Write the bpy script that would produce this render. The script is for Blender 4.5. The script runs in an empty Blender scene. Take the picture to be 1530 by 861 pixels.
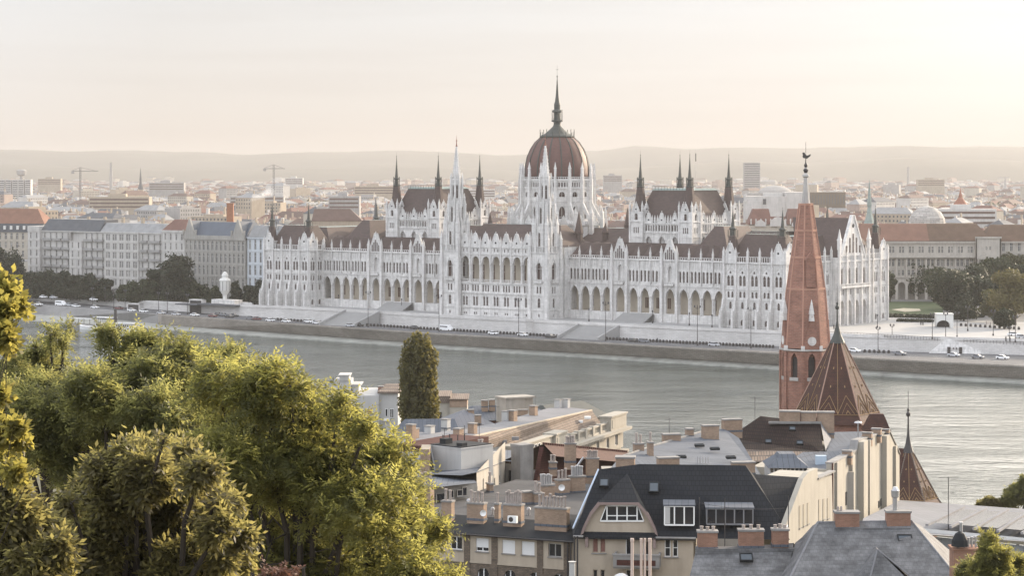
import bpy, math, random
import numpy as np
from mathutils import Vector, Matrix
R = math.radians
random.seed(7); rng = np.random.default_rng(7)
scene = bpy.context.scene
col = scene.collection

# ------------------------------------------------------------------ camera
F, HZ, CX, H = 3500.0, 256.0, 765.0, 69.0        # focal length and horizon in photo pixels, eye height above the water
cam = bpy.data.cameras.new("camera"); camo = bpy.data.objects.new("camera", cam); col.objects.link(camo)
camo.location = (0, 0, H); camo.rotation_euler = (R(90), 0, 0)
cam.sensor_width = 36; cam.lens = 36 * F / 1530; cam.shift_y = -(430.5 - HZ) / 1530
cam.clip_start = 1; cam.clip_end = 60000
scene.camera = camo

# ------------------------------------------------------------------ sky, sun, exposure
SUN_AZ, SUN_EL = 47.0, 14.0                       # degrees right of the view direction, above the horizon
world = bpy.data.worlds.new("World"); scene.world = world; world.use_nodes = True
nt = world.node_tree; nt.nodes.clear()
def N(t, typ, **kw):
    n = t.nodes.new(typ)
    for k, v in kw.items():
        if k.startswith('i_'): n.inputs[k[2:].replace('_', ' ')].default_value = v
        else: setattr(n, k, v)
    return n
sky = N(nt, 'ShaderNodeTexSky', sky_type='NISHITA', sun_disc=False, sun_elevation=R(SUN_EL), sun_rotation=R(SUN_AZ), air_density=1.0, dust_density=2.5, ozone_density=1.0)
hsv = N(nt, 'ShaderNodeHueSaturation'); hsv.inputs['Saturation'].default_value = 0.25; hsv.inputs['Value'].default_value = 0.72
nt.links.new(sky.outputs[0], hsv.inputs['Color'])
bg1 = N(nt, 'ShaderNodeBackground'); bg1.inputs[1].default_value = 0.05
nt.links.new(hsv.outputs[0], bg1.inputs[0])
tc = N(nt, 'ShaderNodeTexCoord'); sep = N(nt, 'ShaderNodeSeparateXYZ'); nt.links.new(tc.outputs['Generated'], sep.inputs[0])
ramp = N(nt, 'ShaderNodeValToRGB')
nt.links.new(sep.outputs['Z'], ramp.inputs[0])
cr = ramp.color_ramp
cr.elements[0].position = 0.0; cr.elements[0].color = (.80, .69, .60, 1)
cr.elements[1].position = 1.0; cr.elements[1].color = (.50, .56, .66, 1)
for p, c in ((.025, (.82, .76, .70, 1)), (.072, (.765, .765, .775, 1)), (.16, (.78, .80, .82, 1)), (.45, (.74, .80, .88, 1))):
    e = cr.elements.new(p); e.color = c
# thin long clouds
mp = N(nt, 'ShaderNodeMapping'); mp.inputs['Scale'].default_value = (3.0, 3.0, 55.0); nt.links.new(tc.outputs['Generated'], mp.inputs[0])
nz = N(nt, 'ShaderNodeTexNoise'); nz.inputs['Scale'].default_value = 1.6; nz.inputs['Detail'].default_value = 5; nt.links.new(mp.outputs[0], nz.inputs['Vector'])
cl = N(nt, 'ShaderNodeMapRange'); cl.inputs[1].default_value = .47; cl.inputs[2].default_value = .66; cl.inputs[3].default_value = 0; cl.inputs[4].default_value = .2
nt.links.new(nz.outputs[0], cl.inputs[0])
mx = N(nt, 'ShaderNodeMix', data_type='RGBA'); nt.links.new(cl.outputs[0], mx.inputs[0]); nt.links.new(ramp.outputs[0], mx.inputs[6]); mx.inputs[7].default_value = (.60, .54, .50, 1)
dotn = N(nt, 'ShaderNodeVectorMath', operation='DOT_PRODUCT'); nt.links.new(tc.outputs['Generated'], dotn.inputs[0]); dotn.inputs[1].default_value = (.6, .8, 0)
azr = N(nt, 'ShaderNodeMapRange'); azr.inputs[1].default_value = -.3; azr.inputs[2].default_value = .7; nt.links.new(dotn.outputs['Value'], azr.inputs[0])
mz = N(nt, 'ShaderNodeMix', data_type='RGBA'); nt.links.new(azr.outputs[0], mz.inputs[0]); mz.inputs[6].default_value = (2.25, 2.36, 2.58, 1); nt.links.new(mx.outputs[2], mz.inputs[7])  # sky behind the viewer raised as added fill for the unlit river front
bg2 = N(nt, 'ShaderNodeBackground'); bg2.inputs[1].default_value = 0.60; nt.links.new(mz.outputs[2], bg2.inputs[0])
# glow added round the out-of-frame sun, held above the view to whiten the river
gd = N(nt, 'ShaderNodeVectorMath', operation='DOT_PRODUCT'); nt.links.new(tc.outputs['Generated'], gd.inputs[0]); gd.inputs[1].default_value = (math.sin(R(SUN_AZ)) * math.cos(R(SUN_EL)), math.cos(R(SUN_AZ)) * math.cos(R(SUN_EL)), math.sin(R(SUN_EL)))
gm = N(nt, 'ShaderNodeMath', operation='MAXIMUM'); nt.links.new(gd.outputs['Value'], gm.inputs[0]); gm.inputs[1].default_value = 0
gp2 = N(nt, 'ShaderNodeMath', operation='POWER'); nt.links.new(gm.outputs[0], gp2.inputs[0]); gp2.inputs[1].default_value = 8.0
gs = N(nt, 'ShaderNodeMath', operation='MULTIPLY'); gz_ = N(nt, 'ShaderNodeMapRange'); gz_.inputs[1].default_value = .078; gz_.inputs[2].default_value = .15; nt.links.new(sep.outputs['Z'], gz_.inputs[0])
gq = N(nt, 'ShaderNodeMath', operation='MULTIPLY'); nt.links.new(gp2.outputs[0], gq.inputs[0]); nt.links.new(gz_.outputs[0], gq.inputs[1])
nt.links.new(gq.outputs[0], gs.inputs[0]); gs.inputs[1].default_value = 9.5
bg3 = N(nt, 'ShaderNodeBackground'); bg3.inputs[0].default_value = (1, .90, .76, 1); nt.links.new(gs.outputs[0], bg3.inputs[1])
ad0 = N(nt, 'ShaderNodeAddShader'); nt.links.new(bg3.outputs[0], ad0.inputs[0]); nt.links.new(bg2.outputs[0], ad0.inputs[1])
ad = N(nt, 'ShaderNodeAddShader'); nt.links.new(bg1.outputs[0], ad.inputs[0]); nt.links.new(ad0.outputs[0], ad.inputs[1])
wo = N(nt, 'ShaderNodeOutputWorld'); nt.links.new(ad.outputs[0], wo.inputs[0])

sl = bpy.data.lights.new("sun", 'SUN'); sl.energy = 5.0; sl.angle = R(0.6); sl.color = (1.0, .80, .58)
so = bpy.data.objects.new("sun", sl); col.objects.link(so)
sd = Vector((math.sin(R(SUN_AZ)) * math.cos(R(SUN_EL)), math.cos(R(SUN_AZ)) * math.cos(R(SUN_EL)), math.sin(R(SUN_EL))))
so.rotation_euler = sd.to_track_quat('Z', 'Y').to_euler()
scene.view_settings.view_transform = 'Standard'; scene.view_settings.look = 'None'
scene.view_settings.exposure = 0.42; scene.view_settings.gamma = 1.0
scene.cycles.use_denoising = True
scene.cycles.max_bounces = 6; scene.cycles.diffuse_bounces = 3; scene.cycles.glossy_bounces = 3
scene.cycles.transmission_bounces = 4; scene.cycles.volume_bounces = 1; scene.cycles.transparent_max_bounces = 6
scene.cycles.sample_clamp_indirect = 6

# ------------------------------------------------------------------ helpers
def at(px, py, Y): return ((px - CX) / F * Y, Y, H - (py - HZ) / F * Y)          # a photo pixel at distance Y
def atz(px, py, z): Y = F * (H - z) / (py - HZ); return ((px - CX) / F * Y, Y, z)  # a photo pixel at height z
def tag(o, label=None, cat=None, group=None, kind=None):
    if label: o['label'] = label
    if cat: o['category'] = cat
    if group: o['group'] = group
    if kind: o['kind'] = kind
    return o
def empty(name, loc=(0, 0, 0), rz=0, label=None, cat=None, group=None):
    o = bpy.data.objects.new(name, None); col.objects.link(o); o.location = loc; o.rotation_euler = (0, 0, R(rz))
    return tag(o, label, cat, group)

class MB:
    def __init__(s): s.v = []; s.f = []; s.m = []; s.T = (0, 0, 0, 1, 0)
    def at(s, ox=0, oy=0, oz=0, ang=0): s.T = (ox, oy, oz, math.cos(R(ang)), math.sin(R(ang))); return s
    def add(s, vs, fs, mi=0):
        n = len(s.v); ox, oy, oz, c, d = s.T
        for x, y, z in vs: s.v.append((ox + x * c - y * d, oy + x * d + y * c, oz + z))
        for f in fs: s.f.append(tuple(i + n for i in f)); s.m.append(mi)
        return s
    def box(s, x0, x1, y0, y1, z0, z1, mi=0):
        return s.add([(x0, y0, z0), (x1, y0, z0), (x1, y1, z0), (x0, y1, z0), (x0, y0, z1), (x1, y0, z1), (x1, y1, z1), (x0, y1, z1)],
                     [(0, 3, 2, 1), (4, 5, 6, 7), (0, 1, 5, 4), (1, 2, 6, 5), (2, 3, 7, 6), (3, 0, 4, 7)], mi)
    def prism(s, poly, z0, z1, mi=0):
        n = len(poly)
        return s.add([(x, y, z0) for x, y in poly] + [(x, y, z1) for x, y in poly],
                     [tuple(range(n - 1, -1, -1)), tuple(range(n, 2 * n))] + [(i, (i + 1) % n, n + (i + 1) % n, n + i) for i in range(n)], mi)
    def wallpoly(s, poly, b, t, mi=0):            # polygon (a, z) standing at depth b, thickness t
        n = len(poly)
        return s.add([(a, b, z) for a, z in poly] + [(a, b + t, z) for a, z in poly],
                     [tuple(range(n)), tuple(range(2 * n - 1, n - 1, -1))] + [(i, n + i, n + (i + 1) % n, (i + 1) % n) for i in range(n)], mi)
    def frus(s, x0, x1, y0, y1, z0, X0, X1, Y0, Y1, z1, mi=0, mt=None):
        s.add([(x0, y0, z0), (x1, y0, z0), (x1, y1, z0), (x0, y1, z0), (X0, Y0, z1), (X1, Y0, z1), (X1, Y1, z1), (X0, Y1, z1)],
              [(0, 3, 2, 1), (0, 1, 5, 4), (1, 2, 6, 5), (2, 3, 7, 6), (3, 0, 4, 7)], mi)
        n = len(s.v) - 4; s.f.append((n, n + 1, n + 2, n + 3)); s.m.append(mi if mt is None else mt); return s
    def lathe(s, prof, n=8, cx=0, cy=0, ph=0, mi=0):
        vs = []
        for r, z in prof:
            for k in range(n):
                a = R(ph) + 2 * math.pi * k / n; vs.append((cx + r * math.cos(a), cy + r * math.sin(a), z))
        fs = [(i * n + k, i * n + (k + 1) % n, (i + 1) * n + (k + 1) % n, (i + 1) * n + k) for i in range(len(prof) - 1) for k in range(n)]
        fs += [tuple(range(n - 1, -1, -1)), tuple(range((len(prof) - 1) * n, len(prof) * n))]
        return s.add(vs, fs, mi)
    def tube(s, p0, p1, r0, r1=None, n=5, mi=0):
        r1 = r0 if r1 is None else r1
        p0 = Vector(p0); p1 = Vector(p1); d = (p1 - p0)
        if d.length < 1e-6: return s
        d.normalize(); u = d.orthogonal().normalized(); w = d.cross(u); vs = []
        for p, r in ((p0, r0), (p1, r1)):
            for k in range(n):
                a = 2 * math.pi * k / n; vs.append(tuple(p + u * (r * math.cos(a)) + w * (r * math.sin(a))))
        return s.add(vs, [(k, (k + 1) % n, n + (k + 1) % n, n + k) for k in range(n)] + [tuple(range(n - 1, -1, -1)), tuple(range(n, 2 * n))], mi)
    def merge(s, o, x=0, y=0, z=0, ang=0, sx=1, sy=1, sz=1):
        n = len(s.v); c = math.cos(R(ang)); d = math.sin(R(ang))
        T = s.T
        for a, b, e in o.v:
            a *= sx; b *= sy; e *= sz
            X = x + a * c - b * d; Yy = y + a * d + b * c
            s.v.append((T[0] + X * T[3] - Yy * T[4], T[1] + X * T[4] + Yy * T[3], T[2] + z + e))
        for f, m in zip(o.f, o.m): s.f.append(tuple(i + n for i in f)); s.m.append(m)
        return s
    def mesh(s, name, mats):
        me = bpy.data.meshes.new(name); me.from_pydata(s.v, [], s.f)
        for m in (mats if isinstance(mats, (list, tuple)) else [mats]): me.materials.append(m)
        if any(s.m): me.polygons.foreach_set('material_index', s.m)
        me.update(); return me
    def build(s, name, mats, parent=None, smooth=False):
        me = s.mesh(name, mats)
        if smooth: me.polygons.foreach_set('use_smooth', [True] * len(me.polygons))
        o = bpy.data.objects.new(name, me); col.objects.link(o)
        if parent: o.parent = parent
        return o

def emit(kind, proto, mats, spots, parent, most=100):
    """spots: (x, y, z, ang, sx, sy, sz). The first ones are parts of their own, the rest one mass."""
    if not spots: return
    me = proto.mesh(kind, mats)
    for (x, y, z, a, sx, sy, sz) in spots[:most]:
        o = bpy.data.objects.new(kind, me); col.objects.link(o); o.parent = parent
        o.location = (x, y, z); o.rotation_euler = (0, 0, R(a)); o.scale = (sx, sy, sz)
    if len(spots) > most:
        m = MB()
        for (x, y, z, a, sx, sy, sz) in spots[most:]: m.merge(proto, x, y, z, a, sx, sy, sz)
        tag(m.build(kind, mats, parent), kind='stuff')

def arch_pts(hw, rise, pointed=True, n=4):
    pts = []
    for i in range(n + 1):
        x = -hw + hw * i / n
        if pointed: y = math.sqrt(max(0, 4 * hw * hw - (x - hw) ** 2)) / (1.7320508 * hw) * rise
        else: y = math.sqrt(max(0, 1 - (x / hw) ** 2)) * rise
        pts.append((x, y))
    return pts + [(-x, y) for x, y in pts[-2::-1]]

WIN = []      # window panes asked for by cell(): (x, y, z, ang, w, h)
def cell(mb, a0, a1, z0, z1, ops, b=0.0, t=.5, mi=0, pane=True, arch=True, n=3, pointed=True, bottom=True):
    """one storey of wall from a0 to a1 with real openings; ops = (centre, half width, sill, spring, rise)"""
    if not ops:
        return mb.add([(a0, b, z0), (a1, b, z0), (a1, b, z1), (a0, b, z1)], [(0, 1, 2, 3)], mi)
    cuts = [a0] + [(ops[i][0] + ops[i][1] + ops[i + 1][0] - ops[i + 1][1]) / 2 for i in range(len(ops) - 1)] + [a1]
    for i, (c, hw, sill, spr, rise) in enumerate(ops):
        l, r = cuts[i], cuts[i + 1]
        if sill > z0 + 1e-4: mb.add([(l, b, z0), (r, b, z0), (r, b, sill), (l, b, sill)], [(0, 1, 2, 3)], mi)
        mb.add([(l, b, sill), (c - hw, b, sill), (c - hw, b, spr), (l, b, spr)], [(0, 1, 2, 3)], mi)
        mb.add([(c + hw, b, sill), (r, b, sill), (r, b, spr), (c + hw, b, spr)], [(0, 1, 2, 3)], mi)
        ap = [(c + x, spr + y) for x, y in arch_pts(hw, rise, pointed, n)] if rise > 0 else [(c - hw, spr), (c + hw, spr)]
        k = len(ap)
        tops = [l + (r - l) * j / (k - 1) for j in range(k)]
        vs = [(x, b, z) for x, z in ap] + [(x, b, z1) for x in tops]
        mb.add(vs + [(l, b, spr), (r, b, spr)], [(j, j + 1, k + j + 1, k + j) for j in range(k - 1)] + [(2 * k, 0, k), (k - 1, 2 * k + 1, 2 * k - 1)], mi)
        loop = [(c - hw, sill)] + ap + [(c + hw, sill)]
        q = len(loop)
        mb.add([(x, b, z) for x, z in loop] + [(x, b + t, z) for x, z in loop], [(j, j + 1, q + j + 1, q + j) for j in range(q - 1)] + ([(q - 1, 0, q, 2 * q - 1)] if bottom else []), mi)
        if pane:
            ox, oy, oz, cc, dd = mb.T; y = b + t * .8
            WIN.append((ox + c * cc - y * dd, oy + c * dd + y * cc, oz + sill - .05, math.degrees(math.atan2(dd, cc)), 2 * hw + .1, spr + rise - sill + .1))
    return mb
def take_windows():
    global WIN
    w = WIN; WIN = []; return w
def pane_proto(mull=True, trans=.62):
    m = MB(); m.box(-.5, .5, 0, .06, 0, 1, 0)
    if mull:
        m.box(-.04, .04, -.05, -.003, 0, 1, 1); m.box(-.5, .5, -.05, -.004, trans, trans + .03, 1)
        m.box(-.5, -.42, -.05, -.002, 0, 1, 1); m.box(.42, .5, -.05, -.002, 0, 1, 1)
    return m
def windows(parent, proto, mats, most=100, name='window'):
    w = take_windows()
    w.sort(key=lambda q: -q[4] * q[5]); sp = [(x, y, z, a, ww, 1, hh) for x, y, z, a, ww, hh in w]; r = random.Random(len(w))
    k = [r.random() < .3 for _ in sp]
    emit(name, proto, mats, [q for q, l in zip(sp, k) if not l], parent, most * 7 // 10)
    emit(name, proto, [M_['curtain'], mats[1]], [q for q, l in zip(sp, k) if l], parent, most * 3 // 10)

# ------------------------------------------------------------------ materials
def link(t, a, b): t.links.new(a, b)
def mat(name, c, rough=.85, var=.25, scale=.6, streak=0.0, bump=0.0, metal=0.0, c2=None, spec=.3, coord='Object', noise_detail=6):
    m = bpy.data.materials.new(name); m.use_nodes = True; t = m.node_tree; t.nodes.clear()
    out = N(t, 'ShaderNodeOutputMaterial'); p = N(t, 'ShaderNodeBsdfPrincipled'); link(t, p.outputs[0], out.inputs[0])
    p.inputs['Roughness'].default_value = rough; p.inputs['Metallic'].default_value = metal; p.inputs['Specular IOR Level'].default_value = spec
    tcn = N(t, 'ShaderNodeTexCoord')
    nz = N(t, 'ShaderNodeTexNoise'); nz.inputs['Scale'].default_value = scale; nz.inputs['Detail'].default_value = noise_detail; nz.inputs['Roughness'].default_value = .65
    link(t, tcn.outputs[coord], nz.inputs['Vector'])
    mr = N(t, 'ShaderNodeMapRange'); mr.inputs[1].default_value = .3; mr.inputs[2].default_value = .7
    link(t, nz.outputs[0], mr.inputs[0])
    c2 = c2 or tuple(x * (1 - var) for x in c)
    mixn = N(t, 'ShaderNodeMix', data_type='RGBA'); link(t, mr.outputs[0], mixn.inputs[0])
    mixn.inputs[6].default_value = (*c2, 1); mixn.inputs[7].default_value = (*c, 1)
    last = mixn.outputs[2]
    if streak:
        mp = N(t, 'ShaderNodeMapping'); mp.inputs['Scale'].default_value = (1.3, 1.3, .12); link(t, tcn.outputs[coord], mp.inputs[0])
        n2 = N(t, 'ShaderNodeTexNoise'); n2.inputs['Scale'].default_value = 1.0; n2.inputs['Detail'].default_value = 5; link(t, mp.outputs[0], n2.inputs['Vector'])
        m2 = N(t, 'ShaderNodeMapRange'); m2.inputs[1].default_value = .45; m2.inputs[2].default_value = .75; m2.inputs[3].default_value = 1; m2.inputs[4].default_value = 1 - streak
        link(t, n2.outputs[0], m2.inputs[0])
        mm = N(t, 'ShaderNodeMix', data_type='RGBA', blend_type='MULTIPLY'); mm.inputs[0].default_value = 1
        link(t, last, mm.inputs[6]); link(t, m2.outputs[0], mm.inputs[7]); last = mm.outputs[2]
    link(t, last, p.inputs['Base Color'])
    if bump:
        bm = N(t, 'ShaderNodeBump'); bm.inputs['Strength'].default_value = bump; bm.inputs['Distance'].default_value = .1
        n3 = N(t, 'ShaderNodeTexNoise'); n3.inputs['Scale'].default_value = scale * 8; n3.inputs['Detail'].default_value = 4; link(t, tcn.outputs[coord], n3.inputs['Vector'])
        link(t, n3.outputs[0], bm.inputs['Height']); link(t, bm.outputs[0], p.inputs['Normal'])
    m['p'] = 1
    return m
def patterned(name, c1, c2, mortar, w=.5, h=.2, rough=.9, gap=.02, var=.3, nscale=.8, bump=.3, offset=.5, streak=0.0):
    """bricks, tiles or sheets laid in courses on any upright or sloping face"""
    m = mat(name, c1, rough, var, nscale, streak=streak); t = m.node_tree
    p = [n for n in t.nodes if n.type == 'BSDF_PRINCIPLED'][0]; base = p.inputs['Base Color'].links[0].from_socket
    tcn = N(t, 'ShaderNodeTexCoord'); s1 = N(t, 'ShaderNodeSeparateXYZ'); s2 = N(t, 'ShaderNodeSeparateXYZ')
    link(t, tcn.outputs['Object'], s1.inputs[0]); link(t, tcn.outputs['Normal'], s2.inputs[0])
    def M(op, a, b=None):
        n = N(t, 'ShaderNodeMath', operation=op)
        for i, x in enumerate((a, b)):
            if x is None: continue
            if isinstance(x, (int, float)): n.inputs[i].default_value = x
            else: link(t, x, n.inputs[i])
        return n.outputs[0]
    isx = M('GREATER_THAN', M('ABSOLUTE', s2.outputs[0]), M('ABSOLUTE', s2.outputs[1]))
    a = M('ADD', M('MULTIPLY', s1.outputs[1], isx), M('MULTIPLY', s1.outputs[0], M('SUBTRACT', 1.0, isx)))
    cb = N(t, 'ShaderNodeCombineXYZ'); link(t, a, cb.inputs[0]); link(t, s1.outputs[2], cb.inputs[1])
    br = N(t, 'ShaderNodeTexBrick'); br.offset = offset; link(t, cb.outputs[0], br.inputs['Vector'])
    br.inputs['Color1'].default_value = (1, 1, 1, 1); br.inputs['Color2'].default_value = (*[b / max(a_, 1e-3) for a_, b in zip(c1, c2)], 1); br.inputs['Mortar'].default_value = (*[b / max(a_, 1e-3) for a_, b in zip(c1, mortar)], 1)
    br.inputs['Scale'].default_value = 1; br.inputs['Mortar Size'].default_value = gap; br.inputs['Brick Width'].default_value = w; br.inputs['Row Height'].default_value = h; br.inputs['Mortar Smooth'].default_value = .3
    mm = N(t, 'ShaderNodeMix', data_type='RGBA', blend_type='MULTIPLY'); mm.inputs[0].default_value = 1; mm.clamp_result = False
    link(t, base, mm.inputs[6]); link(t, br.outputs[0], mm.inputs[7]); link(t, mm.outputs[2], p.inputs['Base Color'])
    if bump:
        bm = N(t, 'ShaderNodeBump'); bm.inputs['Strength'].default_value = bump; bm.inputs['Distance'].default_value = .03; bm.invert = True
        link(t, br.outputs[1], bm.inputs['Height']); link(t, bm.outputs[0], p.inputs['Normal'])
    return m
def leafmat(name, c, trans, var=.5, scale=.35, tw=.45, hue=.03):
    m = bpy.data.materials.new(name); m.use_nodes = True; t = m.node_tree; t.nodes.clear()
    out = N(t, 'ShaderNodeOutputMaterial'); d = N(t, 'ShaderNodeBsdfPrincipled'); d.inputs['Roughness'].default_value = .55; d.inputs['Specular IOR Level'].default_value = .25
    tr = N(t, 'ShaderNodeBsdfTranslucent'); mx = N(t, 'ShaderNodeMixShader'); mx.inputs[0].default_value = tw
    tcn = N(t, 'ShaderNodeTexCoord'); nz = N(t, 'ShaderNodeTexNoise'); nz.inputs['Scale'].default_value = scale; nz.inputs['Detail'].default_value = 8; nz.inputs['Roughness'].default_value = .75
    link(t, tcn.outputs['Object'], nz.inputs['Vector'])
    mr = N(t, 'ShaderNodeMapRange'); mr.inputs[1].default_value = .32; mr.inputs[2].default_value = .68; link(t, nz.outputs[0], mr.inputs[0])
    for col_, sock in ((c, d.inputs['Base Color']), (trans, tr.inputs['Color'])):
        mn = N(t, 'ShaderNodeMix', data_type='RGBA'); link(t, mr.outputs[0], mn.inputs[0]); mn.inputs[6].default_value = (*[x * (1 - var) for x in col_], 1); mn.inputs[7].default_value = (*col_, 1)
        link(t, mn.outputs[2], sock)
    link(t, d.outputs[0], mx.inputs[1]); link(t, tr.outputs[0], mx.inputs[2]); link(t, mx.outputs[0], out.inputs[0])
    return m
def glassmat(name, c=(.03, .035, .045), rough=.12):
    m = mat(name, c, rough, .3, .7, spec=.6); return m

M_ = {}
M_['stone'] = patterned('limestone', (.72, .70, .68), (.62, .605, .585), (.55, .535, .52), 1.9, .8, .9, .05, .22, .35, bump=0, streak=.32)
M_['stone_dk'] = mat('weathered_limestone', (.44, .42, .40), .9, .3, .3, streak=.25)
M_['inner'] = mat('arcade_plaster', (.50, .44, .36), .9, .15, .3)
M_['roof'] = patterned('slate_brown', (.095, .066, .060), (.075, .053, .049), (.07, .05, .045), 1.2, .5, .75, .05, .25, .15, bump=.2)
M_['dome'] = patterned('dome_red_slate', (.135, .064, .053), (.11, .054, .046), (.08, .044, .038), .9, .45, .6, .04, .25, .2, bump=.2)
M_['copper'] = mat('green_copper', (.062, .066, .060), .6, .35, .4)
M_['copper_lt'] = mat('pale_green_copper', (.24, .29, .27), .7, .3, .4)
M_['iron'] = mat('dark_iron', (.05, .045, .045), .5, .3, 2)
M_['gold'] = mat('red_gilt', (.22, .09, .06), .4, .2, 2, metal=.4)
M_['glass'] = glassmat('window_glass', (.018, .02, .026))
M_['redglass'] = mat('curtained_glass', (.055, .022, .02), .3, .5, .3, spec=.35)
M_['curtain'] = mat('curtained_pane', (.20, .19, .17), .3, .35, .6, spec=.5)
M_['wood'] = mat('dark_wood', (.10, .05, .035), .6, .3, 1)
# ------------------------------------------------------------------ river, quay, city ground, hills
AL = 38.28; CA, SA = math.cos(R(AL)), math.sin(R(AL)); OX, OY = -4.0, 952.0; TZ = 10.0
def uw(u, w): return (OX + CA * u + SA * w, OY - SA * u + CA * w)

def water_mat():
    m = bpy.data.materials.new('river_water'); m.use_nodes = True; t = m.node_tree; t.nodes.clear()
    out = N(t, 'ShaderNodeOutputMaterial'); p = N(t, 'ShaderNodeBsdfPrincipled'); link(t, p.outputs[0], out.inputs[0])
    p.inputs['Base Color'].default_value = (.05, .062, .054, 1); p.inputs['Roughness'].default_value = .05; p.inputs['IOR'].default_value = 1.33; p.inputs['Specular IOR Level'].default_value = .5
    tcn = N(t, 'ShaderNodeTexCoord')
    def noise(sc, det, rot, sx, sy):
        mp = N(t, 'ShaderNodeMapping'); mp.inputs['Scale'].default_value = (sx, sy, 1); mp.inputs['Rotation'].default_value = (0, 0, R(rot)); link(t, tcn.outputs['Object'], mp.inputs[0])
        n = N(t, 'ShaderNodeTexNoise'); n.inputs['Scale'].default_value = sc; n.inputs['Detail'].default_value = det; n.inputs['Roughness'].default_value = .6; link(t, mp.outputs[0], n.inputs['Vector']); return n.outputs[0]
    a = noise(.27, 7, 25, 1, 1.25); b = noise(.09, 3, 10, 1, 1.0); c = noise(.012, 4, 60, 1, 3.2)
    s1 = N(t, 'ShaderNodeMath', operation='MULTIPLY'); link(t, a, s1.inputs[0])
    # calmer and rougher stretches of current
    mr = N(t, 'ShaderNodeMapRange'); mr.inputs[1].default_value = .40; mr.inputs[2].default_value = .62; mr.inputs[3].default_value = .22; mr.inputs[4].default_value = 1.0; link(t, c, mr.inputs[0])
    link(t, mr.outputs[0], s1.inputs[1])
    s2 = N(t, 'ShaderNodeMath', operation='MULTIPLY_ADD'); link(t, b, s2.inputs[0]); s2.inputs[1].default_value = .7; link(t, s1.outputs[0], s2.inputs[2])
    bm = N(t, 'ShaderNodeBump'); bm.inputs['Strength'].default_value = 1.0; bm.inputs['Distance'].default_value = .62; link(t, s2.outputs[0], bm.inputs['Height']); link(t, bm.outputs[0], p.inputs['Normal'])
    return m

PX = [-260, -60, 0, 100, 200, 236, 242, 300, 430, 640, 750, 830, 1000, 1170, 1290, 1350, 1530, 1760, 2100]
def ser(d):
    xs, ys = zip(*d); return np.interp(PX, xs, ys)
y_water = ser([(-260, 456), (0, 477), (100, 484), (200, 490.5), (240, 493.5), (300, 497.5), (430, 506.5), (640, 521), (750, 528), (830, 532.5), (1170, 554), (1350, 565), (1530, 575), (2100, 606)])
y_ledge = ser([(-260, 450), (0, 467), (100, 473), (200, 480), (240, 485), (300, 489.5), (430, 498), (640, 513.5), (750, 520.5), (830, 525), (1170, 545.5), (1350, 556), (1530, 566), (2100, 597)])
y_top = ser([(-260, 438), (0, 452), (100, 458.5), (200, 467), (236, 470), (242, 472), (300, 476), (430, 485), (640, 499.5), (750, 506), (830, 510.5), (1170, 530), (1350, 540), (1530, 549), (2100, 578)])
y_ret = ser([(-260, 431), (0, 446), (100, 452.5), (200, 460), (300, 468), (430, 477), (640, 490), (750, 496.5), (830, 501), (1075, 513.7), (1170, 518), (1290, 524), (1530, 531), (2100, 550)])
z_terr = ser([(-260, 8), (200, 8), (330, 9), (390, 10), (2100, 10)])
Wl = [atz(p, y, 0) for p, y in zip(PX, y_water)]
Ll = [atz(p, y, 1.3) for p, y in zip(PX, y_ledge)]
Tl = [atz(p, y, 5.4) for p, y in zip(PX, y_top)]
Tb = [(l[0] + (t_[0] - l[0]) * .22, l[1] + (t_[1] - l[1]) * .22, 1.35) for l, t_ in zip(Ll, Tl)]
Rl = [atz(p, y, 5.2) for p, y in zip(PX, y_ret)]
n_ = len(PX)
def strip(mb, A, B, mi=0):
    k = len(A); mb.add(list(A) + list(B), [(i, i + 1, k + i + 1, k + i) for i in range(k - 1)], mi); return mb
def lift(L, dz=None, z=None): return [(x, y, (zz if z is None else z) + (dz or 0)) for x, y, zz in L]
def away(L, d):   # shift a line inland (+) along the parliament's inward normal
    return [(x + SA * d, y + CA * d, z) for x, y, z in L]

M_['quay_stone'] = patterned('quay_stone', (.38, .345, .305), (.31, .28, .25), (.18, .165, .15), 1.4, .55, .9, .035, .4, .07, bump=.4)
M_['ledge'] = mat('wet_stone_ledge', (.38, .38, .345), .8, .5, .18)
M_['asphalt'] = mat('asphalt', (.12, .12, .125), .85, .25, .12)
M_['pave'] = mat('pale_paving', (.33, .325, .32), .85, .15, .12)
M_['ret'] = patterned('retaining_stone', (.66, .64, .62), (.58, .56, .54), (.44, .43, .42), 1.6, .6, .9, .03, .25, .08, bump=.2)
M_['cityground'] = mat('city_ground', (.16, .155, .15), .9, .3, .02)
M_['grass'] = mat('lawn', (.05, .072, .025), .95, .35, .15)
M_['paint'] = mat('road_paint', (.7, .7, .68), .7, .1, 1)

river = MB().add([(-4000, -200, 0), (4000, -200, 0), (4000, 1300, 0), (-4000, 1300, 0)], [(0, 1, 2, 3)]).build('river_water', water_mat()); tag(river, kind='structure')
q = MB(); strip(q, lift(Wl, -.4), lift(Wl, .45)); strip(q, lift(Wl, .45), Ll); tag(q.build('waterside_path', M_['ledge']), kind='structure')
q = MB(); strip(q, lift(Ll, -1.5), Ll)
i0 = PX.index(242)
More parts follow.
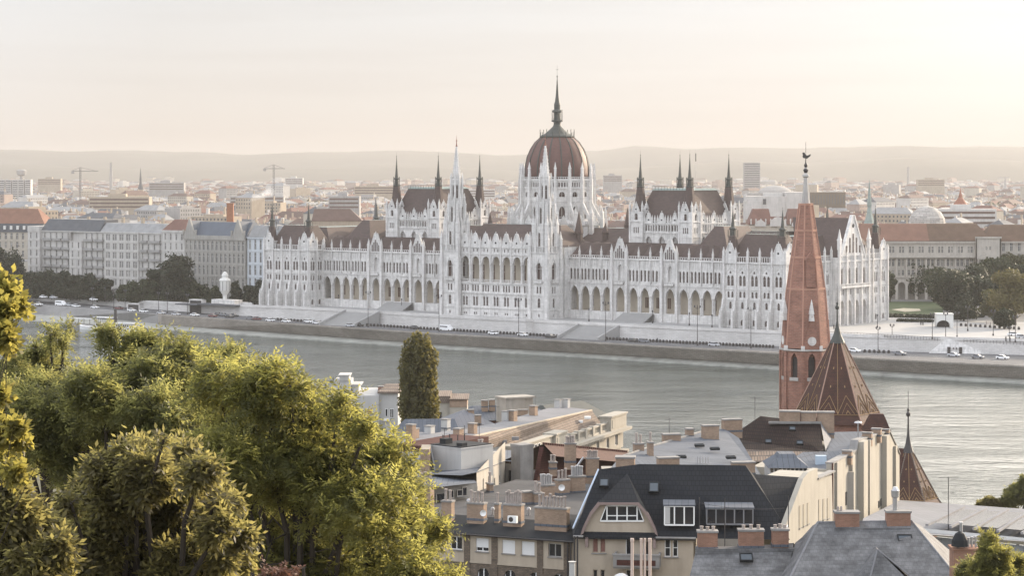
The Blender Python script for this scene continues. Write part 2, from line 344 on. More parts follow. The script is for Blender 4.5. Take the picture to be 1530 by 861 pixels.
# sloping paved bank upstream, upright masonry wall downstream
q2 = MB(); strip(q2, Ll[:i0], Tl[:i0]); tag(q2.build('quay_slope', patterned('slope_setts', (.27, .265, .26), (.23, .225, .22), (.17, .165, .16), .8, .25, .9, .03, .35, .06, bump=.3)), kind='structure')
q = MB(); strip(q, Tb[i0 - 1:], Tl[i0 - 1:]); strip(q, Tl[i0 - 1:], lift(Tl[i0 - 1:], .55)); A = away(Tl[i0 - 1:], .5); strip(q, lift(Tl[i0 - 1:], .55), lift(A, .55)); strip(q, lift(A, .55), lift(A, -.3)); strip(q, Ll[i0 - 1:], Tb[i0 - 1:])
tag(q.build('quay_wall', M_['quay_stone']), 'long masonry quay wall running along the waterline below the road', 'wall')
q = MB(); strip(q, away(lift(Tl, -.2), .45), away(lift(Rl, 0), .3)); tag(q.build('quay_road', M_['asphalt']), kind='structure')
# kerb and promenade strip beside the parapet (wider to the right)
q = MB(); a_ = [(x, y, 5.3) for x, y, z in away(Tl, .5)]; wd = [1.6 if p < 1150 else min(6.5, 1.6 + (p - 1150) * .03) for p in PX]
b_ = [(x + SA * w_, y + CA * w_, 5.32) for (x, y, z), w_ in zip(a_, wd)]
strip(q, a_, b_); strip(q, b_, lift(b_, -.14)); tag(q.build('quay_pavement', M_['pave']), kind='structure')
# lane markings
q = MB()
for f in (.42, .62):
    for i in range(n_ - 1):
        p0 = Vector(Tl[i]).lerp(Vector(Rl[i]), f); p1 = Vector(Tl[i + 1]).lerp(Vector(Rl[i + 1]), f)
        k = max(1, int((p1 - p0).length / 9))
        for j in range(k):
            s = p0.lerp(p1, j / k); e = p0.lerp(p1, (j + .5) / k); z = 5.235
            q.add([(s.x, s.y - .1, z), (e.x, e.y - .1, z), (e.x, e.y + .1, z), (s.x, s.y + .1, z)], [(0, 1, 2, 3)])
tag(q.build('road_marking', M_['paint']), kind='structure')
# retaining wall
Rt = [(x, y, z) for (x, y, _), z in zip(Rl, z_terr)]
q = MB(); strip(q, lift(Rl, -.5), Rt); A = lift(Rt, .9); strip(q, Rt, A)
B = away(A, .6); strip(q, A, B); strip(q, B, lift(B, -1.2))
k0 = lift(Rt, -.25); k1 = [(x - SA * .25, y - CA * .25, z) for x, y, z in k0]; k2 = lift(k1, .3); k3 = lift(k0, .3)
strip(q, k0, k1, 0); strip(q, k1, k2); strip(q, k2, k3)
tag(q.build('retaining_wall', M_['ret']), 'pale stone retaining wall carrying the terrace above the quay road', 'wall')
# city ground, one sheet to the horizon
Bk = [(x * 30, 15000, z) for x, y, z in Rt]
far = [(-6800 + 13600 * i / (n_ - 1), 15300, 8.0) for i in range(n_)]
mid = [(x * 1.02 + SA * 60, y + CA * 60 + 0, z) for x, y, z in Rt]
q = MB(); strip(q, away(Rt, .55), mid); strip(q, mid, far)
q.add([Rt[0], far[0], (-6800, 1200, 8)], [(0, 1, 2)]); q.add([Rt[-1], (6800, 400, 10), far[-1]], [(0, 1, 2)])
tag(q.build('city_ground', M_['cityground']), kind='structure')
# paved terrace round the parliament
q = MB(); P = [uw(-150, -40)]
def inside(line, z): return [(x, y, z) for x, y, _ in line]
sl_ = [i for i, p in enumerate(PX) if 300 <= p <= 2100]
A = [(x, y, z + .02) for x, y, z in away([Rt[i] for i in sl_], .6)]; B = [(x + SA * 108, y + CA * 108, z) for x, y, z in A]
strip(q, A, B); tag(q.build('terrace_pavement', M_['pave']), kind='structure')

# Buda hillside below the viewpoint
def gz(Y):
    return float(np.interp(Y, [-60, 0, 40, 90, 150, 200, 250, 300, 360, 410, 449, 450, 453], [62, 60, 52, 41, 31, 24, 16, 11, 8, 6.5, 5.5, 5.3, -2]))
q = MB(); ys = [-150, -60, 0, 40, 90, 150, 200, 250, 300, 360, 410, 450, 453]; xs = [-700, -300, -120, -60, 0, 60, 120, 300, 700]
vs = [(x, y - x * .62 * max(0, min(1, (y - 250) / 200)), gz(y)) for y in ys for x in xs]; kx = len(xs)
q.add(vs, [(j * kx + i, j * kx + i + 1, (j + 1) * kx + i + 1, (j + 1) * kx + i) for j in range(len(ys) - 1) for i in range(kx - 1)])
tag(q.build('hillside_ground', mat('hill_soil', (.10, .095, .06), .95, .4, .2)), kind='structure')

# hills
def hill(name, Y, prof, base, c, depth, seed):
    r = random.Random(seed); q = MB(); n = 140; rows = []
    xs_, ys_ = zip(*prof)
    for j, (fy, fz) in enumerate(((0, 0), (.3, .55), (.65, .9), (1, 1.0), (1.6, .5))):
        row = []
        for i in range(n + 1):
            px = -500 + 2600 * i / n; py = float(np.interp(px, xs_, ys_)) + 1.1 * math.sin(i * .9 + seed) * r.random()
            yy = Y + fy * depth; top = H - (py - HZ) / F * (Y + depth)
            row.append(((px - CX) / F * (Y + depth), yy, base + (top - base) * fz + (0 if fz in (0, 1) else (top - base) * .06 * math.sin(i * .37 + j))))
        rows += row
    q.add(rows, [(j * (n + 1) + i, j * (n + 1) + i + 1, (j + 1) * (n + 1) + i + 1, (j + 1) * (n + 1) + i) for j in range(4) for i in range(n)])
    tag(q.build(name, mat(name + '_green', c, .95, .4, .004), smooth=True), kind='structure')
hill('far_hills', 12500, [(-500, 222), (0, 223), (90, 226), (200, 225), (290, 227), (360, 231), (420, 229), (480, 227), (620, 225), (660, 227), (740, 232), (800, 230), (900, 224), (950, 218), (1030, 222), (1080, 221), (1140, 220), (1200, 222), (1300, 218), (1400, 219), (1530, 219), (2100, 224)], 8, (.09, .09, .07), 1200, 3)
hill('near_hills', 9800, [(-500, 250), (0, 246), (200, 252), (420, 253), (600, 247), (800, 256), (960, 250), (1100, 240), (1200, 243), (1330, 236), (1530, 240), (2100, 244)], 8, (.08, .08, .06), 900, 9)

# air
hz_ = MB().box(-7400, 7400, -500, 16200, -6, 240); hm = bpy.data.materials.new('haze_air'); hm.use_nodes = True; ht = hm.node_tree; ht.nodes.clear()
ho = N(ht, 'ShaderNodeOutputMaterial'); pv = N(ht, 'ShaderNodeVolumePrincipled'); pv.inputs['Color'].default_value = (.46, .45, .445, 1); pv.inputs['Density'].default_value = 8.5e-5; pv.inputs['Anisotropy'].default_value = .2
link(ht, pv.outputs[0], ho.inputs['Volume']); tag(hz_.build('haze', hm), kind='stuff')
# ------------------------------------------------------------------ parliament (local x along the river front, y inland, z above the terrace)
par = empty('parliament_building', (OX, OY, TZ), -AL, 'vast white neo-gothic parliament with red central dome, spires and riverside arcades', 'parliament')
PIN = []; BUT = []; FINI = []
def pin(mb, a, b, z, h=3.2, w=.55):
    ox, oy, oz, c, d = mb.T; PIN.append((ox + a * c - b * d, oy + a * d + b * c, oz + z, math.degrees(math.atan2(d, c)), w, w, h))
pinp = MB().box(-.5, .5, -.5, .5, 0, .45).frus(-.62, .62, -.62, .62, .45, -.5, .5, -.5, .5, .52).frus(-.45, .45, -.45, .45, .52, -.03, .03, -.03, .03, 1)
def balustrade(mb, a0, a1, z, h=1.0, b=-.1, mi=0, step=.9):
    mb.box(a0, a1, b, b + .35, z, z + .18, mi); mb.box(a0, a1, b, b + .35, z + h - .2, z + h, mi)
    n = max(1, int((a1 - a0) / step))
    for i in range(n): c = a0 + (i + .5) * (a1 - a0) / n; mb.box(c - .13, c + .13, b + .06, b + .28, z + .18, z + h - .2, mi)
def cornice(mb, a0, a1, z, h=.4, out=.35, mi=0): mb.box(a0, a1, -out, -.003, z, z + h, mi)
def gable(mb, c, hw, z0, z1, b=-.15, t=.5, mi=0, slots=0, hole=True):
    mb.wallpoly([(c - hw, z0), (c + hw, z0), (c + hw * .12, z1), (c - hw * .12, z1)], b, t, mi)
    for s in (-1, 1):
        mb.wallpoly([(c + s * hw, z0), (c + s * hw * 1.12, z0 + .1), (c + s * hw * .2, z1 + .25), (c + s * hw * .1, z1)][::s], b - .18, t + .2, mi)
    mb.box(c - .1, c + .1, b + .05, b + .3, z1, z1 + 1.0, mi)
    if hole:
        GH.append((mb.T, c, z0 + (z1 - z0) * .30, min(.5, hw * .28), b))
    for k in range(slots):
        x = (k - (slots - 1) / 2) * hw * .28; hh = (z1 - z0) * (.62 - abs(x) / hw * .5)
        SL.append((mb.T, c + x, z0 + .4, hw * .085, hh, b))
GH = []; SL = []

# --- pavilions at both ends (west face 5 bays, outer and inner returns)
def face_std(mb, a0, a1, nb, mi=0, butt=True, gab=(0, -1), low='plain'):
    """five-storey gothic face from a0 to a1 with nb bays"""
    bw = (a1 - a0) / nb
    for i in range(nb):
        l = a0 + i * bw; r = l + bw; c = (l + r) / 2
        if low == 'arch': cell(mb, l, r, 0, 10.6, [(c, bw * .3, .2, 5.5, 2.6)], 0, 1.2, mi)
        else:
            cell(mb, l, r, 0, 4.2, [(c, .75, .9, 2.3, .9)], 0, .6, mi)
            cell(mb, l, r, 4.2, 10.6, [(c, .55, 7.2, 9.1, .8)], 0, .6, mi)
        cell(mb, l, r, 10.6, 14.6, [(c - .85, .5, 11.4, 13.2, .5), (c + .85, .5, 11.4, 13.2, .5)], 0, .6, mi)
        cell(mb, l, r, 14.6, 20.2, [(c - .85, .62, 15.8, 18.9, .9), (c + .85, .62, 15.8, 18.9, .9)], 0, .6, mi)
        cell(mb, l, r, 20.2, 21.9, [(c, .42, 20.4, 20.95, .42)], 0, .5, mi)
        cell(mb, l, r, 21.9, 24.4, [], 0, .5, mi)
        mb.wallpoly([(l + bw * .12, 20.9), (l + bw * .12, 20.6), (c, 22.9), (r - bw * .12, 20.6), (r - bw * .12, 20.9), (c, 23.3)], -.18, .178, mi)
        for k in range(4): mb.box(l + bw * (k + .32) / 4.2, l + bw * (k + .5) / 4.2, -.14, -.003, 22.9, 24.1, mi)
    for z in (10.4, 14.3): cornice(mb, a0, a1, z, .3, .25, mi)
    cornice(mb, a0, a1, 24.2, .5, .45, mi)
    balustrade(mb, a0, a1, 24.7, 2.2, -.3, mi, 1.0)
    for i in range(nb + 1):
        x = a0 + i * bw
        mb.box(x - .35, x + .35, -.75, -.002, 0, 24.2, mi); mb.box(x - .42, x + .42, -.8, -.004, 24.3, 27.2, mi)
        pin(mb, x, -.4, 26.9, 3.6, .7)
        if butt:
            # flying foot: tall pier set forward, sloping up into the wall
            mb.box(x - .42, x + .42, -3.4, -2.4, 0, 5.2, mi)
            mb.wallpoly([(0, 0)] * 0 or [(x - .4, 0), (x + .4, 0), (x + .4, 5), (x - .4, 5)], -3.2, 3.1, mi)
            mb.add([(x - .4, -3.2, 5), (x + .4, -3.2, 5), (x + .4, -.7, 5), (x - .4, -.7, 5), (x - .35, -.75, 11.2), (x + .35, -.75, 11.2), (x - .35, -1.2, 11.0), (x + .35, -1.2, 11.0), (x - .4, -2.0, 7.0), (x + .4, -2.0, 7.0)],
                   [(0, 1, 9, 8), (8, 9, 7, 6), (6, 7, 5, 4), (0, 8, 6, 4, 3), (1, 2, 5, 7, 9), (0, 3, 2, 1)], mi)
            pin(mb, x, -2.9, 5.1, 2.6, .6)
    for g in gab:
        i = g if g >= 0 else nb + g
        c = a0 + (i + .5) * bw; gable(mb, c, bw * .46, 26.9, 31.8, -.3, .6, mi); mb.box(c - bw * .46, c + bw * .46, -.32, .3, 24.7, 26.9, mi)
def turret(mb, x, y, z0, r, zt, mats=(0, 1, 2)):
    """octagonal corner turret with crocketed copper spire"""
    mb.lathe([(r, z0), (r, z0 + 3.2), (r * 1.12, z0 + 3.3), (r * 1.12, z0 + 3.7)], 8, x, y, 22.5, mats[0])
    h = zt - z0
    mb.lathe([(r * .98, z0 + 3.7), (r * .62, z0 + h * .48), (r * .50, z0 + h * .50)], 8, x, y, 22.5, mats[1])
    mb.lathe([(r * .48, z0 + h * .50), (r * .44, z0 + h * .60), (r * .6, z0 + h * .61), (r * .6, z0 + h * .63), (r * .3, z0 + h * .66), (.05, z0 + h)], 8, x, y, 22.5, mats[2])
    mb.lathe([(.02, z0 + h), (.16, z0 + h + .2), (.02, z0 + h + .5), (.015, z0 + h + 1.3)], 5, x, y, 0, mats[2])
    for k in range(8):
        a = R(22.5 + 45 * k); mb.box(x + r * .78 * math.cos(a) - .07, x + r * .78 * math.cos(a) + .07, y + r * .78 * math.sin(a) - .07, y + r * .78 * math.sin(a) + .07, z0 + h * .46, z0 + h * .60, mats[2])

for s in (-1, 1):
    mb = MB(); x0, x1 = (-134, -107.4) if s < 0 else (107.4, 134)
    mb.at(0, 0, 0, 0); face_std(mb, x0, x1, 5, gab=(0, 4))
    # outer face (towards the ends of the building) and inner return
    if s > 0:
        mb.at(134, 0, 0, 90); face_std(mb, 0, 13.5, 2, gab=(0,), butt=True)
        mb.at(134, 0, 0, 90); face_std(mb, 13.5, 33, 4, gab=(), butt=False, low='arch')
        mb.at(135.5, 0, 0, 90); face_std(mb, 56.5, 74, 3, gab=(2,), butt=False)
        mb.at(137.2, 0, 0, 90)
        for i in range(4):   # gabled south entrance front with deep arches, balcony and tall windows
            l = 33.5 + i * 5.6; r = l + 5.6; c = (l + r) / 2
            cell(mb, l, r, 0, 11, [(c, 1.75, .1, 6.6, 3.0)], 0, 2.2)
            cell(mb, l, r, 11, 14.8, [(c - .9, .5, 11.6, 13.4, .5), (c + .9, .5, 11.6, 13.4, .5)], 0, .6)
            cell(mb, l, r, 14.8, 24.4, [(c, 1.0, 15.8, 20.2, 1.9)], 0, .8)
            mb.wallpoly([(c - 1.5, 21.2), (c, 24.3), (c + 1.5, 21.2), (c + 1.2, 21.2), (c, 23.6), (c - 1.2, 21.2)], -.2, .198)
        balustrade(mb, 33.5, 55.9, 14.8, 1.1, -1.5); mb.box(33.5, 55.9, -1.5, 0, 14.3, 14.8); cornice(mb, 33.5, 55.9, 24.2, .6, .5); balustrade(mb, 33.5, 55.9, 24.8, 1.9, -.3)
        mb.wallpoly([(35.6, 24.8), (53.8, 24.8), (45.6, 41.5), (43.8, 41.5)], 0, .8)
        for sg in (-1, 1): mb.wallpoly([(44.7 + sg * 9.1, 24.8), (44.7 + sg * 10, 24.8), (44.7 + sg * .9, 42.2), (44.7 + sg * .2, 42.2)][::sg], -.35, 1.3)
        for k, hh in ((-2, 4.4), (-1, 7.4), (0, 9.0), (1, 7.4), (2, 4.4)):
            SL.append((mb.T, 44.7 + k * 2.5, 27.6, .55, hh - 1.6, 0))
        GH.append((mb.T, 44.7, 38.0, .9, 0))
        for x in (33.5, 39.1, 44.7, 50.3, 55.9): mb.box(x - .5, x + .5, -.9, -.003, 0, 24.6 if 34 < x < 55 else 29); pin(mb, x, -.5, 24.4 if 34 < x < 55 else 29, 4.2 if 34 < x < 55 else 8, .8 if 34 < x < 55 else 1.3)
        mb.at(0, 0, 0, 0); mb.box(134.02, 137.2, 33.5, 33.8, 0, 26); mb.box(134.02, 137.2, 55.6, 55.9, 0, 26); mb.box(134, 135.5, 73.6, 74, 0, 24.4)
        mb.at(x0, 0, 0, 90); mb.at(107.4, 9, 0, -90); face_std(mb, 0, 9, 2, gab=(), butt=False)
        mb.at(); mb.box(107.5, 133.4, 73, 73.6, 0, 24.4)
    else:
        mb.at(-107.4, 0, 0, 90); face_std(mb, 0, 9.2, 2, gab=(0,), butt=False)
        mb.at(-134, 74, 0, -90); face_std(mb, 0, 74, 14, gab=(13, 6), butt=False)
    mb.at(); mb.box(x0 + .7, x1 - .7, .8, 73, 0, 24.3)       # solid core behind the windows
    mb.build('pavilion', M_['stone'], par)
    rb = MB(); e = 1.0
    rb.frus(x0 + e, x1 - e, e, 18, 24.6, x0 + 5, x1 - 5, 7.0, 11.0, 35.2, 0, 1)
    rb.frus(x0 + e, x1 - e, 15, 73, 24.6, x0 + 8, x1 - 8, 20, 68, 34.2, 0, 1)
    if s > 0: rb.add([(118, 34.5, 24.6), (136.8, 34.5, 24.6), (136.8, 54.9, 24.6), (118, 54.9, 24.6), (110, 44.7, 41), (136.8, 44.7, 41)], [(0, 1, 5, 4), (2, 3, 4, 5), (0, 4, 3), (1, 2, 5)], 0)
    for k in range(9): xx = x0 + 5.5 + k * 2; rb.box(xx, xx + .12, 7, 7.12, 35.2, 36.0, 1)
    rb.box(x0 + 5, x1 - 5, 7, 7.1, 35.9, 36.0, 1)
    rb.build('pavilion_roof', [M_['roof'], M_['copper_lt']], par)
    for (tx, ty) in ((x0 + 2.3, 2.3), (x1 - 2.3, 2.3), (x0 + 2.3, 71.7), (x1 - 2.3, 71.7)):
        t = MB(); turret(t, 0, 0, 24.6, 2.5, 45); o = t.build('corner_turret', [M_['stone'], M_['roof'], M_['copper']], par); o.location = (tx, ty, 0)

# --- riverside wings with arcade, window gallery and gables
for s in (-1, 1):
    mb = MB(); inn = MB(); mb.at(0, 9, 0, 0)
    segs = [(27.3, 48.9, 4, 0), (48.9, 56.1, 1, 1), (56.1, 72.8, 3, 0), (72.8, 80.0, 1, 1), (80.0, 107.4, 5, 0)]
    for a, b, nb, g in segs:
        A, B = (a, b) if s > 0 else (-b, -a); bw = (B - A) / nb
        for i in range(nb):
            l = A + i * bw; r = l + bw; c = (l + r) / 2; hw = 2.05 if not g else 2.1
            cell(mb, l, r, 3.2, 14.6, [(c, hw, 3.4, 9.6, 3.6)], 0, .9, pane=False, n=5)
            mb.lathe([(.5, 3.3), (.38, 3.8), (.36, 9.0), (.55, 9.4), (.62, 9.9)], 8, l, -.15)
            mb.wallpoly([(c - hw - .35, 9.6)] + [(c + x, 9.6 + y) for x, y in arch_pts(hw + .35, 4.0, True, 4)][1:-1] + [(c + hw + .35, 9.6), (c + hw + .05, 9.6)] + [(c + x, 9.6 + y) for x, y in arch_pts(hw + .05, 3.65, True, 4)][-2:0:-1] + [(c - hw - .05, 9.6)], -.22, .216)
            if g:
                cell(mb, l, r, 14.6, 24.2, [(c, 1.0, 15.8, 20.3, 1.9)], 0, 1.4, n=4)
                mb.wallpoly([(c - 1.7, 20.8), (c, 24.2), (c + 1.7, 20.8), (c + 1.3, 20.8), (c, 23.4), (c - 1.3, 20.8)], -.22, .218)
                mb.box(c - 2.1, c + 2.1, -1.3, -.003, 14.4, 14.9); balustrade(mb, c - 2.1, c + 2.1, 14.9, 1.0, -1.3)
            else:
                cell(mb, l, r, 14.6, 21.6, [(c - bw * .31, .52, 15.7, 19.5, .7), (c, .52, 15.7, 19.5, .7), (c + bw * .31, .52, 15.7, 19.5, .7)], 0, .9)
                cell(mb, l, r, 21.6, 24.2, [])
                for k in range(5): mb.box(l + bw * (k + .4) / 5, l + bw * (k + .6) / 5, -.15, -.003, 21.4, 23.8)
                if s < 0 or a != 27.3: pass
            # parapet arcading below windows
            for k in range(6): mb.box(l + bw * (k + .35) / 6, l + bw * (k + .65) / 6, -.12, -.003, 14.9, 15.6)
            mb.box(l - .22, l + .22, -.55, -.002, 14.6, 24.4); pin(mb, l, -.3, 24.8, 4.6, .62)
        if g:
            c = (A + B) / 2
            gable(mb, c, 3.3, 24.2, 32.2, -.35, .9, slots=5, hole=False)
            for e in (A, B):
                mb.box(e - .55, e + .55, -1.3, -.003, 0, 25.2); pin(mb, e, -.8, 25, 5.2, .85)
    A, B = (27.3, 107.4) if s > 0 else (-107.4, -27.3)
    cornice(mb, A, B, 14.2, .4, .35); cornice(mb, A, B, 24.0, .5, .5); balustrade(mb, A, B, 24.5, 1.1, -.4, 0, 1.1)
    mb.box(A, B, -.4, 9, 0, 3.2)        # podium
    mb.box(A, B, 5.2, 44, 3.2, 24.2, 0)      # body behind the arcade
    mb.at(0, 9, 0, 0)
    mb.box(A, B, .95, 5.19, 14.55, 24.2); mb.build('wing', M_['stone'], par)
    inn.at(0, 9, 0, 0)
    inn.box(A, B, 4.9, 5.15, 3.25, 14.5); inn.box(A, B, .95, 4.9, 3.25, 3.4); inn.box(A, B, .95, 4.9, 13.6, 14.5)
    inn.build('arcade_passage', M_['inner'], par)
    n = 15
    for i in range(n):                     # doors and windows inside the arcade
        c = A + (i + .5) * (B - A) / n
        if (i % 5) in (1, 2, 3):
            d = MB().at(0, 9, 0, 0); d.box(c - .75, c + .75, 4.78, 4.88, 5.0, 9.2, 0); d.box(c - .05, c + .05, 4.72, 4.77, 5.0, 9.2, 1); d.box(c - .95, c + .95, 4.74, 4.775, 9.2, 9.45, 1)
            d.build('arcade_window', [M_['wood'], M_['inner']], par)
        for k in (-1, 1): pass
    # roofs: one hipped roof per bay rising to a common ridge
    rb = MB().at(0, 9, 0, 0)
    for a, b, nb, g in segs:
        A2, B2 = (a, b) if s > 0 else (-b, -a); bw = (B2 - A2) / nb
        for i in range(nb):
            l = A2 + i * bw; r = l + bw; c = (l + r) / 2
            rb.add([(l, .6, 24.6), (r, .6, 24.6), (r, 5.5, 28.0), (c, 4.6, 30.3), (l, 5.5, 28.0), (l, 9, 30.2), (r, 9, 30.2), (c, 9, 30.5)],
                   [(0, 1, 3), (1, 2, 3), (0, 3, 4), (4, 3, 7, 5), (3, 2, 6, 7)], 0)
    rb.add([(A, 8.9, 30.2), (B, 8.9, 30.2), (B, 16, 26.5), (A, 16, 26.5)], [(0, 1, 2, 3)], 0)
    rb.box(A, B, 8.8, 9.1, 30.2, 30.6, 1)
    rb.build('wing_roof', [M_['roof'], M_['roof']], par)

# --- spine of the building: long roof through the middle with courtyard wings
mb = MB(); mb.box(-107, 107, 24, 58, 0, 27.5); mb.box(-107, 107, 23.8, 24.0, 24, 28.4)
for i in range(72): mb.box(-107 + i * 3 - .25, -107 + i * 3 + .25, 23.5, 23.8, 24.5, 29.2)
mb.build('middle_block', M_['stone'], par)
rb = MB(); rb.frus(-110, 110, 24, 58, 27.5, -112, 112, 38, 42, 35.6, 0, 1); rb.frus(-26, 26, 6, 26, 28.6, -20, 20, 13, 17, 37.2, 0, 1)
for sx in (-1, 1):
    rb.frus(sx * 92 - 8, sx * 92 + 8, 14, 40, 27.5, sx * 92 - 2, sx * 92 + 2, 20, 38, 37.6, 0, 1)
rb.build('main_roof', [M_['roof'], M_['copper_lt']], par)

# --- central river front
mb = MB(); yb = -4.0; mb.at(0, yb, 0, 0); bw = 37.6 / 7; lg = MB().at(0, yb, 0, 0)
for i in range(7):
    l = -18.8 + i * bw; r = l + bw; c = (l + r) / 2
    cell(mb, l, r, 0, 3.4, [(c - .5, .3, .7, 1.5, .2), (c + .5, .3, .7, 1.5, .2)], 0, .5)
    cell(mb, l, r, 3.4, 9.4, [(c - .75, .55, 4.3, 7.4, .7), (c + .75, .55, 4.3, 7.4, .7)], 0, .7)
    cell(mb, l, r, 9.4, 13.6, [(c - 1.35, .42, 10.1, 12.4, .4), (c, .42, 10.1, 12.4, .4), (c + 1.35, .42, 10.1, 12.4, .4)], 0, .6)
    cell(mb, l, r, 13.6, 25.4, [(c, 2.05, 13.8, 21.4, 3.0)], 0, 1.0, pane=False, n=6, pointed=False)
    mb.wallpoly([(c - 1.6, 7.9), (c, 9.2), (c + 1.6, 7.9), (c + 1.4, 7.7), (c, 8.9), (c - 1.4, 7.7)], -.18, .176)
    balustrade(lg, l + .6, r - .6, 13.9, 1.1, .1, 0, .8)
    mb.lathe([(.55, 13.6), (.4, 14.3), (.36, 20.6), (.6, 21.1), (.65, 21.6)], 8, l, -.2)
    mb.box(l - .2, l + .2, -.5, -.002, 21.6, 28.6); pin(mb, l, -.25, 28.4, 4.2, .6)
    cell(mb, l, r, 25.4, 28.4, [(c - .9, .28, 26.2, 27.4, .2), (c + .9, .28, 26.2, 27.4, .2)], 0, .5)
    gable(mb, c, bw * .46, 28.4, 33.6, -.25, .6)
for z, h_ in ((3.3, .3), (9.2, .3), (13.2, .45), (25.1, .35), (28.0, .5)): cornice(mb, -18.8, 18.8, z, h_, .4)
mb.box(-18.8, 18.8, 1.02, 34, 0, 13.7); mb.box(-18.8, 18.8, 1.02, 34, 25.3, 28.4); mb.box(-18.8, 18.8, 5.0, 34, 13.7, 25.3)
for x in (-26, 26): mb.box(x - 1.2, x + 1.2, 10, 34, 0, 28.4)
mb.build('central_block', M_['stone'], par); lg.build('loggia_balustrade', M_['stone'], par)
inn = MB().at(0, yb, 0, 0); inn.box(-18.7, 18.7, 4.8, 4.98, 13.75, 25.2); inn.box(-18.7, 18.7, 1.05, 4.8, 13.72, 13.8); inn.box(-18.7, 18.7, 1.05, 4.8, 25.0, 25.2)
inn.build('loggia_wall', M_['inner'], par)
for i in range(7):
    c = -18.8 + (i + .5) * bw; d = MB().at(0, yb, 0, 0); d.box(c - .9, c + .9, 4.66, 4.78, 14.2, 20.8, 0); d.box(c - .06, c + .06, 4.6, 4.65, 14.2, 20.8, 1); d.box(c - .9, c + .9, 4.6, 4.652, 18.0, 18.2, 1)
    d.build('loggia_window', [M_['wood'], M_['inner']], par)

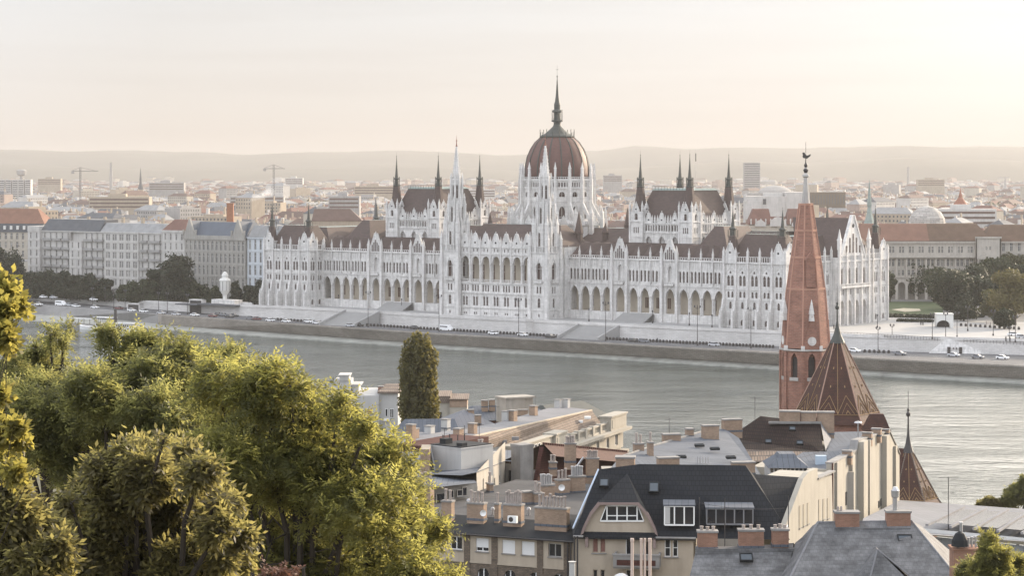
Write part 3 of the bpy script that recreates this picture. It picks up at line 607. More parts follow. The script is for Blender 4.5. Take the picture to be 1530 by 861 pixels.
# --- two river towers
for s in (-1, 1):
    cx, cy = s * 23.05, -1.2; mb = MB(); hw = 4.25
    for k, (ang, ox, oy) in enumerate(((0, cx - hw, cy - hw), (90, cx + hw, cy - hw), (180, cx + hw, cy + hw), (270, cx - hw, cy + hw))):
        mb.at(ox, oy, 0, ang); c = hw
        cell(mb, 0, 8.5, 0, 3.4, [(c, .35, .8, 1.8, .3)] if k else [(c, .35, .8, 1.8, .3)], 0, .5)
        cell(mb, 0, 8.5, 3.4, 9.4, [(c, .7, 4.5, 7.6, .8)], 0, .6)
        cell(mb, 0, 8.5, 9.4, 14.0, [(c - .75, .42, 10.2, 12.6, .4), (c + .75, .42, 10.2, 12.6, .4)], 0, .6)
        cell(mb, 0, 8.5, 14.0, 26.6, [(c, 1.35, 15.8, 20.6, 2.0)], 0, 1.2, n=5)
        mb.wallpoly([(c - 2.1, 20.7), (c, 24.6), (c + 2.1, 20.7), (c + 1.6, 20.7), (c, 23.7), (c - 1.6, 20.7)], -.25, .246)
        mb.box(c - 2.1, c + 2.1, -1.0, -.003, 14.4, 14.9); balustrade(mb, c - 2.1, c + 2.1, 14.9, 1.0, -1.0)
        for z in (3.3, 9.2, 13.8, 26.2): cornice(mb, 0, 8.5, z, .35, .3)
        balustrade(mb, 0, 8.5, 26.6, 2.4, -.35, 0, .8)
        for x in (0, 8.5):
            mb.box(x - .75, x + .75, -1.0, .5, 0, 24); mb.box(x - .6, x + .6, -.7, .4, 24, 29); pin(mb, x, -.2, 29, 6.0, 1.1)
    mb.at(); mb.box(cx - hw + 1.25, cx + hw - 1.25, cy - hw + 1.25, cy + hw - 1.25, 0, 26.6); mb.box(cx - hw, cx + hw, cy - hw, cy + hw, 26.5, 26.7)
    if s > 0: mb.at(cx + hw, cy + hw, 0, 90); cell(mb, 0, 7, 0, 24.4, [(2.2, 1.1, .3, 5.2, 1.8), (5.2, 1.0, .3, 5.2, 1.8)], 1.2, .6); mb.at(); mb.box(cx + 1, cx + hw - 1.9, cy + hw, 9, 0, 24.4)
    # wide buttressed octagon stages
    def octa(r, z0, z1, wz0, wz1, whw):
        for k in range(8):
            a = 45 * k; L = r * math.tan(R(22.5)) * 2
            px_ = cx + r * math.cos(R(a - 90)) - L / 2 * math.cos(R(a)); py_ = cy + r * math.sin(R(a - 90)) - L / 2 * math.sin(R(a))
            mb.at(px_, py_, 0, a); cell(mb, 0, L, z0, z1, [(L / 2, whw, wz0, wz1 - 1, 1.0)], 0, .7, n=3)
            mb.box(-.32, .32, -.45, .2, z0, z1 + .3); pin(mb, 0, -.1, z1, 3.6, .6)
            mb.wallpoly([(L / 2 - whw * 1.9, wz1 - .6), (L / 2, wz1 + 1.9), (L / 2 + whw * 1.9, wz1 - .6), (L / 2 + whw * 1.5, wz1 - .6), (L / 2, wz1 + 1.2), (L / 2 - whw * 1.5, wz1 - .6)], -.15, .147)
        mb.at(); mb.lathe([(r * 1.0, z0), (r * .78, z0 + .1), (r * .78, z1 - .1), (r * 1.08, z1), (r * 1.08, z1 + .4), (r * .7, z1 + .5)], 8, cx, cy, 22.5)
    octa(4.1, 26.7, 36.5, 29, 34.6, .65)
    octa(3.1, 36.5, 46.5, 38.2, 44.6, .55)
    octa(2.2, 46.5, 55.0, 48.0, 53.6, .42)
    for k in range(4):      # clasping pinnacles on the square corners
        a = R(45 + 90 * k); x = cx + 4.6 * math.cos(a); y = cy + 4.6 * math.sin(a)
        mb.box(x - .7, x + .7, y - .7, y + .7, 26.7, 34); mb.at(0, 0, 0, 0); pin(mb, x, y, 34, 8, 1.3)
        x = cx + 3.5 * math.cos(a); y = cy + 3.5 * math.sin(a); mb.box(x - .4, x + .4, y - .4, y + .4, 36.5, 43); pin(mb, x, y, 43, 5, .8)
    mb.build('river_tower', M_['stone'], par)
    sp = MB(); sp.lathe([(2.35, 55.0), (2.35, 55.7), (1.9, 56.0), (1.25, 61.5), (.95, 64.2), (.35, 69.3)], 8, cx, cy, 22.5, 0)
    for k in range(8):
        a = R(22.5 + 45 * k)
        for j in range(9): f = j / 9; rr = 1.85 * (1 - f) + .4 * f; sp.box(cx + rr * math.cos(a) - .13, cx + rr * math.cos(a) + .13, cy + rr * math.sin(a) - .13, cy + rr * math.sin(a) + .13, 56.4 + f * 12.6, 56.75 + f * 12.6, 0)
    sp.lathe([(.36, 69.2), (.45, 69.6), (.2, 70), (.16, 71.4), (.34, 71.7), (.1, 72.1), (.05, 73.8)], 6, cx, cy, 0, 1)
    sp.build('stone_spire', [M_['stone'], M_['gold']], par)

# --- two chambers with corner towers
for s in (-1, 1):
    xa, xb = (52.8, 76.5) if s > 0 else (-76.5, -52.8); ya, yb2 = 22.5, 50.6
    mb = MB(); faces = ((0, xa, ya - 2.2, xb - xa), (90, xb + 2.2, ya, yb2 - ya), (180, xb, yb2 + 2.2, xb - xa), (270, xa - 2.2, yb2, yb2 - ya))
    for ang, ox, oy, L in faces:
        mb.at(ox, oy, 0, ang); A0, B0 = 2.4, L - 2.4; nb = 3; bw2 = (B0 - A0) / nb
        for i in range(nb):
            l = A0 + i * bw2; r = l + bw2; c = (l + r) / 2
            cell(mb, l, r, 24, 34.6, [(c, 1.35, 27.8, 31.2, 1.9)], 0, .9, n=5)
            for e in (-.55, 0, .55): mb.box(c + e - .1, c + e + .1, .45, .62, 27.8, 33)
            mb.wallpoly([(c - 1.9, 31.4), (c, 34.6), (c + 1.9, 31.4), (c + 1.55, 31.4), (c, 34.0), (c - 1.55, 31.4)], -.2, .196)
            cell(mb, l, r, 34.6, 38.4, [(l + bw2 * (k + .5) / 5, .42, 35.3, 37.3, .4) for k in range(5)], 0, .6, n=2)
            gable(mb, c, bw2 * .28, 38.4, 42.4, -.15, .5)
            for e in (l, c - bw2 * .3, c + bw2 * .3): mb.box(e - .18, e + .18, -.4, -.003, 34.6, 38.8); pin(mb, e, -.2, 38.8, 3.0, .5)
        cornice(mb, A0, B0, 34.4, .35, .4); cornice(mb, A0, B0, 38.1, .35, .4); balustrade(mb, A0, B0, 38.4, 1.0, -.2)
    mb.at(); mb.box(xa - 1.2, xb + 1.2, ya - 1.2, yb2 + 1.2, 20, 38.4)
    mb.build('chamber_block', M_['stone'], par)
    rb = MB(); rb.frus(xa - 1.6, xb + 1.6, ya - 1.6, yb2 + 1.6, 38.4, xa + 2.4, xb - 2.4, ya + 5, yb2 - 5, 51.4, 0, 1)
    rb.frus(xa + 2.1, xb - 2.1, ya + 4.7, yb2 - 4.7, 51.4, xa + 3, xb - 3, ya + 6, yb2 - 6, 52.2, 1, 1)
    for k in range(14): f = k / 13; rb.box(xa + 2.2 + f * (xb - xa - 4.5), xa + 2.3 + f * (xb - xa - 4.5), ya + 4.9, ya + 5.0, 51.4, 53.0, 2)
    rb.box(xa + 2.2, xb - 2.2, ya + 4.9, ya + 5.0, 52.9, 53.0, 2); rb.box(xb - 2.3, xb - 2.2, ya + 4.9, yb2 - 5, 52.9, 53.0, 2)
    rb.build('chamber_roof', [M_['roof'], M_['copper_lt'], M_['copper']], par)
    for tx in (xa, xb):
        for ty in (ya, yb2):
            t = MB(); hw = 3.0
            for k, ang in enumerate((0, 90, 180, 270)):
                dx, dy = ((-hw, -hw), (hw, -hw), (hw, hw), (-hw, hw))[k]; t.at(tx + dx, ty + dy, 0, ang)
                cell(t, 0, 6, 22, 33, [(3, .4, 26, 28, .3)], 0, .5)
                cell(t, 0, 6, 33, 39, [(2.0, .3, 34.4, 36.6, .2), (3, .3, 34.4, 36.6, .2), (4.0, .3, 34.4, 36.6, .2)], 0, .4, n=2)
                cell(t, 0, 6, 39, 43.0, [(3, .8, 39.6, 41.4, .9)], 0, .9)
                gable(t, 3, 1.5, 43, 46.0, -.1, .4)
                cornice(t, 0, 6, 32.8, .3, .2); cornice(t, 0, 6, 38.8, .35, .3)
                t.box(-.35, .35, -.35, .35, 22, 43.4); pin(t, 0, 0, 43.2, 4.2, .7); pin(t, 1.4, 0, 43, 2.6, .4)
            t.at(); t.box(tx - 2, tx + 2, ty - 2, ty + 2, 22, 43)
            t.build('chamber_tower', M_['stone'], par)
            sp = MB(); sp.lathe([(2.9, 43.0), (2.6, 43.3), (1.5, 52.6)], 8, tx, ty, 22.5, 0)
            sp.lathe([(1.55, 52.6), (1.7, 52.9), (1.1, 53.1), (.85, 55.4), (1.3, 55.6), (1.25, 55.9), (.75, 56.4), (.38, 60.5), (.07, 65.3)], 8, tx, ty, 22.5, 1)
            sp.lathe([(.02, 65.2), (.2, 65.5), (.03, 65.9), (.02, 67.4)], 5, tx, ty, 0, 1)
            for k in range(8): a = R(22.5 + 45 * k); sp.box(tx + 1.35 * math.cos(a) - .08, tx + 1.35 * math.cos(a) + .08, ty + 1.35 * math.sin(a) - .08, ty + 1.35 * math.sin(a) + .08, 52.7, 56.6, 1)
            sp.build('chamber_spire', [M_['roof'], M_['copper']], par)
fp = MB(); fp.tube((69, 38, 51), (69, 38, 68), .12, .06); fp.box(69, 69.2, 37.6, 38, 63, 66.2, 1); fp.build('flagpole', [M_['stone_dk'], M_['iron']], par)

# --- dome
dc = (0, 37.0); mb = MB(); n = 16
mb.lathe([(13.6, 28), (13.6, 55.6)], 16, dc[0], dc[1], 11.25)
for k in range(16):
    a = 22.5 * k; r = 14.6; L = r * math.tan(R(11.25)) * 2
    ox = dc[0] + r * math.cos(R(a - 90)) - L / 2 * math.cos(R(a)); oy = dc[1] + r * math.sin(R(a - 90)) - L / 2 * math.sin(R(a))
    mb.at(ox, oy, 0, a)
    cell(mb, 0, L, 28, 46.6, [(L / 2, 1.25, 33, 42.4, 2.2)], 0, .9, n=5)
    mb.wallpoly([(L / 2 - 2, 43), (L / 2, 47.0), (L / 2 + 2, 43), (L / 2 + 1.6, 43), (L / 2, 46.2), (L / 2 - 1.6, 43)], -.25, .246)
    cell(mb, 0, L, 46.6, 52.0, [(L / 2, 1.2, 48.4, 49.3, 1.2)], 0, .8, n=5, pointed=False)
    cell(mb, 0, L, 52.0, 55.6, [(L * (j + .5) / 5, .36, 52.5, 54.2, .3) for j in range(5)], 0, .8, n=2)
    cornice(mb, 0, L, 46.4, .35, .3); cornice(mb, 0, L, 51.7, .35, .35); cornice(mb, 0, L, 55.2, .5, .45); balustrade(mb, 0, L, 55.7, 1.1, -.2, 0, .9)
    mb.box(-.55, .55, -1.4, .3, 28, 55.9); mb.box(-.4, .4, -1.2, 0, 55.8, 58); pin(mb, 0, -.6, 57.9, 5.0, .9)
    # outer ring: flying buttresses with tall pinnacles
    mb.wallpoly([(0, 0)] * 0 or [(-.35, 42), (.35, 42), (.35, 43), (-.35, 43)], -1, .9)
    mb.add([(-.35, -1.3, 46.0), (.35, -1.3, 46.0), (.35, -1.3, 43.2), (-.35, -1.3, 43.2), (-.35, -5.2, 39.0), (.35, -5.2, 39.0), (.35, -5.2, 36.0), (-.35, -5.2, 36.0)], [(0, 1, 5, 4), (3, 7, 6, 2), (0, 4, 7, 3), (1, 2, 6, 5)])
    mb.box(-.7, .7, -6.2, -4.6, 24, 39.4); pin(mb, 0, -5.4, 39.3, 5.2, 1.2)
    mb.at()
mb.lathe([(19.0, 24), (19.0, 36.4), (19.5, 36.6), (19.5, 37.2), (14.7, 39.5)], 16, dc[0], dc[1], 11.25)
for k in range(16):
    a = 22.5 * k; r = 19.1; L = r * math.tan(R(11.25)) * 2 * .98
    ox = dc[0] + r * math.cos(R(a - 90)) - L / 2 * math.cos(R(a)); oy = dc[1] + r * math.sin(R(a - 90)) - L / 2 * math.sin(R(a))
    mb.at(ox, oy, 0, a); mb.wallpoly([(L * .2, 36.6), (L / 2, 41.0), (L * .8, 36.6)], -.4, .5); balustrade(mb, 0, L, 37.2, 1.1, -.4)
    SL.append((mb.T, L / 2, 29.5, .9, 5.0, -.05))
mb.at(); mb.build('dome_drum', M_['stone'], par)
dm = MB(); prof = [(13.35, 55.6), (13.45, 58), (13.3, 61.5), (12.6, 65), (11.2, 68.3), (9.3, 71.2), (6.6, 73.6)]
dm.lathe(prof, 64, dc[0], dc[1], 0, 0); dome = dm.build('dome', M_['dome'], par, smooth=True)
rbp = MB()
for j in range(len(prof) - 1):
    (r0, z0), (r1, z1) = prof[j], prof[j + 1]; r0 += .28; r1 += .28
    rbp.add([(r0 - .5, -.3, z0), (r0, -.24, z0), (r0, .24, z0), (r0 - .5, .3, z0), (r1 - .5, -.28, z1), (r1, -.2, z1), (r1, .2, z1), (r1 - .5, .28, z1)], [(0, 1, 5, 4), (1, 2, 6, 5), (2, 3, 7, 6)])
rm = rbp.mesh('rib', M_['copper'])
for k in range(16):
    o = bpy.data.objects.new('rib', rm); col.objects.link(o); o.parent = dome; o.location = (dc[0], dc[1], 0); o.rotation_euler = (0, 0, R(22.5 * k))
lt = MB(); lt.lathe([(7.3, 73.2), (7.5, 73.6), (6.9, 74.0), (5.2, 74.8), (3.4, 76.3), (1.9, 77.8), (1.5, 78.6), (1.5, 79.6), (2.4, 79.9), (2.4, 80.4), (1.3, 80.6), (1.2, 83.6), (2.2, 83.9), (2.0, 84.4), (1.3, 85), (1.35, 87), (.95, 88.3), (.6, 91), (.12, 98.4)], 16, dc[0], dc[1], 0, 0)
for k in range(16):
    a = R(22.5 * k); c_, s_ = math.cos(a), math.sin(a); lt.box(dc[0] + 7.2 * c_ - .1, dc[0] + 7.2 * c_ + .1, dc[1] + 7.2 * s_ - .1, dc[1] + 7.2 * s_ + .1, 73.5, 75.4 + (1.2 if k % 2 == 0 else 0), 0)
    if k % 2 == 0: lt.tube((dc[0] + 2.15 * c_, dc[1] + 2.15 * s_, 80.2), (dc[0] + 2.15 * c_, dc[1] + 2.15 * s_, 84.9), .14, .1, 5, 0)
lt.lathe([(.05, 98.3), (.35, 98.8), (.05, 99.3), (.03, 103.6)], 6, dc[0], dc[1], 0, 0); lt.box(dc[0] - .6, dc[0] + .6, dc[1] - .04, dc[1] + .04, 101.6, 101.75, 0)
lt.build('dome_lantern', M_['copper'], par)
# little roof turrets beside the dome
for (x, y, zb, zt, r) in ((24, 20, 30, 43, 1.6), (-24, 22, 30, 42, 1.5), (24, 54, 30, 44, 1.6), (34, 40, 33, 42, 1.3), (30, 30, 30, 38, 1.3)):
    t = MB(); t.lathe([(r, zb), (r, zb + 3.6), (r * 1.2, zb + 3.8), (.05, zt)], 8, x, y, 22.5); t.build('roof_turret', M_['roof'], par)

# dark openings in gables, slot windows, window panes, pinnacles
gh = MB()
for T, c, z, r, b in GH:
    gh.T = T; gh.add([(c + r * math.cos(k * math.pi / 3), b - .03, z + r * math.sin(k * math.pi / 3)) for k in range(6)] + [(c, b + .1, z)], [(0, 1, 2, 3, 4, 5)])
gh.T = (0, 0, 0, 1, 0); tag(gh.build('gable_opening', M_['glass'], par), kind='stuff')
for T, c, z, hw, h_, b in SL:
    ox, oy, oz, cc, dd = T; y = b - .07
    WIN.append((ox + c * cc - y * dd, oy + c * dd + y * cc, z, math.degrees(math.atan2(dd, cc)), 2 * hw, h_))
w = take_windows()
def seen(q): return q[3] in (0.0, 90.0) or abs(q[3]) < 91
big = sorted([q for q in w], key=lambda q: (0 if seen(q) and q[1] < 12 else 1, -q[4] * q[5]))
pp = MB().box(-.5, .5, 0, .06, 0, 1, 0).box(-.05, .05, -.05, -.003, 0, 1, 1).box(-.5, .5, -.05, -.004, .6, .63, 1)
emit('window', pp, [M_['redglass'], M_['stone_dk']], [(x, y, z, a, ww, 1, hh) for x, y, z, a, ww, hh in big], par)
PIN.sort(key=lambda q: (0 if q[1] < 14 else 1, -q[4] * q[6]))
emit('pinnacle', pinp, M_['stone'], PIN, par)

# --- terrace: stairs down to the road, bastion in front of the centre
for s in (-1, 1):
    for (uc, hwid) in ((s * 62, 9.0),):
        q = MB(); base = -TZ + 5.2
        for k in range(24):
            f = k / 24; y1 = -18 + f * 0 - 0; q.box(uc - hwid, uc + hwid, -31 + k * .62, -16.5, base, base + (k + 1) * (-base) / 24)
        for e in (-1, 1):
            q.wallpoly([(0, 0)] * 0 or [(uc + e * (hwid + .4) - .5, base), (uc + e * (hwid + .4) + .5, base), (uc + e * (hwid + .4) + .5, .9), (uc + e * (hwid + .4) - .5, .9)], -16.4, .3)
            x = uc + e * (hwid + .4)
            q.add([(x - .45, -32, base), (x + .45, -32, base), (x + .45, -16, base), (x - .45, -16, base), (x - .45, -32, base + 1.1), (x + .45, -32, base + 1.1), (x + .45, -16, 1.0), (x - .45, -16, 1.0)], [(4, 5, 6, 7), (0, 1, 5, 4), (1, 2, 6, 5), (0, 4, 7, 3)])
        # upper flight from terrace to arcade
        for k in range(14): q.box(uc - hwid * .8, uc + hwid * .8, 1.0 + k * .5, 8.6, 0, (k + 1) * 3.2 / 14)
        o = q.build('terrace_stairs', M_['pave']); o.location = (OX, OY, TZ); o.rotation_euler = (0, 0, R(-AL))
        tag(o, 'broad stone stairs to the quay below the %s parliament wing' % ('left (upstream)' if s < 0 else 'right (downstream)'), 'stairs')
q = MB(); base = -TZ + 5.2
q.prism([(-31, -17), (-29, -21.5), (29, -21.5), (31, -17), (31, -13), (-31, -13)], base, .05); q.prism([(-31.2, -17.2), (-29.1, -21.8), (29.1, -21.8), (31.2, -17.2), (30.8, -17), (28.8, -21.3), (-28.8, -21.3), (-30.8, -17)], .04, 1.0)
o = q.build('terrace_bastion', M_['ret']); o.location = (OX, OY, TZ); o.rotation_euler = (0, 0, R(-AL)); tag(o, 'projecting stone bastion of the terrace before the central river front', 'wall')
# ------------------------------------------------------------------ leaves and trees
def crown_mesh(name, lobes, n, size, m, seed, aspect=1.6, shell=.75, parent=None, oname='crown', up=.35):
    """lobes: (x, y, z, rx, ry, rz); n small leaf faces spread through them"""
    g = np.random.default_rng(seed); L = np.array(lobes, float); vol = L[:, 3] * L[:, 4] * L[:, 5]; pr = vol ** .7; pr /= pr.sum()
    idx = g.choice(len(L), n, p=pr); d = g.normal(size=(n, 3)); d /= np.linalg.norm(d, axis=1)[:, None]
    rad = np.where(g.random(n) < shell, g.normal(.93, .09, n), g.random(n) ** .5)
    # break the outline into tufts
    fr = np.sin(d[:, 0] * 7 + idx) * np.sin(d[:, 1] * 6 + idx * 2.1) * np.sin(d[:, 2] * 8 + idx * .7); rad *= 1 + .22 * fr
    c = L[idx, :3] + d * rad[:, None] * L[idx, 3:6]
    nr = d + g.normal(size=(n, 3)) * .7; nr[:, 2] += up; nr /= np.linalg.norm(nr, axis=1)[:, None]
    t = np.cross(nr, g.normal(size=(n, 3))); t /= np.linalg.norm(t, axis=1)[:, None]; b = np.cross(nr, t)
    s = size * g.uniform(.6, 1.35, n)[:, None]; t *= s * aspect * .5; b *= s * .5
    V = np.empty((n, 4, 3)); V[:, 0] = c - t; V[:, 1] = c - b * .9 + t * .1; V[:, 2] = c + t; V[:, 3] = c + b * .9 + t * .1
    return quad_mesh(name, V, m, parent, oname)
def quad_mesh(name, V, m, parent, oname):
    n = len(V); me = bpy.data.meshes.new(name); me.vertices.add(4 * n); me.vertices.foreach_set('co', V.reshape(-1).astype(np.float32))
    me.loops.add(4 * n); me.loops.foreach_set('vertex_index', np.arange(4 * n, dtype=np.int32)); me.polygons.add(n)
    me.polygons.foreach_set('loop_start', np.arange(0, 4 * n, 4, dtype=np.int32)); me.update(); me.validate(); me.materials.append(m)
    o = bpy.data.objects.new(oname, me); col.objects.link(o)
    if parent: o.parent = parent
    return o
M_['bark'] = mat('bark', (.045, .036, .028), .95, .4, 2)
def lobes_for(h, r, g, k=9, low=.3):
    out = []
    for i in range(k):
        a = g.random() * 6.28; q = g.random() ** .5 * r * .62; z = h * (low + (1 - low) * (.15 + .70 * g.random())); s = r * g.uniform(.32, .52) * (1.15 - .35 * (z / h))
        out.append((q * math.cos(a), q * math.sin(a), min(z, h - s * .8), s * 1.1, s * 1.1, s * .85))
    return out + [(0, 0, h * (low + 1) / 2, r * .6, r * .6, h * (1 - low) * .42)]
def tree(name, label, x, y, z, h, r, m, leaf=.8, n=2500, seed=1, low=.25, k=10, group=None, cat='tree'):
    g = random.Random(seed); e = empty(name, (x, y, z), 0, label, cat, group)
    t = MB(); t.tube((0, 0, -.5), (0, 0, h * .45), r * .07 + .08, r * .05, 7); lb = lobes_for(h, r, g, k, low)
    for l in lb[:6]: t.tube((0, 0, h * .3), l[:3], r * .035 + .03, .03, 5)
    t.build('trunk', M_['bark'], e); crown_mesh(name, lb, n, leaf, m, seed, parent=e); return e
LF = {'dark': leafmat('dark_leaves', (.030, .038, .018), (.03, .04, .012), .45, .25, .25), 'mid': leafmat('green_leaves', (.050, .060, .024), (.06, .08, .02), .45, .25, .3),
      'olive': leafmat('olive_leaves', (.085, .082, .032), (.10, .10, .03), .4, .25, .3), 'yellow': leafmat('yellowing_leaves', (.14, .12, .045), (.16, .14, .04), .4, .25, .3)}

# ------------------------------------------------------------------ buildings on the far bank
WALLC = {'cream': (.44, .40, .34), 'white': (.52, .50, .475), 'grey': (.33, .32, .31), 'sand': (.38, .32, .25), 'rose': (.34, .27, .235)}
ROOFC = {'brown': (.13, .085, .07), 'red': (.17, .09, .07), 'slate': (.10, .105, .115), 'pale grey': (.28, .28, .28)}
MW = {k: mat('plaster_' + k, c, .9, .22, .15, streak=.2) for k, c in WALLC.items()}
MR = {k: mat('roof_' + k.replace(' ', '_'), c, .8, .3, .3) for k, c in ROOFC.items()}
M_['dkwin'] = mat('dark_window', (.06, .06, .065), .35, .3, .5, spec=.5)
M_['framewhite'] = mat('painted_frame', (.62, .61, .58), .6, .1, 1)
pan = pane_proto()
def facade(mb, L, z0, floors, fh, nb, hw=.55, pair=False, arch=0.0, t=.35, sill=.9, top=.55, skip=None):
    bw = L / nb
    for f in range(floors):
        a = z0 + f * fh
        for i in range(nb):
            c = (i + .5) * bw
            o = [(c - .8, hw * .8, a + sill, a + fh - top - arch, arch), (c + .8, hw * .8, a + sill, a + fh - top - arch, arch)] if pair else [(c, hw, a + sill, a + fh - top - arch, arch)]
            cell(mb, i * bw, (i + 1) * bw, a, a + fh, o if not (skip and skip(f, i)) else [], 0, t, n=2)
        mb.box(0, L, -.16, -.003, a + fh - .12, a + fh + .08)

def left_block():
    wz = 27
    # long pale apartment block
    p = uw(-325.6, wz); e = empty('apartment_block', (p[0], p[1], 8), -AL, 'long pale grey apartment block with balconies, left of the red-roofed corner house', 'building')
    wb = MB(); fh = 4.35; h = 31
    wb.at(0, 0, 0, 0); facade(wb, 9, .5, 7, fh, 2)
    wb.at(9, 1.5, 0, 0); facade(wb, 22, .5, 7, fh, 5, skip=lambda f, i: f == 0)
    wb.at(31, .2, 0, 0); facade(wb, 9, .5, 6, fh, 2); wb.add([(0, 0, 26.6), (9, 0, 26.6), (9, 1.3, 26.6), (0, 1.3, 26.6)], [(0, 1, 2, 3)])
    wb.at(40, 1.5, 0, 0); facade(wb, 16, .5, 7, fh, 4)
    wb.at(56, .8, 0, 0); facade(wb, 24, .5, 7, fh, 5, pair=True, hw=.7)
    wb.at(80, 1.6, 0, 0); facade(wb, 16.5, .5, 7, fh, 4)
    wb.at(96.5, 1.6, 0, 90); facade(wb, 13, .5, 7, fh, 3)
    wb.at(); wb.box(.6, 95.9, 2.3, 14, 0, h); wb.box(9, 9.02, 0, 1.6, 0, h); wb.box(30.98, 31, .2, 1.6, 0, h); wb.box(40, 40.02, .2, 1.6, 0, 26.6); wb.box(0, 96.5, 1.0, 2.0, h, h + .5); wb.box(0, 9, -.2, 14, h, h + 2.6)
    wb.box(55.98, 56, .8, 1.6, 0, h); wb.box(80, 80.02, .8, 1.7, 0, h); wb.box(0, .02, 0, 14, 0, h); wb.box(56, 80, .5, 1.6, h, h + .6)
    wb.build('wall', MW['white'], e); windows(e, pan, [M_['dkwin'], M_['framewhite']])
    r = MB(); r.frus(9, 52, 1, 14, h + .5, 10, 52, 5, 13, h + 6.2, 0, 1); r.frus(52.05, 96, 1.4, 14, h + .5, 52.05, 95, 5.5, 13, h + 4.8, 1, 1); r.build('roof', [MR['slate'], MR['pale grey']], e)
    for f in range(1, 7):
        for (x0, x1) in ((10.5, 17), (18, 24), (25, 30.5), (41, 47.5), (48.5, 55), (81, 86), (88, 95)):
            b = MB(); z = .5 + f * fh; b.box(x0, x1, .2, 1.45, z, z + .2); b.box(x0, x1, .2, .28, z + .2, z + 1.15); b.box(x0, x0 + .08, .28, 1.4, z + .2, z + 1.15); b.box(x1 - .08, x1, .28, 1.4, z + .2, z + 1.15); b.build('balcony', MW['grey'], e)
    for x in (14, 22, 35, 47, 60, 74, 88): c = MB(); c.box(x, x + 1.6, 8, 9, h + 3, h + 7.6); c.build('chimney', MW['sand'], e)
    # corner house
    p = uw(-228.5, wz + .5); e = empty('corner_house', (p[0], p[1], 8), -AL, 'corner house with red tiled roof between the long block and the gothic house', 'building')
    wb = MB(); facade(wb, 15, .5, 7, 4.5, 4, hw=.5, arch=.4); wb.at(15, 0, 0, 90); facade(wb, 14, .5, 7, 4.5, 3, hw=.5); wb.at(); wb.box(.5, 14.4, .8, 14, 0, 32.2); wb.box(-.2, 15.2, -.3, .3, 32, 33); wb.box(0, .02, 0, 14, 0, 32)
    wb.build('wall', MW['white'], e); windows(e, pan, [M_['dkwin'], M_['framewhite']]); r = MB(); r.frus(-.3, 15.3, -.2, 15, 33, 3, 12, 5, 10, 38, 0, 0); r.build('roof', MR['red'], e)
    # gothic office house
    p = uw(-213, wz); e = empty('gothic_office_house', (p[0], p[1], 8), -AL, 'grey office house with steep slate roof and pointed gables beside the parliament', 'building')
    wb = MB(); facade(wb, 40, .5, 5, 5.7, 14, hw=.65, arch=.7); wb.at(40, 0, 0, 90); facade(wb, 16, .5, 5, 5.7, 4); wb.at(); wb.box(.5, 39.4, .8, 16, 0, 30); cornice(wb, 0, 40, 29, .7, .5); wb.box(0, 40, -.3, .3, 29.7, 31); wb.box(0, .02, 0, 16, 0, 29)
    for c in (3.5, 35.5):
        wb.wallpoly([(c - 4, 29.7), (c + 4, 29.7), (c + .3, 38.6), (c - .3, 38.6)], -.4, 1.0)
        for k in (-1, 0, 1): wb.box(c + k * 1.5 - .35, c + k * 1.5 + .35, -.45, -.41, 31, 34.4 - abs(k)); 
        wb.box(c - 4.4, c - 3.8, -.5, .3, 29, 33.5); wb.box(c + 3.8, c + 4.4, -.5, .3, 29, 33.5)
    wb.build('wall', mat('grey_limestone', (.34, .325, .30), .9, .2, .2, streak=.2), e); windows(e, pan, [M_['dkwin'], M_['framewhite']])
    r = MB(); r.frus(0, 40, .5, 16, 30.4, 2, 38, 7, 9.5, 37.2, 0, 0)
    for c in (3.5, 35.5): r.add([(c - 4, 0, 29.8), (c + 4, 0, 29.8), (c, 0, 38), (c, 8, 37.6), (c - 4, 6, 31), (c + 4, 6, 31)], [(0, 2, 3, 4), (1, 5, 3, 2)])
    r.build('roof', mat('blue_slate', (.085, .10, .125), .6, .2, .3), e)
    # pale house
    p = uw(-172.6, wz + 1); e = empty('pale_town_house', (p[0], p[1], 8), -AL, 'pale bluish town house with grey mansard roof, half hidden by the parliament pavilion', 'building')
    wb = MB(); facade(wb, 24, .5, 5, 5.9, 7, hw=.6); wb.at(24, 0, 0, 90); facade(wb, 16, .5, 5, 5.9, 4); wb.at(); wb.box(.5, 23.4, .8, 16, 0, 31); cornice(wb, 0, 24, 30, .6, .5); wb.box(13, 18, -.2, 2, 30, 34); wb.box(0, .02, 0, 16, 0, 31)
    wb.build('wall', mat('bluish_plaster', (.50, .53, .56), .9, .15, .2, streak=.15), e); windows(e, pan, [M_['dkwin'], M_['framewhite']])
    r = MB(); r.frus(0, 24, .3, 16, 30.7, 1.5, 22.5, 3, 13, 36, 0, 0); r.frus(13.2, 17.8, .5, 6, 34, 14, 17, 2, 5, 36.6, 0, 0); r.build('roof', MR['pale grey'], e)
    # far left house with orange roof
    x, y, z = at(-30, 348, 1250); e = empty('mansard_house', (x, y, 8), -12, 'cream house with broad orange roof and dark mansard at the left edge', 'building')
    wb = MB(); facade(wb, 36, .5, 6, 4.7, 11, hw=.6); wb.at(36, 0, 0, 90); facade(wb, 14, .5, 6, 4.7, 4); wb.at(); wb.box(.5, 35.4, .8, 14, 0, 28.6)
    wb.build('wall', MW['cream'], e); windows(e, pan, [M_['dkwin'], M_['framewhite']])
    r = MB(); r.frus(-.3, 36.3, -.4, 15, 28.6, 0, 36, .8, 14, 33.2, 0, 0); r.frus(-.4, 36.4, .6, 16, 33.2, 3, 30, 7, 9, 41, 1, 1)
    for i in range(9): r.box(2.5 + i * 3.7, 3.8 + i * 3.7, -.5, .6, 30, 32, 2)
    r.build('roof', [MR['slate'], mat('orange_tile', (.22, .12, .085), .9, .25, .3), M_['framewhite']], e)
left_block()

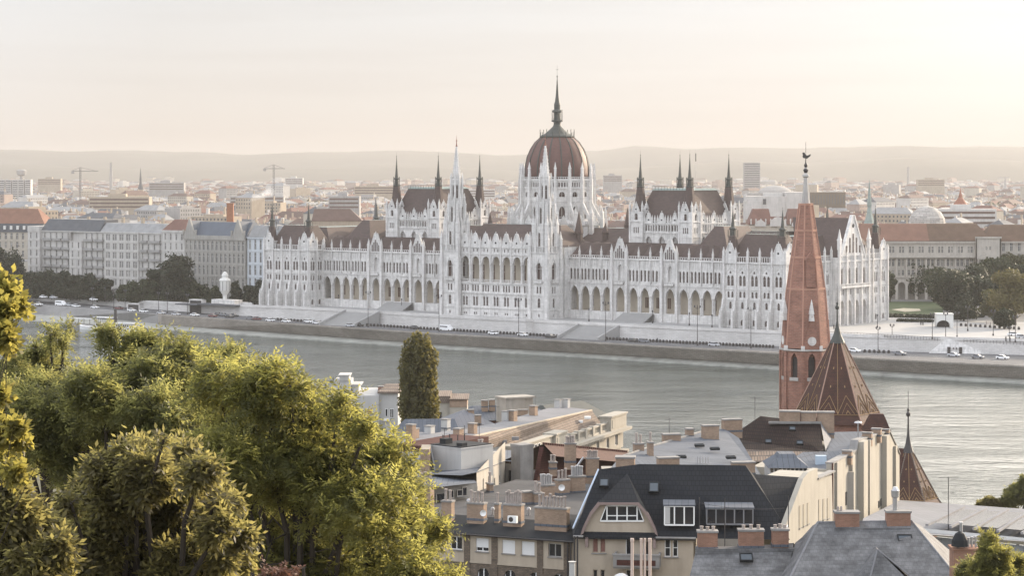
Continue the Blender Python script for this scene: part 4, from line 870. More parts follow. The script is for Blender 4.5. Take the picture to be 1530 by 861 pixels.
def ministry():
    Y = 1075; x0 = (1296 - CX) / F * Y; e = empty('ministry_building', (x0, Y, TZ), 0, 'long pale columned ministry with red and brown tiled roof beyond the lawn', 'building')
    wb = MB(); sc = Y / F; L1 = (1457 - 1296) * sc; nb = 11; bw = L1 / nb; inn = MB()
    for i in range(nb):
        l = i * bw; r = l + bw; c = l + bw / 2
        cell(wb, l, r, 0, 10.2, [(c, bw * .36, .1, 6.4, bw * .36)], 0, 1.6, pane=False, n=5, pointed=False)
        cell(wb, l, r, 10.2, 14.6, [(c - .9, .5, 11.2, 13.6, 0), (c + .9, .5, 11.2, 13.6, 0)], 1.4, .4)
        cell(wb, l, r, 14.6, 19.4, [(c - .9, .55, 15.4, 18.6, 0), (c + .9, .55, 15.4, 18.6, 0)], 1.4, .4)
        wb.lathe([(.5, 10.8), (.42, 11.2), (.36, 18.2), (.55, 18.8)], 10, l, .1)
        cell(wb, l, r, 20.2, 26.4, [(c - .7, .42, 21.6, 24.4, 0), (c + .7, .42, 21.6, 24.4, 0)], 0, .4)
    for z, h_, o_ in ((10.1, .5, .5), (19.3, .9, .7), (26, .8, .9)): wb.box(0, L1, -o_, 1.5, z, z + h_)
    wb.box(0, L1, 5.5, 18, 0, 27); wb.box(0, L1, 1.82, 18, 10.6, 27)
    # corner pavilion with pediment, then the right range
    xp = L1; Lp = 11.5
    wb.at(xp, -1.5, 0, 0)
    cell(wb, 0, Lp, 0, 10.2, [(Lp / 2, 1.6, .1, 6, 1.6)], 0, 1, pointed=False); cell(wb, 0, Lp, 10.2, 19.4, [(Lp * k, .6, 12, 16.5, 0) for k in (.25, .5, .75)], 0, .4); cell(wb, 0, Lp, 19.4, 28.6, [(Lp / 2 - .8, .4, 23, 24.6, 0), (Lp / 2 + .8, .4, 23, 24.6, 0)], 0, .3)
    wb.wallpoly([(1, 19.4), (Lp - 1, 19.4), (Lp / 2, 22.2)], -.8, .79); wb.box(.5, Lp - .5, -1, -.003, 18.6, 19.4)
    for k in (1.2, 3.2, Lp - 3.2, Lp - 1.2): wb.lathe([(.42, 10.4), (.34, 18.6)], 10, k, -.6)
    wb.box(-.3, Lp + .3, -.5, .2, 28.2, 29)
    wb.at(); wb.box(xp, xp + .5, -1.5, 0, 0, 28.6); wb.box(xp + Lp - .5, xp + Lp, -1.5, 4, 0, 28.6); wb.box(xp + .4, xp + Lp - .4, -.4, 18, 0, 28.4)
    x2 = xp + Lp; wb.at(x2, 1.5, 0, 0); L2 = 62; facade(wb, L2, .2, 5, 5.3, 17, hw=.6); cornice(wb, 0, L2, 26, .8, .8); wb.at(); wb.box(x2 + .3, x2 + L2, 2.3, 18, 0, 26.6)
    wb.build('wall', mat('ministry_plaster', (.42, .39, .35), .9, .2, .15, streak=.2), e); windows(e, pan, [M_['dkwin'], M_['framewhite']])
    r = MB(); m1 = (1388 - 1296) * sc; r.frus(-4, m1, -.6, 18, 27, -2, m1, 7, 11, 34.8, 0, 0); r.frus(m1 + .01, L1 + 8, -.6, 18, 27, m1 + .01, L1 + 2, 7, 11, 34.8, 1, 1); r.frus(L1 + 3, x2 + L2, .6, 18, 26.8, L1 + 9, x2 + L2, 8, 11, 34.3, 1, 1)
    for i in range(4): c = 12 + i * 10.5; r.frus(c - 1.6, c + 1.6, 1.2, 4, 29, c - .8, c + .8, 3, 5, 30.8, 1 if i > 1 else 0)
    for i in range(5): c = x2 + 4 + i * 11; r.frus(c - 1.6, c + 1.6, 2.6, 6, 28.6, c - .8, c + .8, 4, 6, 30.6, 1)
    r.build('roof', [mat('terracotta_tile', (.20, .112, .082), .9, .25, .3), mat('brown_tile', (.13, .085, .06), .9, .3, .3)], e)
ministry()

# ------------------------------------------------------------------ the hazy city: about 300 single houses, the rest one mass
def house_mesh(g, L, D, Hh, roof, rh, wins=True):
    w = MB(); w.box(-L / 2, L / 2, -D / 2, D / 2, 0, Hh, 0)
    if wins:
        nf = int(Hh / 3.6)
        for f in range(1, nf):
            z = f * 3.6 + 1
            for i in range(int(L / 2.8)):
                x = -L / 2 + 1.4 + i * 2.8; w.box(x - .5, x + .5, -D / 2 - .04, -D / 2 + .1, z, z + 1.7, 1)
            for i in range(int(D / 3)):
                y = -D / 2 + 1.5 + i * 3; w.box(L / 2 - .1, L / 2 + .04, y - .5, y + .5, z, z + 1.7, 1)
    r = MB()
    if roof == 'hip': r.frus(-L / 2 - .4, L / 2 + .4, -D / 2 - .4, D / 2 + .4, Hh, -L / 2 + D * .4, L / 2 - D * .4, -.3, .3, Hh + rh)
    elif roof == 'gable': r.frus(-L / 2 - .1, L / 2 + .1, -D / 2 - .4, D / 2 + .4, Hh, -L / 2 - .1, L / 2 + .1, -.1, .1, Hh + rh)
    elif roof == 'mansard': r.frus(-L / 2, L / 2, -D / 2, D / 2, Hh, -L / 2 + 1.2, L / 2 - 1.2, -D / 2 + 1.4, D / 2 - 1.4, Hh + rh * .6); r.frus(-L / 2 + 1, L / 2 - 1, -D / 2 + 1.2, D / 2 - 1.2, Hh + rh * .6, -L / 2 + 4, L / 2 - 4, -.3, .3, Hh + rh)
    else: r.box(-L / 2 - .1, L / 2 + .1, -D / 2 - .1, D / 2 + .1, Hh, Hh + .6); r.box(-3, 2, -2, 2.5, Hh + .6, Hh + 3.4)
    c = MB()
    for i in range(g.randint(1, 2)): x = (-L / 4 if i else L / 4) + g.uniform(-1, 1); y = g.uniform(-D * .25, D * .25); hh = rh * (1 if roof != 'flat' else .5) + g.uniform(.5, 1.8); c.box(x - g.uniform(.5, 1.3), x + .6, y - .4, y + .4, Hh, Hh + hh)
    return w, r, c
g = random.Random(21)
variants = []
for i in range(22):
    rf = ['hip', 'gable', 'mansard', 'hip', 'gable', 'flat'][i % 6]; wc = list(WALLC)[i % 5]; rc = ['brown', 'red', 'slate', 'brown', 'pale grey', 'red', 'brown'][i % 7] if rf != 'flat' else 'pale grey'
    L = g.uniform(16, 32); D = g.uniform(12, 17); Hh = g.uniform(15, 24); w, r, c = house_mesh(g, L, D, Hh, rf, g.uniform(3.5, 6.5))
    variants.append((rf, wc, rc, w.mesh('house_wall', [MW[wc], M_['dkwin']]), r.mesh('house_roof', MR[rc]), c.mesh('house_chimney', MW['sand']), L, D))
def clear_of_front(x, y):
    dx, dy = x - OX, y - OY; u = CA * dx - SA * dy; w_ = SA * dx + CA * dy
    if -150 < u < 150 and w_ < 150: return False
    if u <= -150 and w_ < 62: return False
    if u >= 150 and w_ < 60: return False
    if x > 60 and y < 1120: return False
    px = CX + F * x / y
    if px > 1285 and y < 1112: return False
    return True
seenlab = {}
def whereabouts(px):
    for lim, t in ((60, 'behind the orange-roofed house'), (130, 'behind the left end of the long block'), (200, 'behind the long block'), (275, 'behind the corner house'), (345, 'behind the gothic office house'), (400, 'near the smoke and brick stack'), (470, 'behind the left pavilion'), (530, 'behind the long brown hall'), (590, 'just left of the left chamber'), (700, 'behind the left chamber'), (790, 'left of the dome'), (900, 'behind the dome'), (950, 'between dome and right chamber'), (1100, 'behind the right chamber'), (1210, 'near the ornate palace'), (1260, 'right of the brick spire'), (1330, 'by the green steeple'), (1400, 'by the banded dome'), (1470, 'by the red cupola')):
        if px < lim: return t
    return 'at the far right'
def depthname(Y): return 'nearest rows' if Y < 1160 else 'third row' if Y < 1260 else 'middle rows' if Y < 1380 else 'farther rows' if Y < 1550 else 'farthest rows'
cnt = 0; Y = 1040.0
while Y < 2300 and cnt < 285:
    x = -.235 * Y + g.uniform(0, 18)
    while x < .235 * Y and cnt < 285:
        v = g.choice(variants)
        px = CX + F * x / Y
        if clear_of_front(x, Y) and not (Y > 1450 and 780 < px < 900 and False):
            rf, wc, rc, mw, mr_, mc, L, D = v; lab = '%s house, %s %s roof, %s, %s' % (wc if wc != 'sand' else 'sandy', rc, {'hip': 'hipped', 'gable': 'gabled', 'mansard': 'mansard', 'flat': 'flat'}[rf], whereabouts(px), depthname(Y)); seenlab[lab] = seenlab.get(lab, 0) + 1
            o = bpy.data.objects.new('town_house', mw); col.objects.link(o); o.location = (x, Y + g.uniform(-8, 8), 7.5 + g.uniform(-3.5, 2) - (2 if Y < 1500 else 0)); rot = -38 + g.choice([0, 90, 0, 90, 20]) + g.uniform(-4, 4)
            o.rotation_euler = (0, 0, R(rot)); tag(o, lab, 'house', 'houses of the hazy city')
            for nm, me in (('roof', mr_), ('chimney', mc)): q = bpy.data.objects.new(nm, me); col.objects.link(q); q.parent = o
            cnt += 1
        x += g.uniform(19, 31)
    Y += g.uniform(26, 40) if Y < 1500 else g.uniform(34, 50)
Yend = Y
# the rest of the city
mm = MB(); names = ['cream', 'white', 'grey', 'sand', 'rose']; rn = ['brown', 'red', 'slate', 'pale grey']
Y = Yend
while Y < 9300:
    x = -.26 * Y; st = 22 * (Y / 1900) ** .42
    while x < .26 * Y:
        if g.random() < .93:
            L = g.uniform(16, 40) * (Y / 2200) ** .18; D = g.uniform(12, 18) * (Y / 2200) ** .18; Hh = g.uniform(12, 22) * (1 if g.random() < .96 else g.uniform(1.2, 1.9)); wi = g.randrange(5); ri = 5 + g.randrange(4); mm.at(x, Y + g.uniform(-st, st) * .5, 7, -38 + g.choice([0, 90, 90, 15]) + g.uniform(-5, 5))
            mm.box(-L / 2, L / 2, -D / 2, D / 2, 0, Hh, wi)
            if g.random() < .72: mm.frus(-L / 2 - .3, L / 2 + .3, -D / 2 - .3, D / 2 + .3, Hh, -L / 2 + D * .35, L / 2 - D * .35, -.2, .2, Hh + g.uniform(3, 5.5), ri)
            else: mm.box(-L / 4, L / 4, -D / 4, D / 4, Hh, Hh + g.uniform(1, 4), wi)
            if Y < 5200:
                mm.box(L * .2, L * .2 + 1.2, -.6, .6, Hh, Hh + 6.5, 3); mm.box(-L * .25, -L * .25 + 2.2, -.5, .8, Hh, Hh + g.uniform(3, 6), 1)
            if Y < 3600:
                for q_ in range(3): mm.box(-L / 2 + .5, L / 2 - .5, -D / 2 - .06, -D / 2 - .01, Hh - 2.8 - q_ * 3.4, Hh - 1.5 - q_ * 3.4, 9) if False else [mm.box(-L / 2 + 1.2 + i_ * 3, -L / 2 + 2.4 + i_ * 3, -D / 2 - .06, -D / 2 - .01, Hh - 2.8 - q_ * 3.4, Hh - 1.3 - q_ * 3.4, 9) for i_ in range(int(L / 3))]
        x += st * g.uniform(.85, 1.7)
    Y += st * g.uniform(1.1, 1.6)
mm.at(); tag(mm.build('distant_city', [MW[k] for k in names] + [MR[k] for k in rn] + [M_['dkwin']]), kind='stuff')
# scattered trees of the far city, one mass
lob = []
for i in range(420):
    Yt = 1500 + 7500 * g.random() ** 1.3; xt = g.uniform(-.25, .25) * Yt; s = g.uniform(6, 16) * (1 + Yt / 6000); lob.append((xt, Yt, 8 + g.uniform(8, 15), s * g.uniform(1, 3), s, g.uniform(5, 9)))
o = crown_mesh('far_foliage', lob, 42000, 3.6, LF['mid'], 5, oname='distant_foliage'); tag(o, kind='stuff')
# ------------------------------------------------------------------ single landmarks of the far city
def put(name, label, cat, px, py, Y, mb, mats, parts=(), rz=0, z=None):
    x, y, zz = at(px, py, Y); e = empty(name, (x, y, 8 if z is None else z), rz, label, cat); mb.build('body', mats, e)
    for nm, m, mt in parts: m.build(nm, mt, e)
    return e
def hgt(py, Y, z0=8): return H - (py - HZ) / F * Y - z0
def wpx(n, Y): return n / F * Y
# high-rise block on the horizon
Y = 4200; h = hgt(243, Y); w = wpx(24, Y); b = MB().box(-w / 2, w / 2, -8, 8, 0, h)
win = MB()
for f in range(int(h / 4)): win.box(-w / 2 + 1, w / 2 - 1, -8.05, -8.0, f * 4 + 1, f * 4 + 2.6)
put('high_rise', 'tall grey high-rise slab alone on the hazy horizon behind the right chamber', 'building', 1123, 243, Y, b, MW['grey'], [('window_band', win, M_['dkwin'])])
# domed arena
Y = 3600; b = MB().lathe([(26, 0), (26, 6), (24, 10), (18, 14), (10, 16.5), (2, 17.5)], 32); b.box(-40, 30, -10, 30, 0, 6)
put('arena', 'low pale domed arena roof in the haze right of the high-rise', 'arena', 1158, 280, Y, b, MW['grey'], rz=0, z=8 + hgt(277, Y) - 17.5)
# big white block and brown block behind the church spire
Y = 1750; w = wpx(92, Y); b = MB().box(-w / 2, w * .12, -14, 14, 0, hgt(293, Y)).box(w * .12, w / 2, -15, 14, 0, hgt(287, Y)).box(-w * .2, w * .1, -4, 8, hgt(293, Y), hgt(288, Y))
b.box(-w / 2 - 2, -w / 2 + 10, -16, -2, 0, hgt(300, Y)); v = MB().box(-w * .25, -w * .2, -14.3, -13.9, hgt(305, Y), hgt(297, Y))
put('white_office_block', 'large plain white office block behind the church spire', 'building', 1160, 300, Y, b, MW['white'], [('vent', v, M_['dkwin'])])
Y = 2500; w = wpx(92, Y); b = MB().box(-w / 2, w / 2, -12, 12, 0, hgt(287, Y)); v = MB()
for i in range(22): v.box(-w / 2 + i * w / 22 + .6, -w / 2 + (i + .5) * w / 22, -12.1, -11.98, hgt(305, Y), hgt(291, Y))
put('brown_office_block', 'long dark brown flat office block right of the church spire', 'building', 1215, 290, Y, b, mat('brown_cladding', (.13, .10, .07), .8, .3, .1), [('window_band', v, M_['dkwin'])])
# palace with red mansard roofs right behind the parliament
Y = 1240; w = wpx(88, Y); b = MB().box(-w / 2, w / 2, -8, 8, 0, hgt(336, Y)); r = MB(); he = hgt(335, Y)
r.frus(-w / 2, -w * .1, -8.4, 8, he, -w / 2 + 3, -w * .14, -3, 3, hgt(312, Y)); r.frus(w * .14, w / 2, -8.4, 8, he, w * .2, w / 2 - 3, -3, 3, hgt(312, Y)); r.frus(-w * .1, w * .14, -6, 8, he, -w * .1, w * .14, -1, 3, he + 4)
o_ = MB()
for c, s in ((0, 1.5), (-w * .3, 1), (w * .32, 1)):
    o_.wallpoly([(c + 3 * s * math.cos(t_ * math.pi / 8), he - 1 + 3.4 * s * math.sin(t_ * math.pi / 8)) for t_ in range(9)], -9, 1.2)
for i in range(12): c = -w / 2 + (i + .5) * w / 12; o_.box(c - .3, c + .3, -8.8, -8.2, he, he + 2.3); o_.lathe([(.5, he + 2.3), (.05, he + 3.2)], 6, c, -8.5)
put('palace', 'ornate pale palace with red mansard roofs between the right chamber and the church spire', 'palace', 1160, 336, Y, b, MW['cream'], [('roof', r, MR['red']), ('attic_gable', o_, MW['white'])])
# red cupola
Y = 1900; b = MB().lathe([(8, 0), (8, hgt(319, Y)), (8.6, hgt(318, Y))], 16); r = MB(); z0 = hgt(319, Y); r.lathe([(8.2, z0), (7.6, z0 + 4), (5.4, z0 + 8), (2.8, z0 + 11.5), (1.6, z0 + 13), (1.5, z0 + 15), (.9, z0 + 16), (.1, z0 + 21)], 16)
put('cupola_house', 'bulbous red cupola with a spike rising from the roofs at the right', 'cupola', 1435, 319, Y, b, MW['cream'], [('dome', r, mat('red_cupola_tile', (.26, .10, .06), .7, .25, .3))])
# green small dome, striped glass dome
Y = 2000; b = MB().lathe([(5, 0), (5, hgt(319, Y))], 12); r = MB(); z0 = hgt(319, Y); r.lathe([(5, z0), (4.6, z0 + 2.5), (3, z0 + 4.8), (.4, z0 + 6.2)], 12)
put('green_dome', 'small green copper dome just right of the red cupola', 'dome', 1456, 319, Y, b, MW['white'], [('dome', r, M_['copper_lt'])])
Y = 1500; b = MB().box(-14, 14, -10, 10, 0, hgt(338, Y)); r = MB(); z0 = hgt(338, Y); r.lathe([(12, z0), (11.4, z0 + 5), (9, z0 + 9), (5, z0 + 12), (.5, z0 + 13.2)], 20)
put('banded_dome_hall', 'white banded dome above an ornate hall left of the red cupola', 'hall', 1385, 338, Y, b, MW['cream'], [('dome', r, patterned('banded_tiles', (.5, .47, .43), (.3, .28, .26), (.2, .2, .2), 4, 1.2, .8, .1))])
# square tower ruin with turret near (495, .. ) long brown roof
Y = 1420; w = wpx(76, Y); b = MB().box(-w / 2, w / 2, -7, 7, 0, hgt(330, Y)); r = MB(); r.frus(-w / 2, w / 2, -7.5, 7.5, hgt(330, Y), -w / 2 + 1, w / 2 - 8, -.5, .5, hgt(312, Y))
put('long_hall', 'long hall with plain brown gabled roof behind the left wing of the parliament', 'building', 505, 330, Y, b, MW['sand'], [('roof', r, MR['brown'])])
# church spires far away
def spire_church(name, label, px, ptop, Y, hw, sh, mt, m2):
    ht = hgt(ptop, Y); b = MB().box(-hw, hw, -hw, hw, 0, ht - sh); b.box(-hw * .9, hw * .9, hw, hw * 5, 0, (ht - sh) * .5); r = MB().lathe([(hw * 1.2, ht - sh), (hw * .55, ht - sh * .75), (hw * .35, ht - sh * .6), (hw * .45, ht - sh * .55), (.06, ht)], 8, 0, 0, 22.5)
    r.add([(-hw, hw, (ht - sh) * .5), (hw, hw, (ht - sh) * .5), (hw, hw * 5, (ht - sh) * .5), (-hw, hw * 5, (ht - sh) * .5), (0, hw, (ht - sh) * .5 + hw * 1.6), (0, hw * 5, (ht - sh) * .5 + hw * 1.6)], [(0, 3, 5, 4), (1, 4, 5, 2), (0, 4, 1), (3, 2, 5)])
    put(name, label, 'church', px, ptop, Y, b, mt, [('spire', r, m2)])
spire_church('steeple_church', 'church with slender green steeple behind the south end of the parliament', 1299, 268, 1300, 3.0, 26, MW['grey'], M_['copper_lt'])
spire_church('twin_spire_church', 'hazy pointed church spire far above the roofs at the left', 210, 250, 3600, 4, 34, MW['sand'], MR['slate'])
spire_church('small_steeple', 'thin dark steeple just left of the left parliament chamber', 561, 295, 1250, 1.6, 13, MW['grey'], MR['slate'])
spire_church('small_spire_church', 'small dark steeple behind the parliament roof right of the brick spire', 1237, 311, 1350, 1.7, 11, MW['grey'], MR['brown'])
spire_church('pale_spire_church', 'pale pointed spire at the right end of the hazy horizon', 1502, 262, 4200, 5, 26, MW['sand'], MW['grey'])
# smokestacks
def stack(label, px, ptop, Y, r, m): h = hgt(ptop, Y); put('smokestack', label, 'chimney', px, ptop, Y, MB().lathe([(r * 1.5, 0), (r, h), (r * 1.1, h + .4)], 10), m)
stack('hazy tall smokestack left of the twin spire church', 166, 243, 5200, 3.0, MW['grey'])
stack('faint thin smokestack in the haze near the right horizon', 1357, 250, 5200, 2.6, MW['grey'])
Y = 1330; h = hgt(305, Y); b = MB().box(-1.9, 1.9, -1.5, 1.5, 0, h).box(-2.1, 2.1, -1.7, 1.7, h, h + .6); put('brick_stack', 'square brick chimney stack above the roofs behind the gothic office house', 'chimney', 344, 305, Y, b, mat('orange_brick', (.30, .14, .08), .9, .25, 1))
# tower blocks far left
Y = 3300
for i, px in enumerate((4, 14, 24, 33, 43)):
    w = wpx(8.6, Y); h = hgt(268, Y); b = MB().box(-w / 2, w / 2, -7, 7, 0, h); v = MB()
    for f in range(12): v.box(-w / 2 + .6, w / 2 - .6, -7.06, -7.0, h - 3 - f * 3, h - 1.6 - f * 3)
    put('tower_block', ['leftmost pale tower block of the row of five', 'second pale tower block from the left in the row of five', 'middle pale tower block of the row of five', 'fourth pale tower block from the left in the row of five', 'rightmost pale tower block of the row of five'][i], 'tower block', px, 268, Y, b, MW['white'], [('window_band', v, M_['dkwin'])])
Y = 4600; put('water_tower', 'mushroom shaped water tower on the hazy left horizon', 'water tower', 32, 254, Y, MB().lathe([(4, 0), (3, hgt(263, Y)), (9, hgt(261, Y)), (10, hgt(255, Y)), (6, hgt(253, Y))], 14), MW['grey'])
# cranes
def crane(label, px, ptop, Y, jib, back):
    h = hgt(ptop, Y); b = MB()
    for sx in (-.8, .8):
        for sy in (-.8, .8): b.tube((sx, sy, 0), (sx, sy, h), .2)
    k = int(h / 3)
    for i in range(k): b.tube((-.8, -.8, i * 3), (.8, -.8, i * 3 + 3), .15)
    j = MB(); j.tube((-back, 0, h * .93), (jib, 0, h * .93), .35); j.tube((0, 0, h), (jib * .8, 0, h * .94), .18); j.tube((0, 0, h), (-back, 0, h * .94), .18); c = MB().box(-back - 1, -back + 3, -1, 1, h * .93 - 3.2, h * .93)
    put('tower_crane', label, 'crane', px, ptop, Y, b, MR['slate'], [('jib', j, MR['slate']), ('counterweight', c, MW['grey'])])
crane('tower crane above the hazy city at the left', 120, 250, 2900, 22, 10)
crane('tower crane above the hazy city left of the left chamber', 409, 246, 2900, 14, 12)
# misc. large far blocks
g = random.Random(5)
for i, (px, py, wp, Y, m, lab) in enumerate(((180, 294, 90, 2300, 'sand', 'long sandy hospital block low in the left haze'), (250, 273, 52, 3600, 'grey', 'dark flat-roofed block beneath the hazy left spire'), (440, 266, 26, 4200, 'white', 'pale block with flat top in the centre-left haze'),
      (560, 278, 60, 3300, 'sand', 'ribbed sand coloured factory hall left of the left chamber'), (515, 293, 46, 2100, 'grey', 'blue-grey station hall roof left of the left chamber'), (75, 267, 34, 4600, 'sand', 'brownish wooded block right of the tower blocks'), (385, 293, 80, 2500, 'grey', 'long grey hall beside the drifting smoke'),
      (720, 283, 40, 3400, 'white', 'white shed seen between the left chamber spires'), (915, 262, 28, 4300, 'grey', 'faint tower-like block left of the right chamber'), (1390, 268, 40, 4200, 'sand', 'faint domed block under the right hills'), (1440, 312, 90, 1650, 'white', 'long white terrace roof below the red cupola'))):
    w = wpx(wp, Y); h = hgt(py, Y); b = MB().box(-w / 2, w / 2, -9, 9, 0, h).box(-w * .2, w * .1, -4, 6, h, h + 3); v = MB()
    for f in range(3): v.box(-w / 2 + 1, w / 2 - 1, -9.06, -9.0, h - 3.4 - f * 3.6, h - 1.8 - f * 3.6)
    put('large_block', lab, 'building', px, py, Y, b, MW[m], [('window_band', v, MR['brown'])])
# smoke drifting over the roofs
sm = MB()
for i in range(11): x, y, z = at(368 + i * 3.6, 302 - i * 1.5, 2000 + 14 * i); s = 1.3 + i * .32; sm.lathe([(s * .3, z - s), (s, z - s * .4), (s * 1.1, z + s * .2), (s * .5, z + s * .9)], 10, x, y)
smm = bpy.data.materials.new('white_smoke'); smm.use_nodes = True; t_ = smm.node_tree; t_.nodes.clear(); o1 = N(t_, 'ShaderNodeOutputMaterial'); v1 = N(t_, 'ShaderNodeVolumePrincipled'); v1.inputs['Density'].default_value = .018; v1.inputs['Color'].default_value = (1, 1, 1, 1); link(t_, v1.outputs[0], o1.inputs['Volume'])
tag(sm.build('smoke', smm), kind='stuff')

# ------------------------------------------------------------------ riverside: trees, monument, arches, vehicles
def zt(px): return float(np.interp(px, PX, z_terr))
def ground_at(px, py, z=None): z = zt(px) if z is None else z; return atz(px, py, z)
# left tree row: (px, base y, top y, half width px, kind)
LT = [(-10, 441, 362, 24, 'dark'), (20, 440, 366, 20, 'dark'), (44, 441, 404, 16, 'dark'), (68, 441, 402, 15, 'dark'), (90, 441, 405, 15, 'dark'), (112, 442, 408, 14, 'dark'), (133, 442, 406, 15, 'dark'), (12, 442, 410, 15, 'dark'),
      (186, 444, 424, 11, 'mid'), (204, 444, 420, 13, 'mid'), (224, 444, 412, 13, 'mid'), (240, 444, 402, 16, 'dark'), (262, 443, 374, 24, 'dark'), (286, 444, 414, 12, 'mid'), (306, 444, 424, 9, 'mid'), (322, 445, 426, 8, 'mid'), (352, 444, 418, 8, 'dark'), (372, 446, 426, 9, 'dark'), (388, 446, 414, 9, 'dark'), (156, 444, 415, 12, 'dark')]
spots_ = ['leftmost', 'second', 'third', 'fourth', 'fifth', 'sixth', 'seventh', 'eighth', 'ninth', 'tenth', 'eleventh', 'twelfth']
nd = {'row': 0, 'low': 0, 'mon': 0}
for i, (px, pb, pt, hw, k) in enumerate(LT):
    s_ = (px - CX) / F; w0 = 4 + (i % 3) * 4; u_ = (s_ * (OY + CA * w0) - OX - SA * w0) / (CA + s_ * SA); X_, Y_ = uw(u_, w0)
    z_ = 8.0; zt_ = H - (pt - HZ) / F * Y_; h = zt_ - z_; r_ = hw / F * Y_ * 1.3
    if pt < 380: lab = 'tall dark tree before the gothic office house' if px > 200 else ('tallest dark tree at the very left edge' if px < 0 else 'tall dark tree next to the left edge, before the mansard house')
    else:
        kk = 'row' if px < 170 and k == 'dark' else 'low' if px < 230 or k == 'mid' else 'mon'; lab = {'row': '%s rounded dark tree from the left in the row before the long apartment block', 'low': '%s low green tree from the left by the embankment wall', 'mon': '%s dark tree from the left of those near the white monument'}[kk] % spots_[nd[kk]]; nd[kk] += 1
    tree('riverside_tree', lab, X_, Y_, z_, h, r_, LF[k], leaf=.9, n=5600 if hw > 15 else 3400, seed=40 + i, low=.0, k=15)
RT = [(1371, 447, 388, 20, 'mid', 'thin airy tree in front of the arcade of the ministry'), (1398, 452, 394, 18, 'mid', 'mid green tree right of the lawn before the ministry columns'), (1424, 474, 400, 32, 'dark', 'broad dark tree between the lawn and the white arched monument'),
      (1457, 462, 388, 26, 'dark', 'dark tree before the pediment of the ministry'), (1487, 482, 432, 19, 'olive', 'small round olive tree on the square at the right'), (1480, 450, 384, 26, 'mid', 'green tree behind the small round olive tree'), (1516, 486, 402, 30, 'yellow', 'large yellowing tree at the right edge of the square'),
      (1512, 448, 376, 26, 'olive', 'tall olive tree behind the yellowing one at the right edge'), (1545, 470, 395, 30, 'dark', 'dark tree cut by the right edge of the view'), (1440, 480, 448, 16, 'dark', 'low dark tree just right of the white arched monument'), (1330, 452, 405, 8, 'mid', 'narrow reddish green tree hugging the parliament corner'), (1500, 492, 462, 14, 'dark', 'dark bushy tree shading the benches at the right'), (1413, 462, 412, 18, 'dark', 'dark tree behind the white arched shelter'), (1468, 470, 410, 22, 'dark', 'dense dark tree between the ministry pediment and the small round olive tree'), (1496, 470, 412, 22, 'mid', 'mid green tree just behind the yellowing one')]
for i, (px, pb, pt, hw, k, lab) in enumerate(RT):
    x, y, z = ground_at(px, pb, 10); tree('square_tree', lab, x, y, z, (pb - pt) / F * y, hw / F * y * 1.25, LF[k], leaf=.75, n=7600 if hw > 22 else 3600, seed=140 + i, low=.12, k=13)
def onw2(px, w0, z=8.2):
    s_ = (px - CX) / F; u_ = (s_ * (OY + CA * w0) - OX - SA * w0) / (CA + s_ * SA); X_, Y_ = uw(u_, w0); return (X_, Y_, z)
def hedge(label, pts, hgt_, th, m=LF['dark'], n=1600, seed=3):
    lob = []
    for i in range(len(pts) - 1):
        a = Vector(pts[i]); b = Vector(pts[i + 1]); k = max(1, int((b - a).length / 2.2))
        for j in range(k): p = a.lerp(b, j / k); lob.append((p.x, p.y, p.z + hgt_ * .5, 1.5, th, hgt_ * .6))
    o = crown_mesh('hedge', lob, n, .5, m, seed, oname='hedge'); tag(o, label, 'hedge')
hedge('clipped dark hedge along the near side of the lawn', [ground_at(1322, 474, 10), ground_at(1400, 476, 10)], 1.4, 2.5, LF['dark'])
hedge('second dark hedge nearer the square below the lawn', [ground_at(1345, 481, 10), ground_at(1398, 482, 10)], 1.1, 1.5, LF['dark'], seed=4)
hedge('low hedge under the trees at the right of the square', [ground_at(1425, 478, 10), ground_at(1470, 474, 10)], 1.3, 2, LF['dark'], seed=6)
hedge('long dark hedge on top of the embankment wall at the left', [ground_at(0, 444), ground_at(110, 446), ground_at(200, 447)], 1.5, 1.2, LF['dark'], 3000, seed=8)
hedge('continuous dark shrubbery under the tree row on the left embankment', [onw2(-5, 6), onw2(60, 6), onw2(120, 5), onw2(172, 5)], 4.5, 3.0, LF['dark'], 9000, seed=18)
hedge('dark mixed shrubs between the tree row and the white monument', [onw2(178, 5), onw2(240, 5), onw2(300, 5), onw2(328, 8)], 3.0, 2.6, LF['mid'], 6000, seed=19)
l4 = [ground_at(1318, 451, 10), ground_at(1412, 451, 10), ground_at(1408, 470, 10), ground_at(1320, 472, 10)]
q = MB().add([(x, y, 10.05) for x, y, z in l4], [(0, 1, 2, 3)]); tag(q.build('lawn', M_['grass']), kind='structure')
l4 = [ground_at(1332, 463, 10), ground_at(1352, 466.5, 10), ground_at(1376, 465, 10), ground_at(1374, 462, 10), ground_at(1350, 461, 10)]
q = MB().add([(x, y, 10.1) for x, y, z in l4], [(0, 1, 2, 3, 4)]); tag(q.build('gravel_path', mat('gravel', (.42, .37, .28), .95, .2, .5)), kind='structure')

def onw(px, w0, z=8.5):
    s_ = (px - CX) / F; u_ = (s_ * (OY + CA * w0) - OX - SA * w0) / (CA + s_ * SA); X_, Y_ = uw(u_, w0); return (X_, Y_, z)
